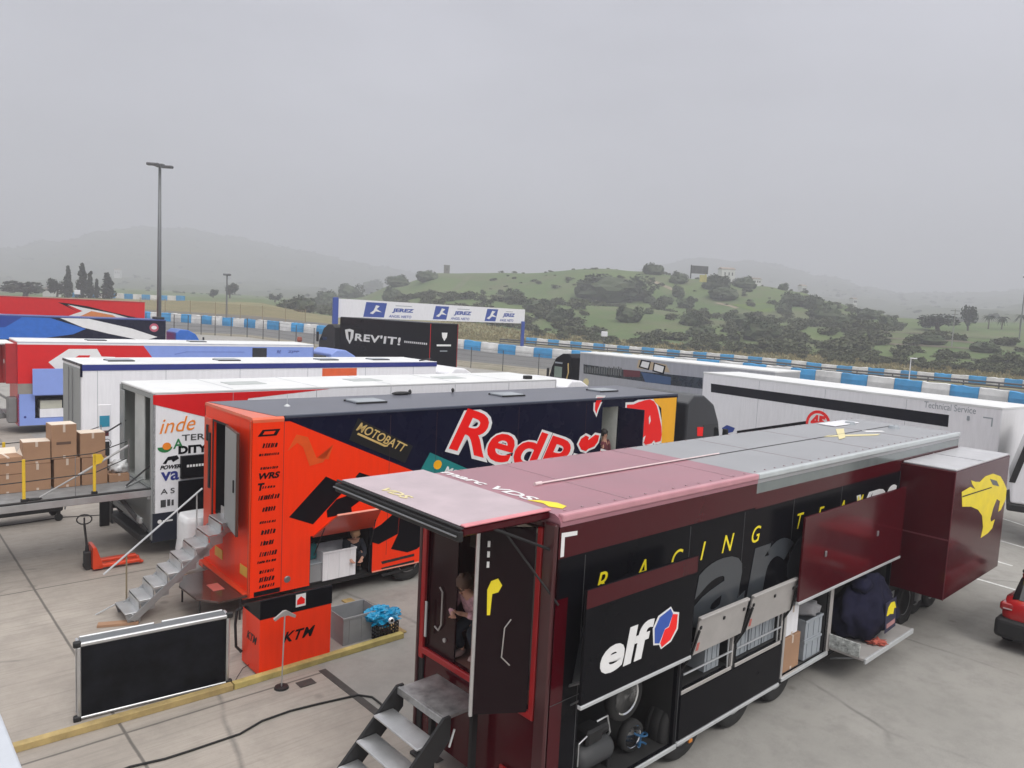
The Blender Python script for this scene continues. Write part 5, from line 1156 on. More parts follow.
# rear extension with lift arms
obj('rear_pod', MB().box(-.9, 0, W * .2 + .9, W, 2.1, 3.75, .02), mat('dim_red', (.40, .012, .016), .35, coat=.2), K)
obj('rear_panel', MB().box(-.4, 0, .12, 1.2, 2.2, 3.9, .01), mat('dim_red', (.40, .012, .016), .35, coat=.2), K)
poly(K, 'white_mark', [(.5, 3.1), (.62, 3.2), (.85, 3.2), (.95, 3.1), (.85, 3.02), (.62, 3.02)], WHITEV, 'rear', .401)
obj('lift_mechanism', MB().box(-.35, .0, .15, .7, .5, 1.6, .04).tube([(-.3, .4, 1.5), (-.9, 1.2, 1.9), (-1.1, 2.2, 1.3)], .05, 8).tube([(-.3, .6, .8), (-1.0, 1.8, 1.4)], .04, 8).box(-.6, -.0, .9, 2.3, .6, .85, .02), mat('machine_grey', (.22, .22, .22), .5, metal=.4), K)
obj('rear_awning', MB().box(-2.4, -.1, .3, W, 3.85, 3.93, .02), WROOF, K)
obj('underframe', MB().box(.4, L - .3, .5, W - .5, .3, .9), BLACKM, K)
for u in (4.0, 5.2): wheel(K, u, .22, .48, .48, .34); wheel(K, u, W - .22, .48, .48, .34, 1)
for u in (2.8, 7.3): hatch(K, u, .8, 4.03)
kc = cab(K, L + .3, PERI, W, 3.75)
obj('gap_panel', MB().box(L + .02, L + .9, .3, W - .3, 1.0, 3.4, .02), BLACKM, K)
obj('intake', MB().lathe([(.001, .3), (.12, .28), (.15, .1), (.1, 0)], (L + .2, W - .3, 4.03), 'z', 12), mat('intake_red', (.3, .08, .05), .5), K)
# ================================================================== DARK BLUE AND RED TRAILERS FAR LEFT
def end_fit(px, py, depth, L, deg, zt):
    P = dep(px, py, depth); d = Vector((math.cos(R_(deg)), math.sin(R_(deg)), 0)); o = P - d * L; return o.x, o.y, P.z - zt
mx_, my_, mz = end_fit(166, 320, 57, 13.6, 41.5, 4.0)
Mt = simple_trailer('race_transporter', 'dark blue transporter with white and bright blue slashes, behind the red-white one', mx_, my_, 41.5, 13.6, 2.55, .4, 4.0, NAVY, mat('blue_roof', (.05, .09, .28), .4), NAVY, NAVY, BLUEB, 3.3, zbase=mz)
poly(Mt, 'blue_livery', [(0, 2.4), (0, 3.95), (6.0, 3.9), (8.2, 3.2), (7.4, 2.8), (5, 2.4)], BLUEB, off=.001)
poly(Mt, 'blue_livery', [(0, 3.0), (0, 3.95), (4.4, 3.93), (3.4, 3.2)], BLUED, off=.0055)
poly(Mt, 'white_slash', [(6.6, 3.92), (8.4, 3.92), (11.2, 3.3), (13.0, 2.7), (12.0, 2.4), (9.6, 2.9), (8.0, 3.3)], WHITEV, off=.01)
poly(Mt, 'lime_patch', rect(1.8, 2.6, 3.3, 3.6), LIME, off=.01)
poly(Mt, 'round_badge', [(12.75 + .32 * math.cos(a), 3.4 + .32 * math.sin(a)) for a in [k * math.pi / 8 for k in range(16)]], mat('badge_red', (.5, .1, .15), .4), off=.012)
poly(Mt, 'round_badge', [(12.75 + .2 * math.cos(a), 3.4 + .14 * math.sin(a)) for a in [k * math.pi / 8 for k in range(16)]], WHITEV, off=.017)
obj('roof_unit', MB().box(13.0, 13.6, .3, 1.4, 4.01, 4.2, .04), BLACKM, Mt)
rx, ry, rz = end_fit(145, 302.3, 63, 15.5, 41.5, 4.5)
Rt = simple_trailer('race_transporter', 'bright red tall trailer with a white and orange arrow, farthest left row', rx, ry, 41.5, 15.5, 2.55, .4, 4.5, REDP, mat('red_roof', (.4, .02, .02), .4), REDP, REDP, None, zbase=rz)
pr = lambda pts: [( (P - Vector((rx, ry, rz))).dot(Vector((math.cos(R_(41.5)), math.sin(R_(41.5)), 0))), (P - Vector((rx, ry, rz))).z) for P in [plane_hit(q) for q in pts]]
def plane_hit(q):
    n_ = Vector((-math.sin(R_(41.5)), math.cos(R_(41.5)), 0)); d_ = ray(*q); return CAM + d_ * ((Vector((rx, ry, rz)) - CAM).dot(n_) / d_.dot(n_))
q1 = lambda pts: pr(zm(0, 200, 5.689, pts))
poly(Rt, 'black_edge', q1([(330, 582), (440, 635), (380, 600), (500, 622), (640, 650), (830, 690), (830, 680), (640, 640), (500, 605), (390, 588)]), BLACKP, off=.001)
poly(Rt, 'white_arrow', q1([(385, 595), (500, 618), (640, 645), (800, 690), (300, 690), (430, 645), (470, 632)]), WHITEV, off=.0055)
poly(Rt, 'orange_arrow', q1([(520, 632), (640, 655), (700, 690), (380, 690), (470, 655)]), mat('arrow_orange', (.7, .25, .08), .4), off=.01)
poly(Rt, 'white_mark', q1([(0, 645), (80, 665), (0, 665)]), WHITEV, off=.0055)
# ================================================================== BLACK TRAILER (REV'IT!)
p = dep(459, 324, 50.5); hd = 137.0
zb = p.z - 4.0
Rv = thing('box_trailer', 'black trailer with white slogan letters under the blue and white gantry board', 'trailer', (p.x, p.y, zb), hd, GT)
# local x runs away to the left, near side is +y side seen from camera
d_ = Vector((math.cos(R_(hd)), math.sin(R_(hd)), 0))
W = 2.4; L = 10.4
# camera sees the -x' end (rear) and the side facing camera: heading 137deg -> left normal faces (-sin, cos) = away-left; use far side (v=0 face normal = -y' = (sin h,-cos h)) -> faces right/camera
obj('body', MB().prism([(-.0, .9), (0, 4.0), (W, 4.0), (W, .9)], 'x', 0, L, .06), BLACKP, Rv)
obj('underframe', MB().box(.6, L - .4, .5, W - .5, .45, .9), BLACKM, Rv)
for u in (2.4, 3.6): wheel(Rv, u, .2, .5, .5, .32); wheel(Rv, u, W - .2, .5, .5, .32, 1)
cab(Rv, L, BLACKM, W, 3.4)
def FF(tr, pts, v):
    """pixels -> (-u, z) on plane v of frame tr=(x,y,h)"""
    TR['_'] = tr; o = []
    for p in pts: q = _pl('_', p[0], p[1], 1, v); o.append((-q.x, q.z))
    return o
def vis_frame(vx, vy, deg, W):
    """origin for a trailer whose visible side is v=W, from the visible rear corner"""
    h = R_(deg); return vx + math.sin(h) * W, vy - math.cos(h) * W
REVT = (p.x, p.y, hd)
W = 2.4
rf = lambda pts: [(a, b - zb) for a, b in FF(REVT, zm(320, 280, 6.4, pts), W)]
poly(Rv, 'shield_logo', rf([(160, 318), (190, 312), (217, 322), (212, 370), (190, 410), (168, 370)]), WHITEV, 'far', W + .001)
poly(Rv, 'shield_logo', rf([(180, 330), (198, 332), (192, 385), (186, 385)]), BLACKP, 'far', W + .006)
a_ = rf([(222, 388), (525, 420), (228, 340), (540, 401), (690, 415)])
txt(Rv, 'lettering', "REV'IT!", WHITEV, a_[0], 'far', h=a_[2][1] - a_[0][1], wd=(a_[1][0] - a_[0][0]) * .96, shear=.15, bold=.03, spacing=1.1, off=W)
txt(Rv, 'lettering', "THE RIDERS KIT", WHITEV, a_[3], 'far', h=.13, wd=(a_[4][0] - a_[3][0]), bold=.03, off=W) if False else None
mb = MB()
for k in range(12):
    u0 = a_[3][0] + (a_[4][0] - a_[3][0]) * k / 12; poly(Rv, 'm', rect(u0, u0 + .12, a_[3][1], a_[3][1] + .13), WHITEV, 'far', W, mb=mb)
obj('small_text_bar', mb, WHITEV, Rv)
poly(Rv, 'red_line', rect(-.10, -.06, .95, 3.95), RED, 'far', W + .001)
poly(Rv, 'red_line', rect(.06, .10, .95, 3.98), mat('dim_red', (.40, .012, .016), .35, coat=.2), 'rear', .001)
poly(Rv, 'shield_logo', [(1.0, 3.4), (1.5, 3.4), (1.45, 3.1), (1.25, 2.85), (1.05, 3.1)], WHITEV, 'rear', .001); poly(Rv, 'small_text_bar', rect(.65, 1.9, 2.5, 2.62), WHITEV, 'rear', .001); poly(Rv, 'small_text_bar', rect(.95, 1.6, 2.15, 2.22), GREYC, 'rear', .001)
# reflections on it come from the surroundings
# ================================================================== SILVER TRAILER
hs = 130.9; vx, vy = 4.22 + .656 * 13.6, 47.78 - .755 * 13.6
W = 2.5; sx_, sy_ = vis_frame(vx, vy, hs, W)
SILV = mat('silver_paint', (.40, .41, .44), .3, coat=.3, metal=.2, streak=True)
Sv = simple_trailer('race_transporter', 'silver grey transporter with a long dark window picture and a black cab', sx_, sy_, hs, 13.6, W, .4, 4.0, SILV, WROOF, None, SILV, None)
sf = lambda pts: FF((sx_, sy_, hs), zm(540, 340, 5.69, pts), W)
poly(Sv, 'dark_picture_band', sf([(248, 138), (470, 168), (925, 215), (925, 278), (700, 252), (470, 220), (248, 190)]), mat('picture_dark', (.02, .03, .035), .25, coat=.3, grime=.8, scale=2.5), 'far', W + .001)
poly(Sv, 'picture_red', sf([(475, 168), (570, 176), (570, 212), (475, 208)]), mat('wine_vinyl', (.12, .02, .03), .4), 'far', W + .006)
poly(Sv, 'picture_blue', sf([(575, 182), (745, 212), (745, 255), (600, 240)]), mat('steel_blue', (.04, .09, .2), .4), 'far', W + .006)
mb = MB()
for k in range(16): xx = 255 + k * 13.5; poly(Sv, 'm', sf([(xx, 150 + (k * 7) % 14), (xx + 8, 152 + (k * 5) % 10), (xx + 6, 186 + k * 1.2), (xx - 1, 184 + k * 1.2)]), SILV, 'far', W + .006, mb=mb)
obj('picture_detail', mb, mat('picture_grey', (.14, .15, .15), .4), Sv)
poly(Sv, 'yellow_round', sf([(262 + 17 * math.cos(a), 240 + 22 * math.sin(a)) for a in [k * math.pi / 6 for k in range(12)]]), mat('pale_yellow', (.75, .66, .35), .4), 'far', W + .001)
poly(Sv, 'tan_panel', sf([(560, 112), (720, 140), (740, 185), (550, 160)]), mat('tan_vinyl', (.5, .40, .27), .4), 'far', W + .001)  # plain tan vinyl panel behind the square logos
for q in ([(575, 112), (632, 122), (620, 172), (562, 155)], [(648, 128), (716, 148), (705, 195), (640, 178)]):
    poly(Sv, 'square_logo', sf(q), BLACKP, 'far', W + .006)
for q in ([(583, 120), (624, 128), (614, 162), (572, 150)], [(655, 136), (706, 152), (698, 186), (648, 172)]):
    poly(Sv, 'square_logo', sf(q), WHITEV, 'far', W + .011)
sc_ = cab(Sv, 13.6, BLACKP, W, 3.8)
mb = MB(); v_ = W + .001
obj('cab_window', MB().box(15.2, 15.9, W - .05, W - .03, 2.2, 2.9, .004), mat('pale_glass', (.25, .32, .27), .15), sc_)
txt(sc_, 'lettering', 'MAN', GREYC, (-15.95, 3.0), 'far', h=.14, wd=.5, off=W - .055) if False else poly(sc_, 'small_text_bar', [(-15.9, 3.1), (-15.2, 3.1), (-15.2, 3.2), (-15.9, 3.2)], GREYC, 'far', W - .055)
obj('air_hose', MB().tube([(14.6, W + .02, 3.2), (14.5, W + .06, 2.6), (14.7, W + .04, 2.0), (14.9, W, 1.7)], .04, 6), GOLD, Sv)
# ================================================================== WHITE "Technical Service" TRAILER
ht = 124.6; W = 2.45; tx_, ty_ = vis_frame(15.85, 24.09, ht, W)
Tv = simple_trailer('race_transporter', 'white transporter with a long black stripe and the words Technical Service', tx_, ty_, ht, 12.5, W, .9, 4.0, WHITE, WROOF, None, None, None)
tf = lambda pts: FF((tx_, ty_, ht), pts, W)
poly(Tv, 'black_stripe', tf([(711, 383.5), (949, 415), (948, 427), (711, 392)]), mat('stripe_black', (.009, .010, .016), .35, spec=.15), 'far', W + .001)
a_ = tf([(924, 406.5), (976, 411), (924, 401)])
txt(Tv, 'lettering', 'Technical Service', GREYC, (a_[0][0], a_[0][1] - .03), 'far', h=.22, wd=a_[1][0] - a_[0][0], off=W, ang=-.0)
poly(Tv, 'lower_stripe', tf([(737, 430.8), (806, 421), (806, 424), (737, 433.5)]), BLACKP, 'far', W + .001)
cc = tf([(818, 424), (829, 424)]); r0 = 1.15 * abs(cc[1][0] - cc[0][0])
poly(Tv, 'round_logo', [(cc[0][0] + r0 * math.cos(a), cc[0][1] + r0 * math.sin(a)) for a in [k * math.pi / 12 for k in range(24)]], RED, 'far', W + .001)
poly(Tv, 'round_logo', [(cc[0][0] + r0 * .78 * math.cos(a), cc[0][1] + r0 * .78 * math.sin(a)) for a in [k * math.pi / 12 for k in range(24)]], WHITEV, 'far', W + .006)
txt(Tv, 'lettering', '45', RED, (cc[0][0] - r0 * .6, cc[0][1] - r0 * .3), 'far', h=r0 * .95, wd=r0 * 1.2, bold=.06, off=W + .01)
txt(Tv, 'lettering', 'Arai', BLUED, tf([(722, 432)])[0], 'far', h=.25, wd=.5, shear=.2, bold=.03, off=W) if False else poly(Tv, 'blue_mark', tf([(722, 428), (727, 425), (735, 428), (733, 432), (724, 434)]), BLUED, 'far', W + .001)
obj('corner_marker', MB().box(.25, .55, W, W + .006, 3.6, 3.64).box(.25, .29, W, W + .006, 3.35, 3.6), GREYC, Tv)
for u in (1.0, 2.0): obj('latch', MB().box(u - .04, u + .04, W, W + .03, 3.45, 3.6, .008), GREYC, Tv) if u < 1.5 else None
mb = MB()
for u in (3.1, 6.3, 9.4): mb.box(u - .006, u + .006, W, W + .004, .45, 3.9)
obj('panel_seam', mb, GREYC, Tv)
# ================================================================== WHITE COACH-LIKE TRUCK AT RIGHT EDGE
p = dep(1010, 503, 22.3); p.z = 0; t = thing('white_truck', 'white truck nose with a black windscreen edge, cut by the right picture edge', 'truck', (p.x, p.y, 0), 147)
pf_ = [(0, 1.3), (.05, 1.95), (-.42, 3.95), (-.75, 4.1), (-7.5, 4.1), (-7.5, 1.3)]
obj('body', MB().prism(pf_, 'y', -2.5, 0, .06), WHITE, t)
obj('windscreen', MB().prism([(.08, 1.98), (-.39, 3.92), (-.49, 3.92), (-.02, 1.98)], 'y', -2.45, -.05, .01), GLASS, t)
obj('window_edge', MB().prism([(.09, 1.93), (-.40, 3.97), (-.56, 3.97), (-.07, 1.93)], 'y', -.0, .012), BLACKM, t)
obj('bumper', MB().box(-.6, .08, -2.5, .02, 1.06, 1.29, .04), BLACKM, t)
wheel(t, -1.6, -.2, .48, .48, .3, 1); wheel(t, -6.0, -.2, .48, .48, .3, 1); wheel(t, -1.6, -2.3, .48, .48, .3); wheel(t, -6.0, -2.3, .48, .48, .3)
# ================================================================== RED CAR
t = thing('parked_car', 'red hatchback with black lower cladding parked at the right picture edge', 'car', wor('B', 11.42, -2.44, 0), TR['B'][2])
CARR = mat('car_red', (.50, .008, .010), .22, coat=.8, grime=.03)
def loft(secs, material, name, parent, smooth=True):
    """secs: list of (x, [(y,z)...]) half profiles mirrored"""
    bm = bmesh.new(); rows = []
    for x_, pr_ in secs:
        full = [(y_, z_) for y_, z_ in pr_] + [(-y_, z_) for y_, z_ in reversed(pr_)]
        rows.append([bm.verts.new((x_, y_, z_)) for y_, z_ in full])
    for a, b in zip(rows, rows[1:]):
        for k in range(len(a)): j = (k + 1) % len(a); bm.faces.new((a[k], a[j], b[j], b[k]))
    bm.faces.new(rows[0]); bm.faces.new(rows[-1])
    mb = MB(); mb.merge(bm); o = obj(name, mb, material, parent, smooth=smooth)
    return o
loft([(-.0, [(.60, .50), (.66, .75), (.62, .92), (.4, .98)]), (.06, [(.74, .38), (.82, .72), (.76, .98), (.5, 1.04)]), (.30, [(.80, .30), (.88, .72), (.82, 1.02), (.6, 1.08)]), (1.2, [(.82, .25), (.885, .70), (.83, .98), (.6, 1.02)]), (2.7, [(.82, .25), (.88, .68), (.82, .94), (.6, .98)]), (3.5, [(.78, .28), (.85, .62), (.76, .84), (.5, .90)]), (3.95, [(.6, .36), (.68, .6), (.6, .74), (.4, .78)]), (4.0, [(.5, .42), (.56, .6), (.5, .7), (.3, .72)])], CARR, 'body', t)
gh = loft([(.12, [(.70, .96), (.66, 1.08), (.5, 1.10)]), (.42, [(.76, .98), (.64, 1.40), (.45, 1.44)]), (.8, [(.78, .98), (.64, 1.48), (.45, 1.53)]), (1.9, [(.78, .94), (.62, 1.47), (.45, 1.52)]), (2.5, [(.76, .93), (.62, 1.30), (.45, 1.34)]), (3.05, [(.72, .92), (.66, .98), (.4, 1.0)])], GLASS, 'greenhouse', t)
loft([(.36, [(.60, 1.44), (.55, 1.47), (.3, 1.48)]), (.55, [(.655, 1.47), (.60, 1.52), (.3, 1.545)]), (1.9, [(.645, 1.47), (.58, 1.52), (.3, 1.54)]), (2.15, [(.62, 1.41), (.55, 1.45), (.3, 1.47)])], CARR, 'roof', t)
obj('bumper', MB().box(-.10, .35, -.91, .91, .24, .64, .09, seg=3), BLACKM, t)
obj('bumper_trim', MB().box(-.085, -.05, -.62, .62, .50, .53, .01), GREYC, t)
for s_ in (-1, 1):
    obj('tail_light', MB().box(-.0, .26, s_ * .72 - .12, s_ * .72 + .15 if s_ > 0 else s_ * .72 + .12, .78, .95, .05, seg=3), mat('lamp_glass_red', (.35, .004, .006), .12, coat=.8), t)
    obj('tail_strip', MB().box(-.01, .01, s_ * .72 - .08, s_ * .72 + .08, .82, .845, .004), mat('lamp_pale', (.5, .35, .35), .2), t)
    wheel(t, .62, s_ * .78, .32, .32, .2, s_); wheel(t, 3.2, s_ * .78, .32, .32, .2, s_)
    obj('mirror', MB().blob((2.5, s_ * .98, 1.02), (.09, .10, .07), 2, 0), BLACKM, t, smooth=True)
    obj('roof_rail', MB().tube([(.5, s_ * .56, 1.56), (1.9, s_ * .56, 1.56)], .015, 6), BLACKM, t)
    obj('cladding', MB().box(.3, 3.7, s_ * .86 - .02, s_ * .86 + .02, .24, .40, .01), BLACKM, t)
obj('number_plate', MB().box(-.02, -.0, -.26, .26, .70, .81, .004), mat('plate', (.6, .6, .58), .5), t)
obj('rear_glass', MB().prism([(.06, 1.05), (.36, 1.42), (.40, 1.41), (.11, 1.03)], 'y', -.56, .56, .004), GLASS, t)
# ================================================================== GANTRY BOARD
a = dep(334, 320, 98); b_ = dep(524, 325, 108); d_ = (b_ - a); d_.z = 0; Lg = d_.length; ang = math.degrees(math.atan2(d_.y, d_.x))
za, zb2 = tz(a.x, a.y), tz(b_.x, b_.y)
GBW = mat('gantry_blue', (.015, .06, .34), .4)
t = thing('gantry_sign', 'white gantry board with three blue circuit logos on blue posts over the track', 'gantry', (a.x, a.y, 0), ang)
zt0 = dep(338, 298.5, 98).z; zb0 = dep(338, 317.5, 98).z; zt1 = dep(524, 309.5, 108).z; zb1 = dep(524, 323.5, 108).z
def gline(s0, s1, f): return s0 + (s1 - s0) * f
bm = bmesh.new()
for yy in (-.12, .12):
    vs_ = [bm.verts.new((.5, yy, zb0)), bm.verts.new((Lg, yy, zb1)), bm.verts.new((Lg, yy, zt1)), bm.verts.new((.5, yy, zt0))]
    bm.faces.new(vs_ if yy < 0 else vs_[::-1])
bm.verts.ensure_lookup_table()
for i in range(4): j = (i + 1) % 4; bm.faces.new((bm.verts[i], bm.verts[i + 4], bm.verts[j + 4], bm.verts[j]))
mb = MB(); mb.merge(bm); brd = obj('board', mb, WHITE, t)
for px0, px1, nx0, nx1 in ((361, 383, 385, 409), (428, 444, 446, 467), (481, 495, 497, 513)):
    f = lambda px: (px - 338) / 186 * (Lg - .5) + .5
    def zz(px, k): ff = (px - 338) / 186; return gline(zb0, zb1, ff) + k * (gline(zt0, zt1, ff) - gline(zb0, zb1, ff))
    x0_, x1_ = f(px0), f(px1); sh_ = .35
    poly(brd, 'blue_logo', [(x0_, zz(px0, .08)), (x1_ - sh_, zz(px1, .08)), (x1_, zz(px1, .9)), (x0_ + sh_, zz(px0, .9))], GBW, off=.121)
    cx_ = (x0_ + x1_) / 2; cz = zz((px0 + px1) / 2, .5)
    poly(brd, 'rider_mark', [(cx_ - .7, cz - .5), (cx_ - .2, cz - .1), (cx_ + .1, cz + .6), (cx_ + .6, cz + .5), (cx_ + .2, cz + .1), (cx_ + .9, cz - .3), (cx_ + .1, cz - .2), (cx_ - .3, cz - .6)], WHITEV, off=.127)
    txt(brd, 'lettering', 'JEREZ', GBW, (f(nx0) + .4, zz(nx0, .36)), h=(zt0 - zb0) * .26, wd=f(nx1) - f(nx0) - .5, shear=.25, bold=.05, off=.121, th=.01)
    txt(brd, 'lettering', 'ANGEL NIETO', GBW, (f(nx0), zz(nx0, .10)), h=(zt0 - zb0) * .14, wd=(f(nx1) - f(nx0)) * .9, shear=.2, bold=.02, off=.121, th=.01)
    poly(brd, 'small_text_bar', rect(f(nx0) + .9, f(nx1) - .3, zz(nx0, .76), zz(nx0, .80)), GREYC, off=.121)
zl = tz(a.x, a.y)
obj('post', MB().box(-.12, .42, -.3, .3, zl - .3, zt0 + .15, .03).box(-.22, .48, -.36, .36, gline(zb0, zt0, -.35), zt0 + .1, .03), GBW, t)
zl = tz(b_.x, b_.y); obj('post', MB().box(Lg - .55, Lg - .1, -.55, -.2, zl - .5, gline(zb1, zt1, .15), .03), GBW, t)
obj('top_beam', MB().tube([(.3, .3, zt0 - .5), (Lg, .3, zt1 - .5)], .12, 6), GREYC, t)
# ================================================================== LAMP POSTS
p = dep(159, 320, 64); zg = tz(p.x, p.y); top = dep(157.4, 166, 64)
t = thing('light_mast', 'tall grey light mast with a ring of flat lamp heads, behind the dark blue truck', 'light mast', (p.x, p.y, zg))
hh = top.z - zg
obj('mast', MB().tube([(0, 0, 0), (0, 0, hh * .5), (0, 0, hh)], [.20, .16, .11], 12), POLE, t, smooth=True)
obj('base_flange', MB().box(-.3, .3, -.3, .3, 0, .06, .01), POLE, t)
for k, (ax_, ay_) in enumerate(((-.82, .15), (-.55, -.4), (-.25, .55), (-.1, -.6), (.25, -.5), (.15, .6), (.55, .4), (.82, -.15))):
    l_ = obj('lamp_head', MB().box(ax_ - .33, ax_ + .33, ay_ - .2, ay_ + .2, hh - .02 - ax_ * .1, hh + .13 - ax_ * .1, .04), mat('lamp_housing', (.13, .135, .14), .5), t)
    obj('arm', MB().tube([(0, 0, hh - .1), (ax_, ay_, hh + .02 - ax_ * .1)], .035, 6), POLE, l_)
def post(px, ptop, pbase, depth, r, name, label, cat, head=None, material=None):
    p = dep(px, pbase, depth); zg = tz(p.x, p.y); zt_ = dep(px, ptop, depth).z
    t = thing(name, label, cat, (p.x, p.y, zg)); hh = zt_ - zg
    obj('pole', MB().tube([(0, 0, -.2), (0, 0, hh)], [r, r * .7], 8), material or POLE, t)
    if head == 'arm': obj('lamp_head', MB().box(-.1, .7, -.1, .1, hh - .02, hh + .1, .03), material or POLE, t)
    if head == 'flood': obj('lamp_head', MB().box(-.55, .55, -.25, .1, hh - .1, hh + .8, .08, Matrix.Translation((0, 0, 0)) @ Matrix.Rotation(R_(0), 4, 'Z')), WHITE, t)
    if head == 'cross': obj('crossarm', MB().box(-1.0, 1.0, -.06, .06, hh - .4, hh - .28).box(-.7, .7, -.06, .06, hh - 1.2, hh - 1.08), POLE, t)
    if head == 'ball': obj('lamp_head', MB().box(-.55, .55, -.5, .5, hh - .1, hh + .25, .1), POLE, t)
post(226.5, 275, 316, 128, .17, 'thin_pole', 'thin dark pole standing between the track bends left of centre', 'pole', 'ball')
post(908.5, 358.5, 384, 89, .07, 'lamp_post', 'short white lamp post at the near barrier on the right', 'lamp post', 'arm', WHITE)
post(950.5, 309, 357, 165, .12, 'utility_pole', 'pale utility pole with two crossarms in front of the right hill shrubs', 'utility pole', 'cross', mat('pale_pole', (.3, .3, .29), .6))
post(1020, 277, 332, 190, .16, 'lamp_post', 'tall lamp post at the extreme right picture edge beside the palms', 'lamp post', 'ball')
post(603.5, 336, 347, 132, .07, 'floodlight', 'small white floodlight on a thin pole at the far barrier, centre', 'floodlight', 'flood')
post(77.5, 294, 300, 150, .07, 'floodlight', 'small white floodlight seen over the red transporter at left', 'floodlight', 'flood')
# ================================================================== BARRIERS
BBL = mat('barrier_blue', (.03, .30, .62), .5, grime=.35, scale=.45, world=True); BWH = mat('barrier_white', (.72, .72, .71), .55, grime=.32, scale=.5, world=True)
def th_of(px, py=340): q = rad(px, py, 100); return math.atan2(q.x, q.y)
def barrier_row(i, pxs, hgt, group, lab_b, lab_w, dth=.7, nm='barrier_block'):
    base = {}
    for k, (p0, p1) in enumerate(zip(pxs, pxs[1:])):
        a, b_ = surf(th_of(p0), i, 0), surf(th_of(p1), i, 0); d_ = b_ - a; Ld = d_.length
        blue = k % 2 == 0; m_ = BBL if blue else BWH
        mb = MB(); bm = bmesh.new(); n_ = 5; rows = []
        rnd = random.Random(k * 3 + i)
        for j in range(n_ + 1):
            f_ = j / n_; bul = .06 * math.sin(f_ * math.pi) + rnd.uniform(-.02, .02); hz_ = hgt + rnd.uniform(-.05, .05)
            rows.append([bm.verts.new(q) for q in ((.02 + f_ * (Ld - .04), -bul, -.25), (.02 + f_ * (Ld - .04), -bul - .05, hgt * .5), (.02 + f_ * (Ld - .04), .02, hz_ - .04), (.02 + f_ * (Ld - .04), .1, hz_), (.02 + f_ * (Ld - .04), dth, hz_), (.02 + f_ * (Ld - .04), dth, -.25))])
        for r0_, r1_ in zip(rows, rows[1:]):
            for q in range(6): j = (q + 1) % 6; bm.faces.new((r0_[q], r0_[j], r1_[j], r1_[q]))
        bm.faces.new(rows[0]); bm.faces.new(rows[-1]); mb.merge(bm)
        o = obj(nm, mb, m_); tag(o, lab_b if blue else lab_w, 'barrier', group)
        ang = math.atan2(d_.y, d_.x); o.matrix_world = Matrix.Translation(a) @ Matrix.Rotation(ang, 4, 'Z') @ Matrix.Rotation(-math.asin(d_.z / Ld), 4, 'Y')
def seq(p, end, f):
    o = [p]
    while p < end: p += f(p); o.append(p)
    return o
barrier_row(4, seq(140, 1085, lambda p: 10.2 + max(0, (p - 200)) / 824 * 21), 1.22, 'near track barrier of blue and white blocks', 'blue block of the nearer track barrier', 'white block of the nearer track barrier')
barrier_row(6, seq(526, 1090, lambda p: 10.8 + (p - 526) / 500 * 8), 1.15, 'far track barrier of blue and white blocks', 'blue block of the farther track barrier below the hill', 'white block of the farther track barrier below the hill')
def free_row(pts, step, hgt, group, lb, lw):
    k = 0
    for (a, b_) in zip(pts, pts[1:]):
        d_ = b_ - a; n_ = max(1, int(d_.length / step)); ang = math.atan2(d_.y, d_.x)
        for j in range(n_):
            o = obj('barrier_block', MB().box(.02, d_.length / n_ - .02, 0, .7, -.3, hgt, .05), BBL if k % 2 == 0 else BWH); q = a + d_ * (j / n_)
            o.location = (q.x, q.y, tz(q.x, q.y)); o.rotation_euler = (0, 0, ang); tag(o, lb if k % 2 == 0 else lw, 'barrier', group); k += 1
A1, A2 = surf(th_of(72), 7, .0), surf(th_of(184), 7, .0)
free_row([A1, A2], 2.3, 1.5, 'distant barrier row at left', 'small blue block of the distant barrier row above the red truck', 'small white block of the distant barrier row above the red truck')
# dark guard rails between the rows at right
def rail_line(i, t_, px0, px1, zz_, hgt, name, label, material, step=30, posts=True):
    t = thing(name, label, 'guard rail'); pts = [surf(th_of(px), i, t_) for px in range(px0, px1 + 1, step)]
    obj('rail', MB().tube([q + Vector((0, 0, zz_)) for q in pts], .13, 6).tube([q + Vector((0, 0, zz_ - .4)) for q in pts], .13, 6), material, t)
    for q in pts: obj('post', MB().box(q.x - .06, q.x + .06, q.y - .06, q.y + .06, q.z - .2, q.z + zz_ + .1), material, t)
rail_line(5, .80, 500, 1084, .75, .3, 'guard_rail', 'dark steel guard rail along the track in front of the farther barrier', mat('rail_dark', (.09, .09, .09), .5, metal=.3), 36)
# fence
t = thing('wire_fence', 'wire mesh fence with thin dark posts behind the parked trucks', 'fence')
FM = mat('fence_post', (.05, .05, .048), .5)
fpx = [146, 160, 174, 188, 201, 215, 231, 247, 263, 279, 296, 314, 334, 356, 380, 408, 439, 472, 504, 540, 576, 614, 654, 696, 740, 786]
fp_ = [surf(th_of(px), 2, .05) for px in fpx]
for q in fp_: obj('post', MB().tube([q + Vector((0, 0, -.1)), q + Vector((0, 0, 2.15))], .045, 6), FM, t)
mb = MB()
for zz_ in (.1, .5, .9, 1.3, 1.7, 2.08): mb.tube([q + Vector((0, 0, zz_)) for q in fp_], .006 if zz_ < 2 else .012, 4)
obj('mesh_wires', mb, FM, t)
t2 = thing('debris_fence', 'tall tan netting fence behind the nearer barrier at left', 'fence')
NET = mat('netting', (.36, .27, .16), .8, alpha=.25)
fq = [surf(th_of(px), 5, .10) for px in (140, 165, 190, 215, 240, 262, 285, 305)]
mb = MB()
for a, b_ in zip(fq, fq[1:]): mb.quad(a, b_, b_ + Vector((0, 0, 2.9)), a + Vector((0, 0, 2.9)))
obj('net', mb, NET, t2)
for q in fq: obj('post', MB().tube([q, q + Vector((0, 0, 3.0))], .06, 6), mat('tan_post', (.3, .24, .15), .6), t2)
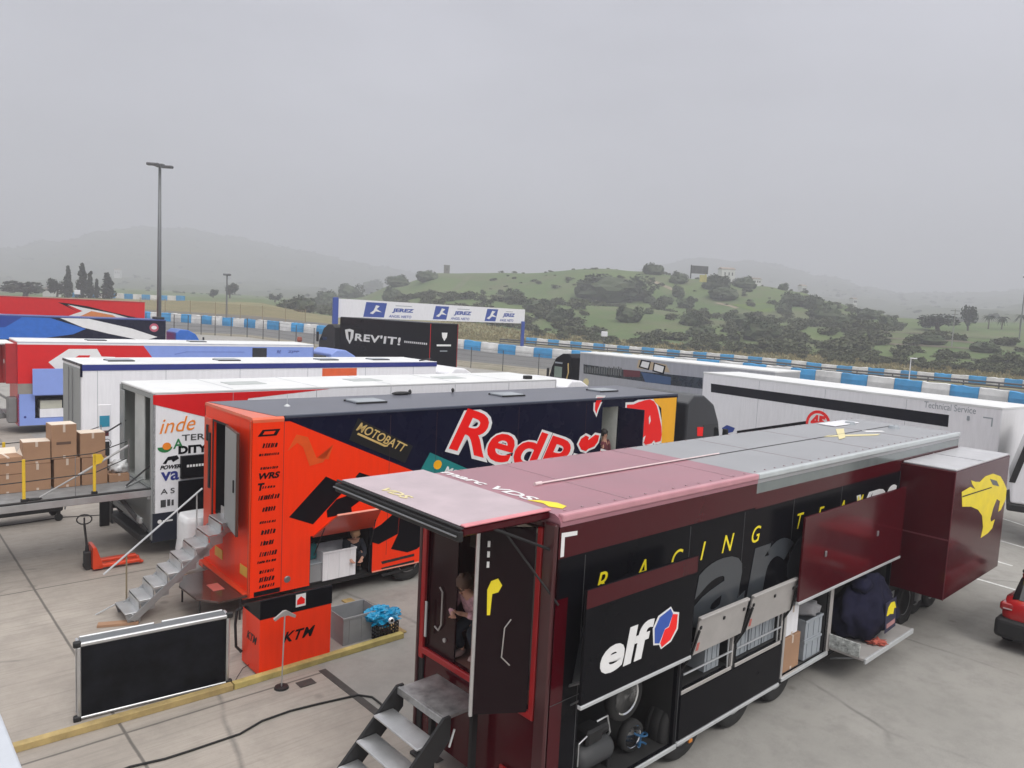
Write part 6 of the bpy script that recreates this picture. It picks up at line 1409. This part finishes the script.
# ================================================================== VEGETATION
def leaf_mat(name, c1, c2, c3):
    m, n, l, b = node_mat(name); oi = n.new('ShaderNodeObjectInfo'); g = n.new('ShaderNodeNewGeometry'); t = n.new('ShaderNodeTexCoord')
    a = nz(n, l, t.outputs['Object'], 2.2, 3, .6)
    c = mixc(n, l, mr(n, l, g.outputs['Random Per Island'], 0, 1, 0, 1), c1, c2); c = mixc(n, l, mr(n, l, a, .45, .65, 0, .7), c, c3)
    c = mixc(n, l, mr(n, l, oi.outputs['Random'], 0, 1, 0, .35), c, tuple(x * .65 for x in c2))
    l.new(c, b.inputs['Base Color']); b.inputs['Roughness'].default_value = .8; b.inputs['Specular IOR Level'].default_value = .2; return m
LEAF = leaf_mat('shrub_leaves', (.034, .052, .026), (.060, .080, .040), (.08, .09, .052))
LEAFD = leaf_mat('dark_leaves', (.018, .032, .018), (.035, .05, .028), (.05, .06, .035))
SCRUB = leaf_mat('scrub_leaves', (.062, .082, .040), (.095, .110, .058), (.125, .12, .07))
GRASSM = leaf_mat('dry_grass_blades', (.23, .20, .10), (.30, .25, .13), (.14, .16, .07))
def leaf_quads(bm, rnd, c, s, M=None):
    a = Vector((rnd.gauss(0, 1), rnd.gauss(0, 1), rnd.gauss(0, .7))).normalized(); b = a.cross(Vector((rnd.gauss(0, 1), rnd.gauss(0, 1), rnd.gauss(0, 1)))).normalized()
    q = [c + a * s, c + b * s * .7, c - a * s, c - b * s * .7]
    bm.faces.new([bm.verts.new(v) for v in q])
def crown_bm(seed, n=900, size=.085, shape='dome', lobes=7):
    rnd = random.Random(seed); bm = bmesh.new(); L_ = []
    for k in range(lobes):
        a = rnd.uniform(0, 6.28); r = rnd.uniform(.2, .68)
        if shape == 'dome': L_.append((Vector((r * math.cos(a), r * math.sin(a), rnd.uniform(.15, .62))), rnd.uniform(.28, .48)))
        elif shape == 'column': z = k / lobes; L_.append((Vector((rnd.uniform(-.05, .05), rnd.uniform(-.05, .05), .1 + z * .85)), (.21 - .175 * z) * rnd.uniform(.85, 1.1)))
        else: L_.append((Vector((r * math.cos(a), r * math.sin(a), rnd.uniform(-.35, .4))), rnd.uniform(.3, .5)))
    for i in range(n):
        c, r = L_[i % len(L_)]; d = Vector((rnd.gauss(0, 1), rnd.gauss(0, 1), rnd.gauss(0, 1))).normalized()
        p = c + d * r * rnd.uniform(.55, 1.05)
        if shape == 'dome' and p.z < 0: p.z = abs(p.z) * .5
        leaf_quads(bm, rnd, p, size * rnd.uniform(.6, 1.4))
    return bm
def core(mb, seed, k=.62):
    mb.blob((0, 0, .30), (.80, .80, .50), 3, .35, 2.5, seed); return mb
DOME = []
for s_ in range(5):
    mb = MB(); mb.merge(crown_bm(s_, 2400, .055)); core(mb, s_); DOME.append(mb.done(recalc=False)); DOME[-1].name = 'foliage'
    DOME[-1].materials.append(LEAF)
TWIG = MB().tube([(0, 0, -.3), (.02, 0, .3)], .035, 5).tube([(0, 0, 0), (.25, .1, .35)], .02, 5).tube([(0, 0, 0), (-.2, -.15, .35)], .02, 5).done(); TWIG.materials.append(mat('bark', (.08, .06, .045), .9))
BARK = _M['bark']
def shrub(px, py, wpx, hpx, label, k, rmin=135, name='shrub', leaf=None, grp='shrubs on the green hill'):
    P = hit(px, py, rmin)
    if P is None: return
    r = math.hypot(P.x, P.y); sx = wpx * r / 750 / 2; sz = hpx * r / 750
    t = thing(name, label, 'shrub', P, k * 37, grp)
    f = bpy.data.objects.new('foliage', DOME[k % 5]); COL.objects.link(f); f.parent = t; f.scale = (sx, min(sx, sz * 1.2), sz * .95)
    g = bpy.data.objects.new('stem', TWIG); COL.objects.link(g); g.parent = t; g.scale = (sx * .5, sx * .5, sz * .7)
SH = [(614, 300, 80, 27, 'large dark bush mass left of centre on the hill shoulder'), (585, 297, 26, 20, 'rounded bush at the left end of the large hill bush'), (653, 274, 24, 12, 'faint dome shrub on the skyline left of the billboard'),
 (678, 283, 20, 12, 'dark round bush just left below the billboard'), (678, 297, 15, 12, 'dark round bush below the one left of the billboard'), (686, 308, 18, 12, 'dark bush beside the pale path bend on the hill'),
 (716, 289, 32, 15, 'dark bush right below the billboard'), (723, 299, 36, 14, 'wide dark bush in the middle of the upper hill meadow'), (745, 288, 24, 12, 'dark bush in front of the white hilltop house'),
 (783, 290, 12, 7, 'small bush on the right hill shoulder skyline'), (628, 322, 28, 17, 'dark bush low on the green slope left of centre meadow'), (650, 303, 16, 8, 'small low bush on the upper slope left of the path'),
 (665, 304, 20, 9, 'low bush touching the path on the upper slope'), (648, 314, 11, 6, 'tiny bush alone in the green meadow'), (793, 305, 28, 13, 'dark bush at the right end of the hill meadow'), (784, 314, 16, 12, 'round bush under the right end of the meadow'),
 (508, 272, 38, 8, 'long low bush on the skyline above the gantry end'), (427, 281, 26, 12, 'dome bush on the skyline right of the far blue post'), (398, 286, 26, 12, 'bush on the left descending skyline'),
 (372, 292, 26, 13, 'bush on the left slope skyline above the gantry'), (350, 298, 26, 15, 'bush on the left slope near the track bend'), (327, 306, 28, 17, 'bush low on the left slope by the track'), (303, 311, 28, 17, 'outermost bush at the foot of the left slope'),
 (391, 300, 20, 14, 'dark bush directly above the gantry board'), (515, 303, 28, 15, 'dark bush above the right end of the gantry'), (537, 312, 30, 14, 'grey bush on the slope right of the gantry'), (560, 322, 34, 16, 'bush low on the slope right of the gantry'),
 (640, 286, 14, 6, 'little bush on the crest left of the faint dome shrub'), (826, 322, 34, 20, 'dark bush right of the meadow above the track'), (846, 328, 24, 15, 'bush beside the terraces on the right'), (886, 330, 16, 14, 'isolated round bush before the right terraces'),
 (868, 318, 36, 10, 'low bush on the right field edge'), (812, 308, 24, 14, 'dark bush behind the right end bushes'), (700, 336, 30, 14, 'olive bush in the lower scrub right of centre'), (760, 340, 44, 22, 'large olive bush low in the scrub right of centre'),
 (740, 326, 30, 14, 'dark bush below the meadow and the path'), (690, 325, 26, 14, 'bush below the meadow left of the path end'), (985, 352, 30, 10, 'low bush on the right terrace near the palms'), (930, 344, 30, 10, 'low bush on the terraces below the round tree')]
for k, (px, py, wp, hp, lab) in enumerate(SH): shrub(px, py, wp, hp, lab, k)
# scrub carpet on the lower hillside (uncountable)
mb = MB(); rnd = random.Random(5); lob = []
small = [crown_bm(20 + s_, 330, .115) for s_ in range(4)]; sm = []
for bm in small: bm.verts.ensure_lookup_table(); me = bpy.data.meshes.new('q'); bm.to_mesh(me); bm.free(); sm.append([[me.vertices[i].co.copy() for i in p_.vertices] for p_ in me.polygons])
verts, faces = [], []
def put(P, s, sz, k):
    a = rnd.uniform(0, 6.28); ca, sa = math.cos(a), math.sin(a)
    for q in sm[k]:
        i0 = len(verts)
        for v in q: verts.append((P.x + s * (v.x * ca - v.y * sa), P.y + s * (v.x * sa + v.y * ca), P.z + v.z * sz))
        faces.append((i0, i0 + 1, i0 + 2, i0 + 3))
for j in range(430):
    px = rnd.uniform(470, 1090); f_ = rnd.random(); i = 7
    dens = .9 if px < 880 else .28
    if rnd.random() > dens: continue
    if 585 < px < 690 and f_ > .25 and rnd.random() < .88: continue
    P = surf(th_of(px), i, f_ ** 1.1 * (1.0 if px < 720 else .95) * (.75 if px > 900 else 1)); s = rnd.uniform(1.2, 4.2) * (1 if px < 900 else .8); put(P - Vector((0, 0, .3)), s, s * rnd.uniform(.6, .95), j % 4)
for j in range(190):
    px = rnd.uniform(520, 1090); P = surf(th_of(px), 6, rnd.uniform(.55, 1.0)); s = rnd.uniform(.7, 2.2); put(P - Vector((0, 0, .2)), s, s * .75, j % 4)
for j in range(120):
    px = rnd.uniform(285, 470); P = surf(th_of(px), 7, rnd.random() * .9); s = rnd.uniform(1.5, 4); put(P - Vector((0, 0, .3)), s, s * .8, j % 4)
for j in range(140):
    px = rnd.uniform(470, 900); P = surf(th_of(px), 8, rnd.random() ** 1.5 * .7); s = rnd.uniform(.8, 2.8); put(P - Vector((0, 0, .2)), s, s * .7, j % 4)
for j in range(90):
    px = rnd.uniform(-60, 900); P = surf(th_of(px, 300), 8, rnd.uniform(.8, 1.0)); s = rnd.uniform(.8, 2.2); put(P - Vector((0, 0, .2)), s, s * .7, j % 4)
me = bpy.data.meshes.new('scrub'); me.from_pydata(verts, [], faces); me.update()
o = obj('scrub', me, SCRUB); tag(o, 'grey-green scrub covering the lower hillside beyond the track', 'scrub', kind='stuff')
# distant tree cover on the far hills (uncountable)
verts, faces = [], []
for j in range(900):
    px = rnd.uniform(-120, 1150); i = rnd.choice([10, 11, 11, 11]); f_ = rnd.random()
    P = surf(th_of(px, 290), i, f_)
    if noise.noise(Vector((P.x / 70, P.y / 70, 3))) < -.05 and f_ < .9: continue
    s = rnd.uniform(2.5, 6.5); put(P - Vector((0, 0, .6)), s, s * rnd.uniform(.5, .9), j % 4)
for j in range(260):
    px = rnd.uniform(-60, 1100); P = surf(th_of(px, 290), 11, rnd.uniform(.93, 1.0)); s = rnd.uniform(3, 7); put(P - Vector((0, 0, 1)), s, s * .7, j % 4)
me = bpy.data.meshes.new('far_woods'); me.from_pydata(verts, [], faces); me.update()
o = obj('far_woods', me, LEAFD); tag(o, 'dark woods fading into mist on the far hills', 'woods', kind='stuff')
# dry grass tufts on the verge before the hill
verts, faces = [], []
for j in range(9000):
    px = rnd.uniform(440, 1090); P = surf(th_of(px), 6, rnd.random() ** 1.3); s = rnd.uniform(.2, .62); a = rnd.uniform(0, 3.14); w_ = rnd.uniform(.15, .5); i0 = len(verts)
    dx, dy = math.cos(a) * w_, math.sin(a) * w_
    verts += [(P.x - dx, P.y - dy, P.z - .1), (P.x + dx, P.y + dy, P.z - .1), (P.x + dx * .3 + rnd.uniform(-.2, .2), P.y + dy * .3, P.z + s)]; faces.append((i0, i0 + 1, i0 + 2))
me = bpy.data.meshes.new('dry_grass'); me.from_pydata(verts, [], faces); me.update()
o = obj('dry_grass', me, GRASSM); tag(o, 'tall dry grass on the strip between the track barrier and the hill', 'grass', kind='stuff')
# trees
def tree(px, py, wpx, hpx, label, kind, k, rmin=150, grp=None, leaf=LEAFD, depth=None):
    P = hit(px, py, rmin) if depth is None else None
    if P is None:
        q = dep(px, py, depth or 200); P = Vector((q.x, q.y, tz(q.x, q.y)))
    r = math.hypot(P.x, P.y); w_ = wpx * r / 750; h_ = hpx * r / 750
    t = thing({'cypress': 'cypress_tree', 'palm': 'palm_tree', 'round': 'broadleaf_tree'}[kind], label, 'tree', P, k * 50, grp)
    if kind == 'cypress':
        mb = MB(); mb.merge(crown_bm(40 + k, 1100, .045, 'column', 12)); c = obj('crown', mb, leaf, t, recalc=False); c.scale = (w_ * 2.2, w_ * 2.2, h_)
        obj('trunk', MB().tube([(0, 0, -.3), (0, 0, h_ * .8)], [w_ * .12, w_ * .03], 6), BARK, t)
    elif kind == 'round':
        mb = MB(); mb.merge(crown_bm(60 + k, 1300, .08, 'ball', 9)); c = obj('crown', mb, leaf, t, recalc=False); c.scale = (w_ * .55, w_ * .55, h_ * .56); c.location = (0, 0, h_ * .52)
        mb = MB().tube([(0, 0, -.3), (.05 * w_, 0, h_ * .4), (0, .03 * w_, h_ * .7)], [w_ * .06, w_ * .045, w_ * .02], 7)
        for a in range(5): mb.tube([(0, 0, h_ * .3), (w_ * .3 * math.cos(a * 1.3), w_ * .3 * math.sin(a * 1.3), h_ * .65)], [w_ * .03, w_ * .012], 5)
        obj('trunk', mb, BARK, t)
    else:
        obj('trunk', MB().tube([(0, 0, -.3), (.1, 0, h_ * .4), (0, 0, h_ * .78)], [.22, .18, .16], 8), BARK, t)
        rnd2 = random.Random(k); mb = MB()
        for f_ in range(22):
            a = f_ * 2.4; el = rnd2.uniform(-.2, .9); Lf = w_ * .55
            prev = None
            for s_ in range(6):
                q = s_ / 5; p_ = Vector((math.cos(a) * Lf * q, math.sin(a) * Lf * q, h_ * .78 + Lf * (el * q - .9 * q * q))); sd = Vector((-math.sin(a), math.cos(a), -.3)) * (w_ * .07 * math.sin(math.pi * min(.95, q + .12)))
                if prev: mb.quad(prev[0], prev[1], p_ + sd, p_ - sd)
                prev = (p_ - sd, p_ + sd)
        obj('fronds', mb, leaf, t, recalc=False)
GC = 'cypresses at left'; GPm = 'palms at the right edge'
for k, (px, wp, hp, lab) in enumerate(((68, 9, 29, 'leftmost cypress behind the red transporter'), (82.5, 11, 32, 'tallest cypress behind the red transporter'), (90.5, 7, 25, 'slim cypress right against the tallest one'), (97, 6, 18, 'smallest cypress, right of the slim one'), (108, 13, 24, 'broad conical cypress at the right end of the row'))):
    tree(px, 295, wp, hp, lab, 'cypress', k, grp=GC, depth=215)
tree(57, 295, 16, 18, 'round dark tree left of the cypress row', 'round', 1, depth=216)
tree(25, 296, 40, 14, 'wide low tree clump at the left picture edge', 'round', 2, depth=230)
for k, (px, hp, lab) in enumerate(((988, 13, 'leftmost of the three small palms at the right edge'), (1001.5, 12, 'middle of the three small palms at the right edge'), (1020, 14, 'rightmost of the three small palms at the right edge'))):
    tree(px, 329, 11, hp, lab, 'palm', k, grp=GPm, depth=238)
tree(938, 333, 36, 15, 'wide round tree on the right terrace', 'round', 3, depth=225); tree(968, 328, 15, 24, 'taller airy tree left of the palms', 'round', 4, depth=228)
tree(230, 300, 14, 16, 'round tree behind the thin dark pole', 'round', 5, depth=300); tree(275, 300, 12, 9, 'small tree at the far track bend', 'round', 6, depth=300)
tree(213, 300, 10, 8, 'low tree left of the thin dark pole', 'round', 7, depth=305)
# terraces on the right slope and paths
def drape(name, pts, wd, material, lift=.12):
    P = [hit(*q, 140) for q in pts]; P = [q for q in P if q is not None]
    mb = MB(); prev = None
    fine = []
    for a, b_ in zip(P, P[1:]):
        n_ = max(2, int((b_ - a).length / 3))
        for j in range(n_): fine.append(a.lerp(b_, j / n_))
    for i, q in enumerate(fine[:-1]):
        d_ = fine[i + 1] - q; s_ = Vector((-d_.y, d_.x, 0)).normalized() * wd / 2 * (1 + .25 * noise.noise(q / 6))
        a, b_ = q - s_, q + s_; a.z = tz(a.x, a.y) + lift; b_.z = tz(b_.x, b_.y) + lift
        if prev: mb.quad(prev[0], a, b_, prev[1])
        prev = (a, b_)
    o = obj(name, mb, material, recalc=False); o['kind'] = 'structure'
PATHM = ground_mat('bare_earth', (.30, .25, .18), (.36, .30, .22), (.22, .18, .12), .1, .5, 3)
BRIGHT = ground_mat('bright_meadow', (.11, .17, .03), (.14, .20, .04), (.09, .13, .04), .08, .3, 2)
drape('meadow', [(744, 309), (760, 307.5), (776, 308), (790, 310)], 15, BRIGHT, .10)
drape('path', [(652, 281), (668, 288), (684, 294), (698, 298)], 2.4, PATHM); drape('path', [(716, 303), (732, 307), (748, 312)], 2.0, PATHM); drape('path', [(470, 276), (462, 284), (452, 292)], 3.0, ground_mat('pale_grass', (.14, .16, .09), (.17, .18, .10), (.12, .14, .07), .1, .5, 3))
for k, py in enumerate((338, 344, 350)):
    drape('terrace', [(850 + k * 8, py - 6), (920, py - 4), (980, py), (1040, py + 3)], 2.2, ground_mat('terrace_soil%d' % k, (.19, .165, .125), (.15, .13, .10), (.10, .10, .06), .1, .5, 3))
# tower, billboard, houses
P = dep(446.5, 275, 388); zg = tz(P.x, P.y); t = thing('stone_tower', 'small square stone tower on the hill skyline above the gantry', 'tower', (P.x, P.y, zg - .5), 10)
obj('wall', MB().box(-1.4, 1.4, -1.4, 1.4, 0, 4.7, .05), mat('stone', (.16, .15, .13), .9), t); obj('opening', MB().box(-.3, .3, -1.43, -1.39, 2.4, 3.3), DARKIN, t); obj('parapet', MB().box(-1.5, 1.5, -1.5, 1.5, 4.7, 5.1, .03), mat('stone', (0, 0, 0)), t)
P = hit(699, 278.5, 200) or dep(699, 279, 275); t = thing('hill_billboard', 'dark advertising billboard on yellow legs on the hill crest', 'billboard', P, 8)
k_ = math.hypot(P.x, P.y) / 750
obj('board', MB().box(-8 * k_, 8.5 * k_, -.1, .1, 5 * k_, 12.5 * k_, .05), mat('board_dark', (.08, .08, .08), .6, grime=.7, scale=.6), t)
obj('leg', MB().box(-9 * k_, -8.2 * k_, -.15, .15, 0, 13 * k_), BLACKM, t); obj('leg', MB().box(6 * k_, 7 * k_, -.15, .15, -1, 5.2 * k_), mat('yellow_leg', (.5, .45, .15), .7), t); obj('base_wall', MB().box(1 * k_, 8 * k_, .2, .6, -1, 4 * k_, .05), mat('yellow_leg', (0, 0, 0)), t)
def house(px, py, wpx, hpx, depth, label, deg=8):
    P = dep(px, py, depth); z_ = tz(P.x, P.y); zz_ = max(z_, P.z) if P.z < z_ + 6 else P.z; t = thing('white_house', label, 'house', (P.x, P.y, P.z), deg, 'white buildings on the hill'); k_ = depth / 750; w_ = wpx * k_ / 2; h_ = hpx * k_
    obj('wall', MB().box(-w_, w_, 0, 5, -6, h_, .04), mat('house_white', (.62, .62, .60), .8), t); obj('roof', MB().prism([(-.3, h_), (2.5, h_ + h_ * .22), (5.3, h_)], 'x', -w_ - .2, w_ + .2), mat('house_roof', (.30, .24, .2), .8), t)
    for s_ in (-.5, .1, .6): obj('window', MB().box(w_ * s_ - .35, w_ * s_ + .35, -.03, .02, h_ * .4, h_ * .7), DARKIN, t)
house(728, 279.5, 14, 10, 400, 'white house standing just right of the billboard'); house(757, 285, 9, 6, 390, 'grey roofed house right of the white hilltop house'); house(804, 293, 5, 7, 430, 'narrow white building on the right hill shoulder')
house(855, 305, 4, 6, 470, 'small pale building in the misty dip at right'); house(117, 276, 6, 6, 900, 'tiny pale farmhouse on the far hill behind the cypresses'); house(47, 292, 9, 3.5, 240, 'small pale building left of the cypresses', 0)
# ================================================================== PEOPLE
def figure(label, P, deg, J, shirt, trouser, hair, shoe, sleeve=True, longhair=False, scale=1.0):
    t = thing('person', label, 'person', P, deg)
    V = {k: Vector(v) for k, v in J.items()}
    names = []; vs_ = []; rs = []; es = []
    def add(n_, p_, r): names.append(n_); vs_.append(p_); rs.append(r); return len(vs_) - 1
    def build(lst, edges):
        pass
    pel = add('pelvis', V['pelvis'], .13); ab = add('abd', V['pelvis'].lerp(V['chest'], .5), .125); ch = add('chest', V['chest'], .14); nk = add('neck', V['neck'], .055)
    hdv = V['head'] - V['neck']; h0 = add('jaw', V['neck'] + hdv * .55, .07); h1 = add('head', V['head'], .095); h2 = add('crown', V['head'] + hdv.normalized() * .07, .075)
    es += [(pel, ab), (ab, ch), (ch, nk), (nk, h0), (h0, h1), (h1, h2)]
    for s_ in 'LR':
        a = add('sh', V['sh' + s_], .062); b_ = add('el', V['el' + s_], .042); c = add('wr', V['wr' + s_], .03)
        fd = (V['wr' + s_] - V['el' + s_]).normalized(); pm = add('palm', V['wr' + s_] + fd * .07, .034); es += [(ch, a), (a, b_), (b_, c), (c, pm)]
        sd = Vector((-fd.y, fd.x, 0)); sd = sd.normalized() if sd.length > .1 else Vector((0, 1, 0)); cu_ = fd.cross(sd)
        for k in range(4):
            o_ = sd * (k - 1.5) * .019; f1 = add('f', V['wr' + s_] + fd * (.10) + o_, .0095); f2 = add('f', V['wr' + s_] + fd * (.135 + .008 * (1.5 - abs(k - 1.5))) + o_ + cu_ * .02, .008); es += [(pm, f1), (f1, f2)]
        tb = add('f', V['wr' + s_] + fd * .05 + sd * (.042 if s_ == 'L' else -.042), .011); tb2 = add('f', V['wr' + s_] + fd * .09 + sd * (.055 if s_ == 'L' else -.055), .009); es += [(pm, tb), (tb, tb2)]
        hp = add('hip', V['hip' + s_], .095); kn = add('kn', V['kn' + s_], .06); an = add('an', V['an' + s_], .042); to = add('toe', V['an' + s_] + Vector((.15, 0, -.05)), .035); es += [(pel, hp), (hp, kn), (kn, an), (an, to)]
    def skin(vv, rr, ee, root, sub=1):
        me = bpy.data.meshes.new('s'); me.from_pydata([tuple(v) for v in vv], ee, []); o = bpy.data.objects.new('s', me); COL.objects.link(o)
        md = o.modifiers.new('s', 'SKIN'); md.use_smooth_shade = True
        for i, r in enumerate(rr): me.skin_vertices[0].data[i].radius = (r, r)
        me.skin_vertices[0].data[root].use_root = True
        m2 = o.modifiers.new('d', 'SUBSURF'); m2.levels = sub; m2.render_levels = sub
        dg = bpy.context.evaluated_depsgraph_get(); dg.update(); r_ = bpy.data.meshes.new_from_object(o.evaluated_get(dg)); bpy.data.objects.remove(o)
        for p_ in r_.polygons: p_.use_smooth = True
        return r_
    bd_ = obj('body', skin(vs_, rs, es, 0), SKIN, t)
    S_ = lambda n_: V[n_]
    sv = [V['pelvis'] + (V['chest'] - V['pelvis']) * -.02, V['pelvis'].lerp(V['chest'], .5), V['chest'], V['chest'].lerp(V['neck'], .55)]; sr_ = [.155, .15, .168, .085]; se = [(0, 1), (1, 2), (2, 3)]
    for s_ in 'LR':
        i = len(sv); sv += [V['sh' + s_], V['el' + s_]]; sr_ += [.085, .062]; se += [(2, i), (i, i + 1)]
        if sleeve: sv.append(V['el' + s_].lerp(V['wr' + s_], .85)); sr_.append(.05); se.append((i + 1, i + 2))
    obj('shirt', skin(sv, sr_, se, 0), shirt, t)
    tv = [V['pelvis']]; tr_ = [.150]; te = []
    for s_ in 'LR':
        i = len(tv); tv += [V['hip' + s_], V['kn' + s_], V['kn' + s_].lerp(V['an' + s_], .9)]; tr_ += [.118, .083, .066]; te += [(0, i), (i, i + 1), (i + 1, i + 2)]
    obj('trousers', skin(tv, tr_, te, 0), trouser, t)
    for s_ in 'LR':
        a = V['an' + s_]; obj('shoe', MB().blob((a.x + .07, a.y, a.z - .03), (.14, .05, .05), 2, 0), shoe, t, smooth=True)
    H_ = V['head']; fdir = V.get('face', Vector((1, 0, -.2))).normalized(); upd = hdv.normalized(); mb = MB()
    c = H_ + upd * .03 - fdir * .03; mb.blob(c, (.115, .11, .115), 3, .2, 5, 1)
    if longhair: mb.blob(c - fdir * .06 - upd * .08, (.08, .10, .13), 3, .3, 5, 2); mb.blob(c + upd * .10, (.05, .05, .045), 2, .2, 4, 3)
    obj('hair', mb, hair, t, smooth=True)
    f0 = H_ + fdir * .085; sdv = upd.cross(fdir).normalized(); mb = MB()
    for e_ in (-1, 1): mb.blob(f0 + sdv * e_ * .033 + upd * .0 + fdir * .005, (.010, .010, .008), 1, 0)
    obj('eyes', mb, BLACKM, t); obj('nose', MB().blob(f0 - upd * .03 + fdir * .018, (.014, .013, .02), 1, 0), SKIN, t, smooth=True); obj('mouth', MB().blob(f0 - upd * .065 + fdir * .005, (.012, .022, .006), 1, 0), mat('lips', (.35, .12, .10), .5), t)
    t.scale = (scale,) * 3
    return t
stoop = dict(pelvis=(-.14, 0, .52), chest=(.08, 0, .82), neck=(.15, 0, .95), head=(.22, 0, 1.06), face=(.8, 0, -.6), shL=(.08, .17, .87), shR=(.08, -.17, .87), elL=(.16, .24, .66), elR=(.16, -.24, .66), wrL=(.32, .10, .72), wrR=(.32, -.08, .66),
             hipL=(-.12, .09, .50), hipR=(-.12, -.09, .50), knL=(.20, .13, .42), knR=(.20, -.13, .40), anL=(.0, .12, .09), anR=(.05, -.12, .09))
stoop2 = dict(stoop); stoop2.update(pelvis=(-.05, 0, .55))
figure('person with pinned-up brown hair in a pink patterned top crouching in the maroon truck doorway', wor('B', .30, 1.77, 1.625), hB + 190, stoop, PINKC, DARKC, HAIRB, mat('pale_shoe', (.5, .35, .33), .7), longhair=True)
stand = dict(pelvis=(0, 0, .95), chest=(.01, 0, 1.28), neck=(.01, 0, 1.46), head=(.02, 0, 1.62), face=(1, 0, -.1), shL=(0, .19, 1.38), shR=(0, -.19, 1.38), elL=(.0, .26, 1.10), elR=(.0, -.26, 1.10), wrL=(.12, .22, .9), wrR=(.12, -.22, .9), hipL=(0, .09, .92), hipR=(0, -.09, .92), knL=(.02, .1, .5), knR=(.02, -.1, .5), anL=(0, .1, .09), anR=(0, -.1, .09))
figure('dark-haired person in a red jacket standing in the doorway beside the bull emblem', wor('O', 10.36, .14, 1.33), hO - 90, stand, mat('red_dark_cloth', (.14, .03, .04), .9, grime=.8, scale=12), DARKC, HAIRD, BLACKM)
crouch = dict(pelvis=(-.18, 0, .30), chest=(.0, 0, .60), neck=(.06, 0, .72), head=(.12, 0, .84), face=(1, 0, -.4), shL=(0, .16, .66), shR=(0, -.16, .66), elL=(.15, .22, .45), elR=(.15, -.22, .45), wrL=(.3, .12, .35), wrR=(.3, -.12, .35), hipL=(-.15, .09, .28), hipR=(-.15, -.09, .28), knL=(.18, .14, .46), knR=(.18, -.14, .46), anL=(-.02, .12, .09), anR=(-.02, -.12, .09))
figure('fair-haired person in black clothes crouching in the open locker of the orange truck', wor('O', 2.46, .30, .43), hO - 110, crouch, DARKC, DARKC, HAIRT, BLACKM)
# orange truck locker contents
crate(wor('O', 1.98, .36, .43), hO, .78, .62, .62, WHITE, 'white_bin', 'white bin with an open dark top inside the orange truck locker', 'bin')
t = thing('grey_drawer_box', 'grey low box at the left of the orange truck locker', 'box', wor('O', 1.46, .33, .43), hO); obj('body', MB().box(-.17, .12, -.25, .25, 0, .38, .01), mat('grey_sheet', (0, 0, 0)), t); obj('lid', MB().box(-.18, .13, -.26, .26, .385, .41, .006), GREYC, t)
t = thing('teal_container', 'teal canister standing on the grey box in the orange truck locker', 'canister', wor('O', 1.47, .4, .845), hO); obj('body', MB().box(-.11, .11, -.1, .1, 0, .34, .03), mat('teal_plastic', (.01, .13, .15), .5), t); obj('cap', MB().lathe([(.001, .06), (.04, .05), (.04, 0)], (.02, 0, .34), 'z', 12), BLACKM, t)
# white balcony edge, near the camera at lower left
pa, pb, pc = gz(-3, 703, 4.6), gz(26, 775, 4.6), gz(-60, 790, 4.6)
t = obj('balcony_ledge', MB().prism([(pa.x, pa.y), (pb.x, pb.y), (pb.x - .05, pb.y - .8), (pa.x - 1.2, pa.y - .8), (pa.x - 1.2, pa.y + .3), (pa.x - .25, pa.y + .3)], 'z', 4.45, 4.6, .01), mat('ledge_white', (.52, .55, .60), .5)); tag(t, 'pale white ledge corner close to the camera at the lower left', 'ledge')
# ================================================================== HAZE
mb = MB().box(-2620, 2620, -2620, 2620, -22, 225)
hz = bpy.data.materials.new('haze_air'); hz.use_nodes = True; hz.node_tree.nodes.clear()
ho = hz.node_tree.nodes.new('ShaderNodeOutputMaterial'); pv = hz.node_tree.nodes.new('ShaderNodeVolumePrincipled')
pv.inputs['Color'].default_value = (.78, .79, .86, 1); pv.inputs['Density'].default_value = .0013; pv.inputs['Anisotropy'].default_value = .2
hz.node_tree.links.new(pv.outputs[0], ho.inputs['Volume'])
o = obj('haze', mb, hz); tag(o, 'pale mist filling the air over the paddock and hills', 'haze', kind='stuff')
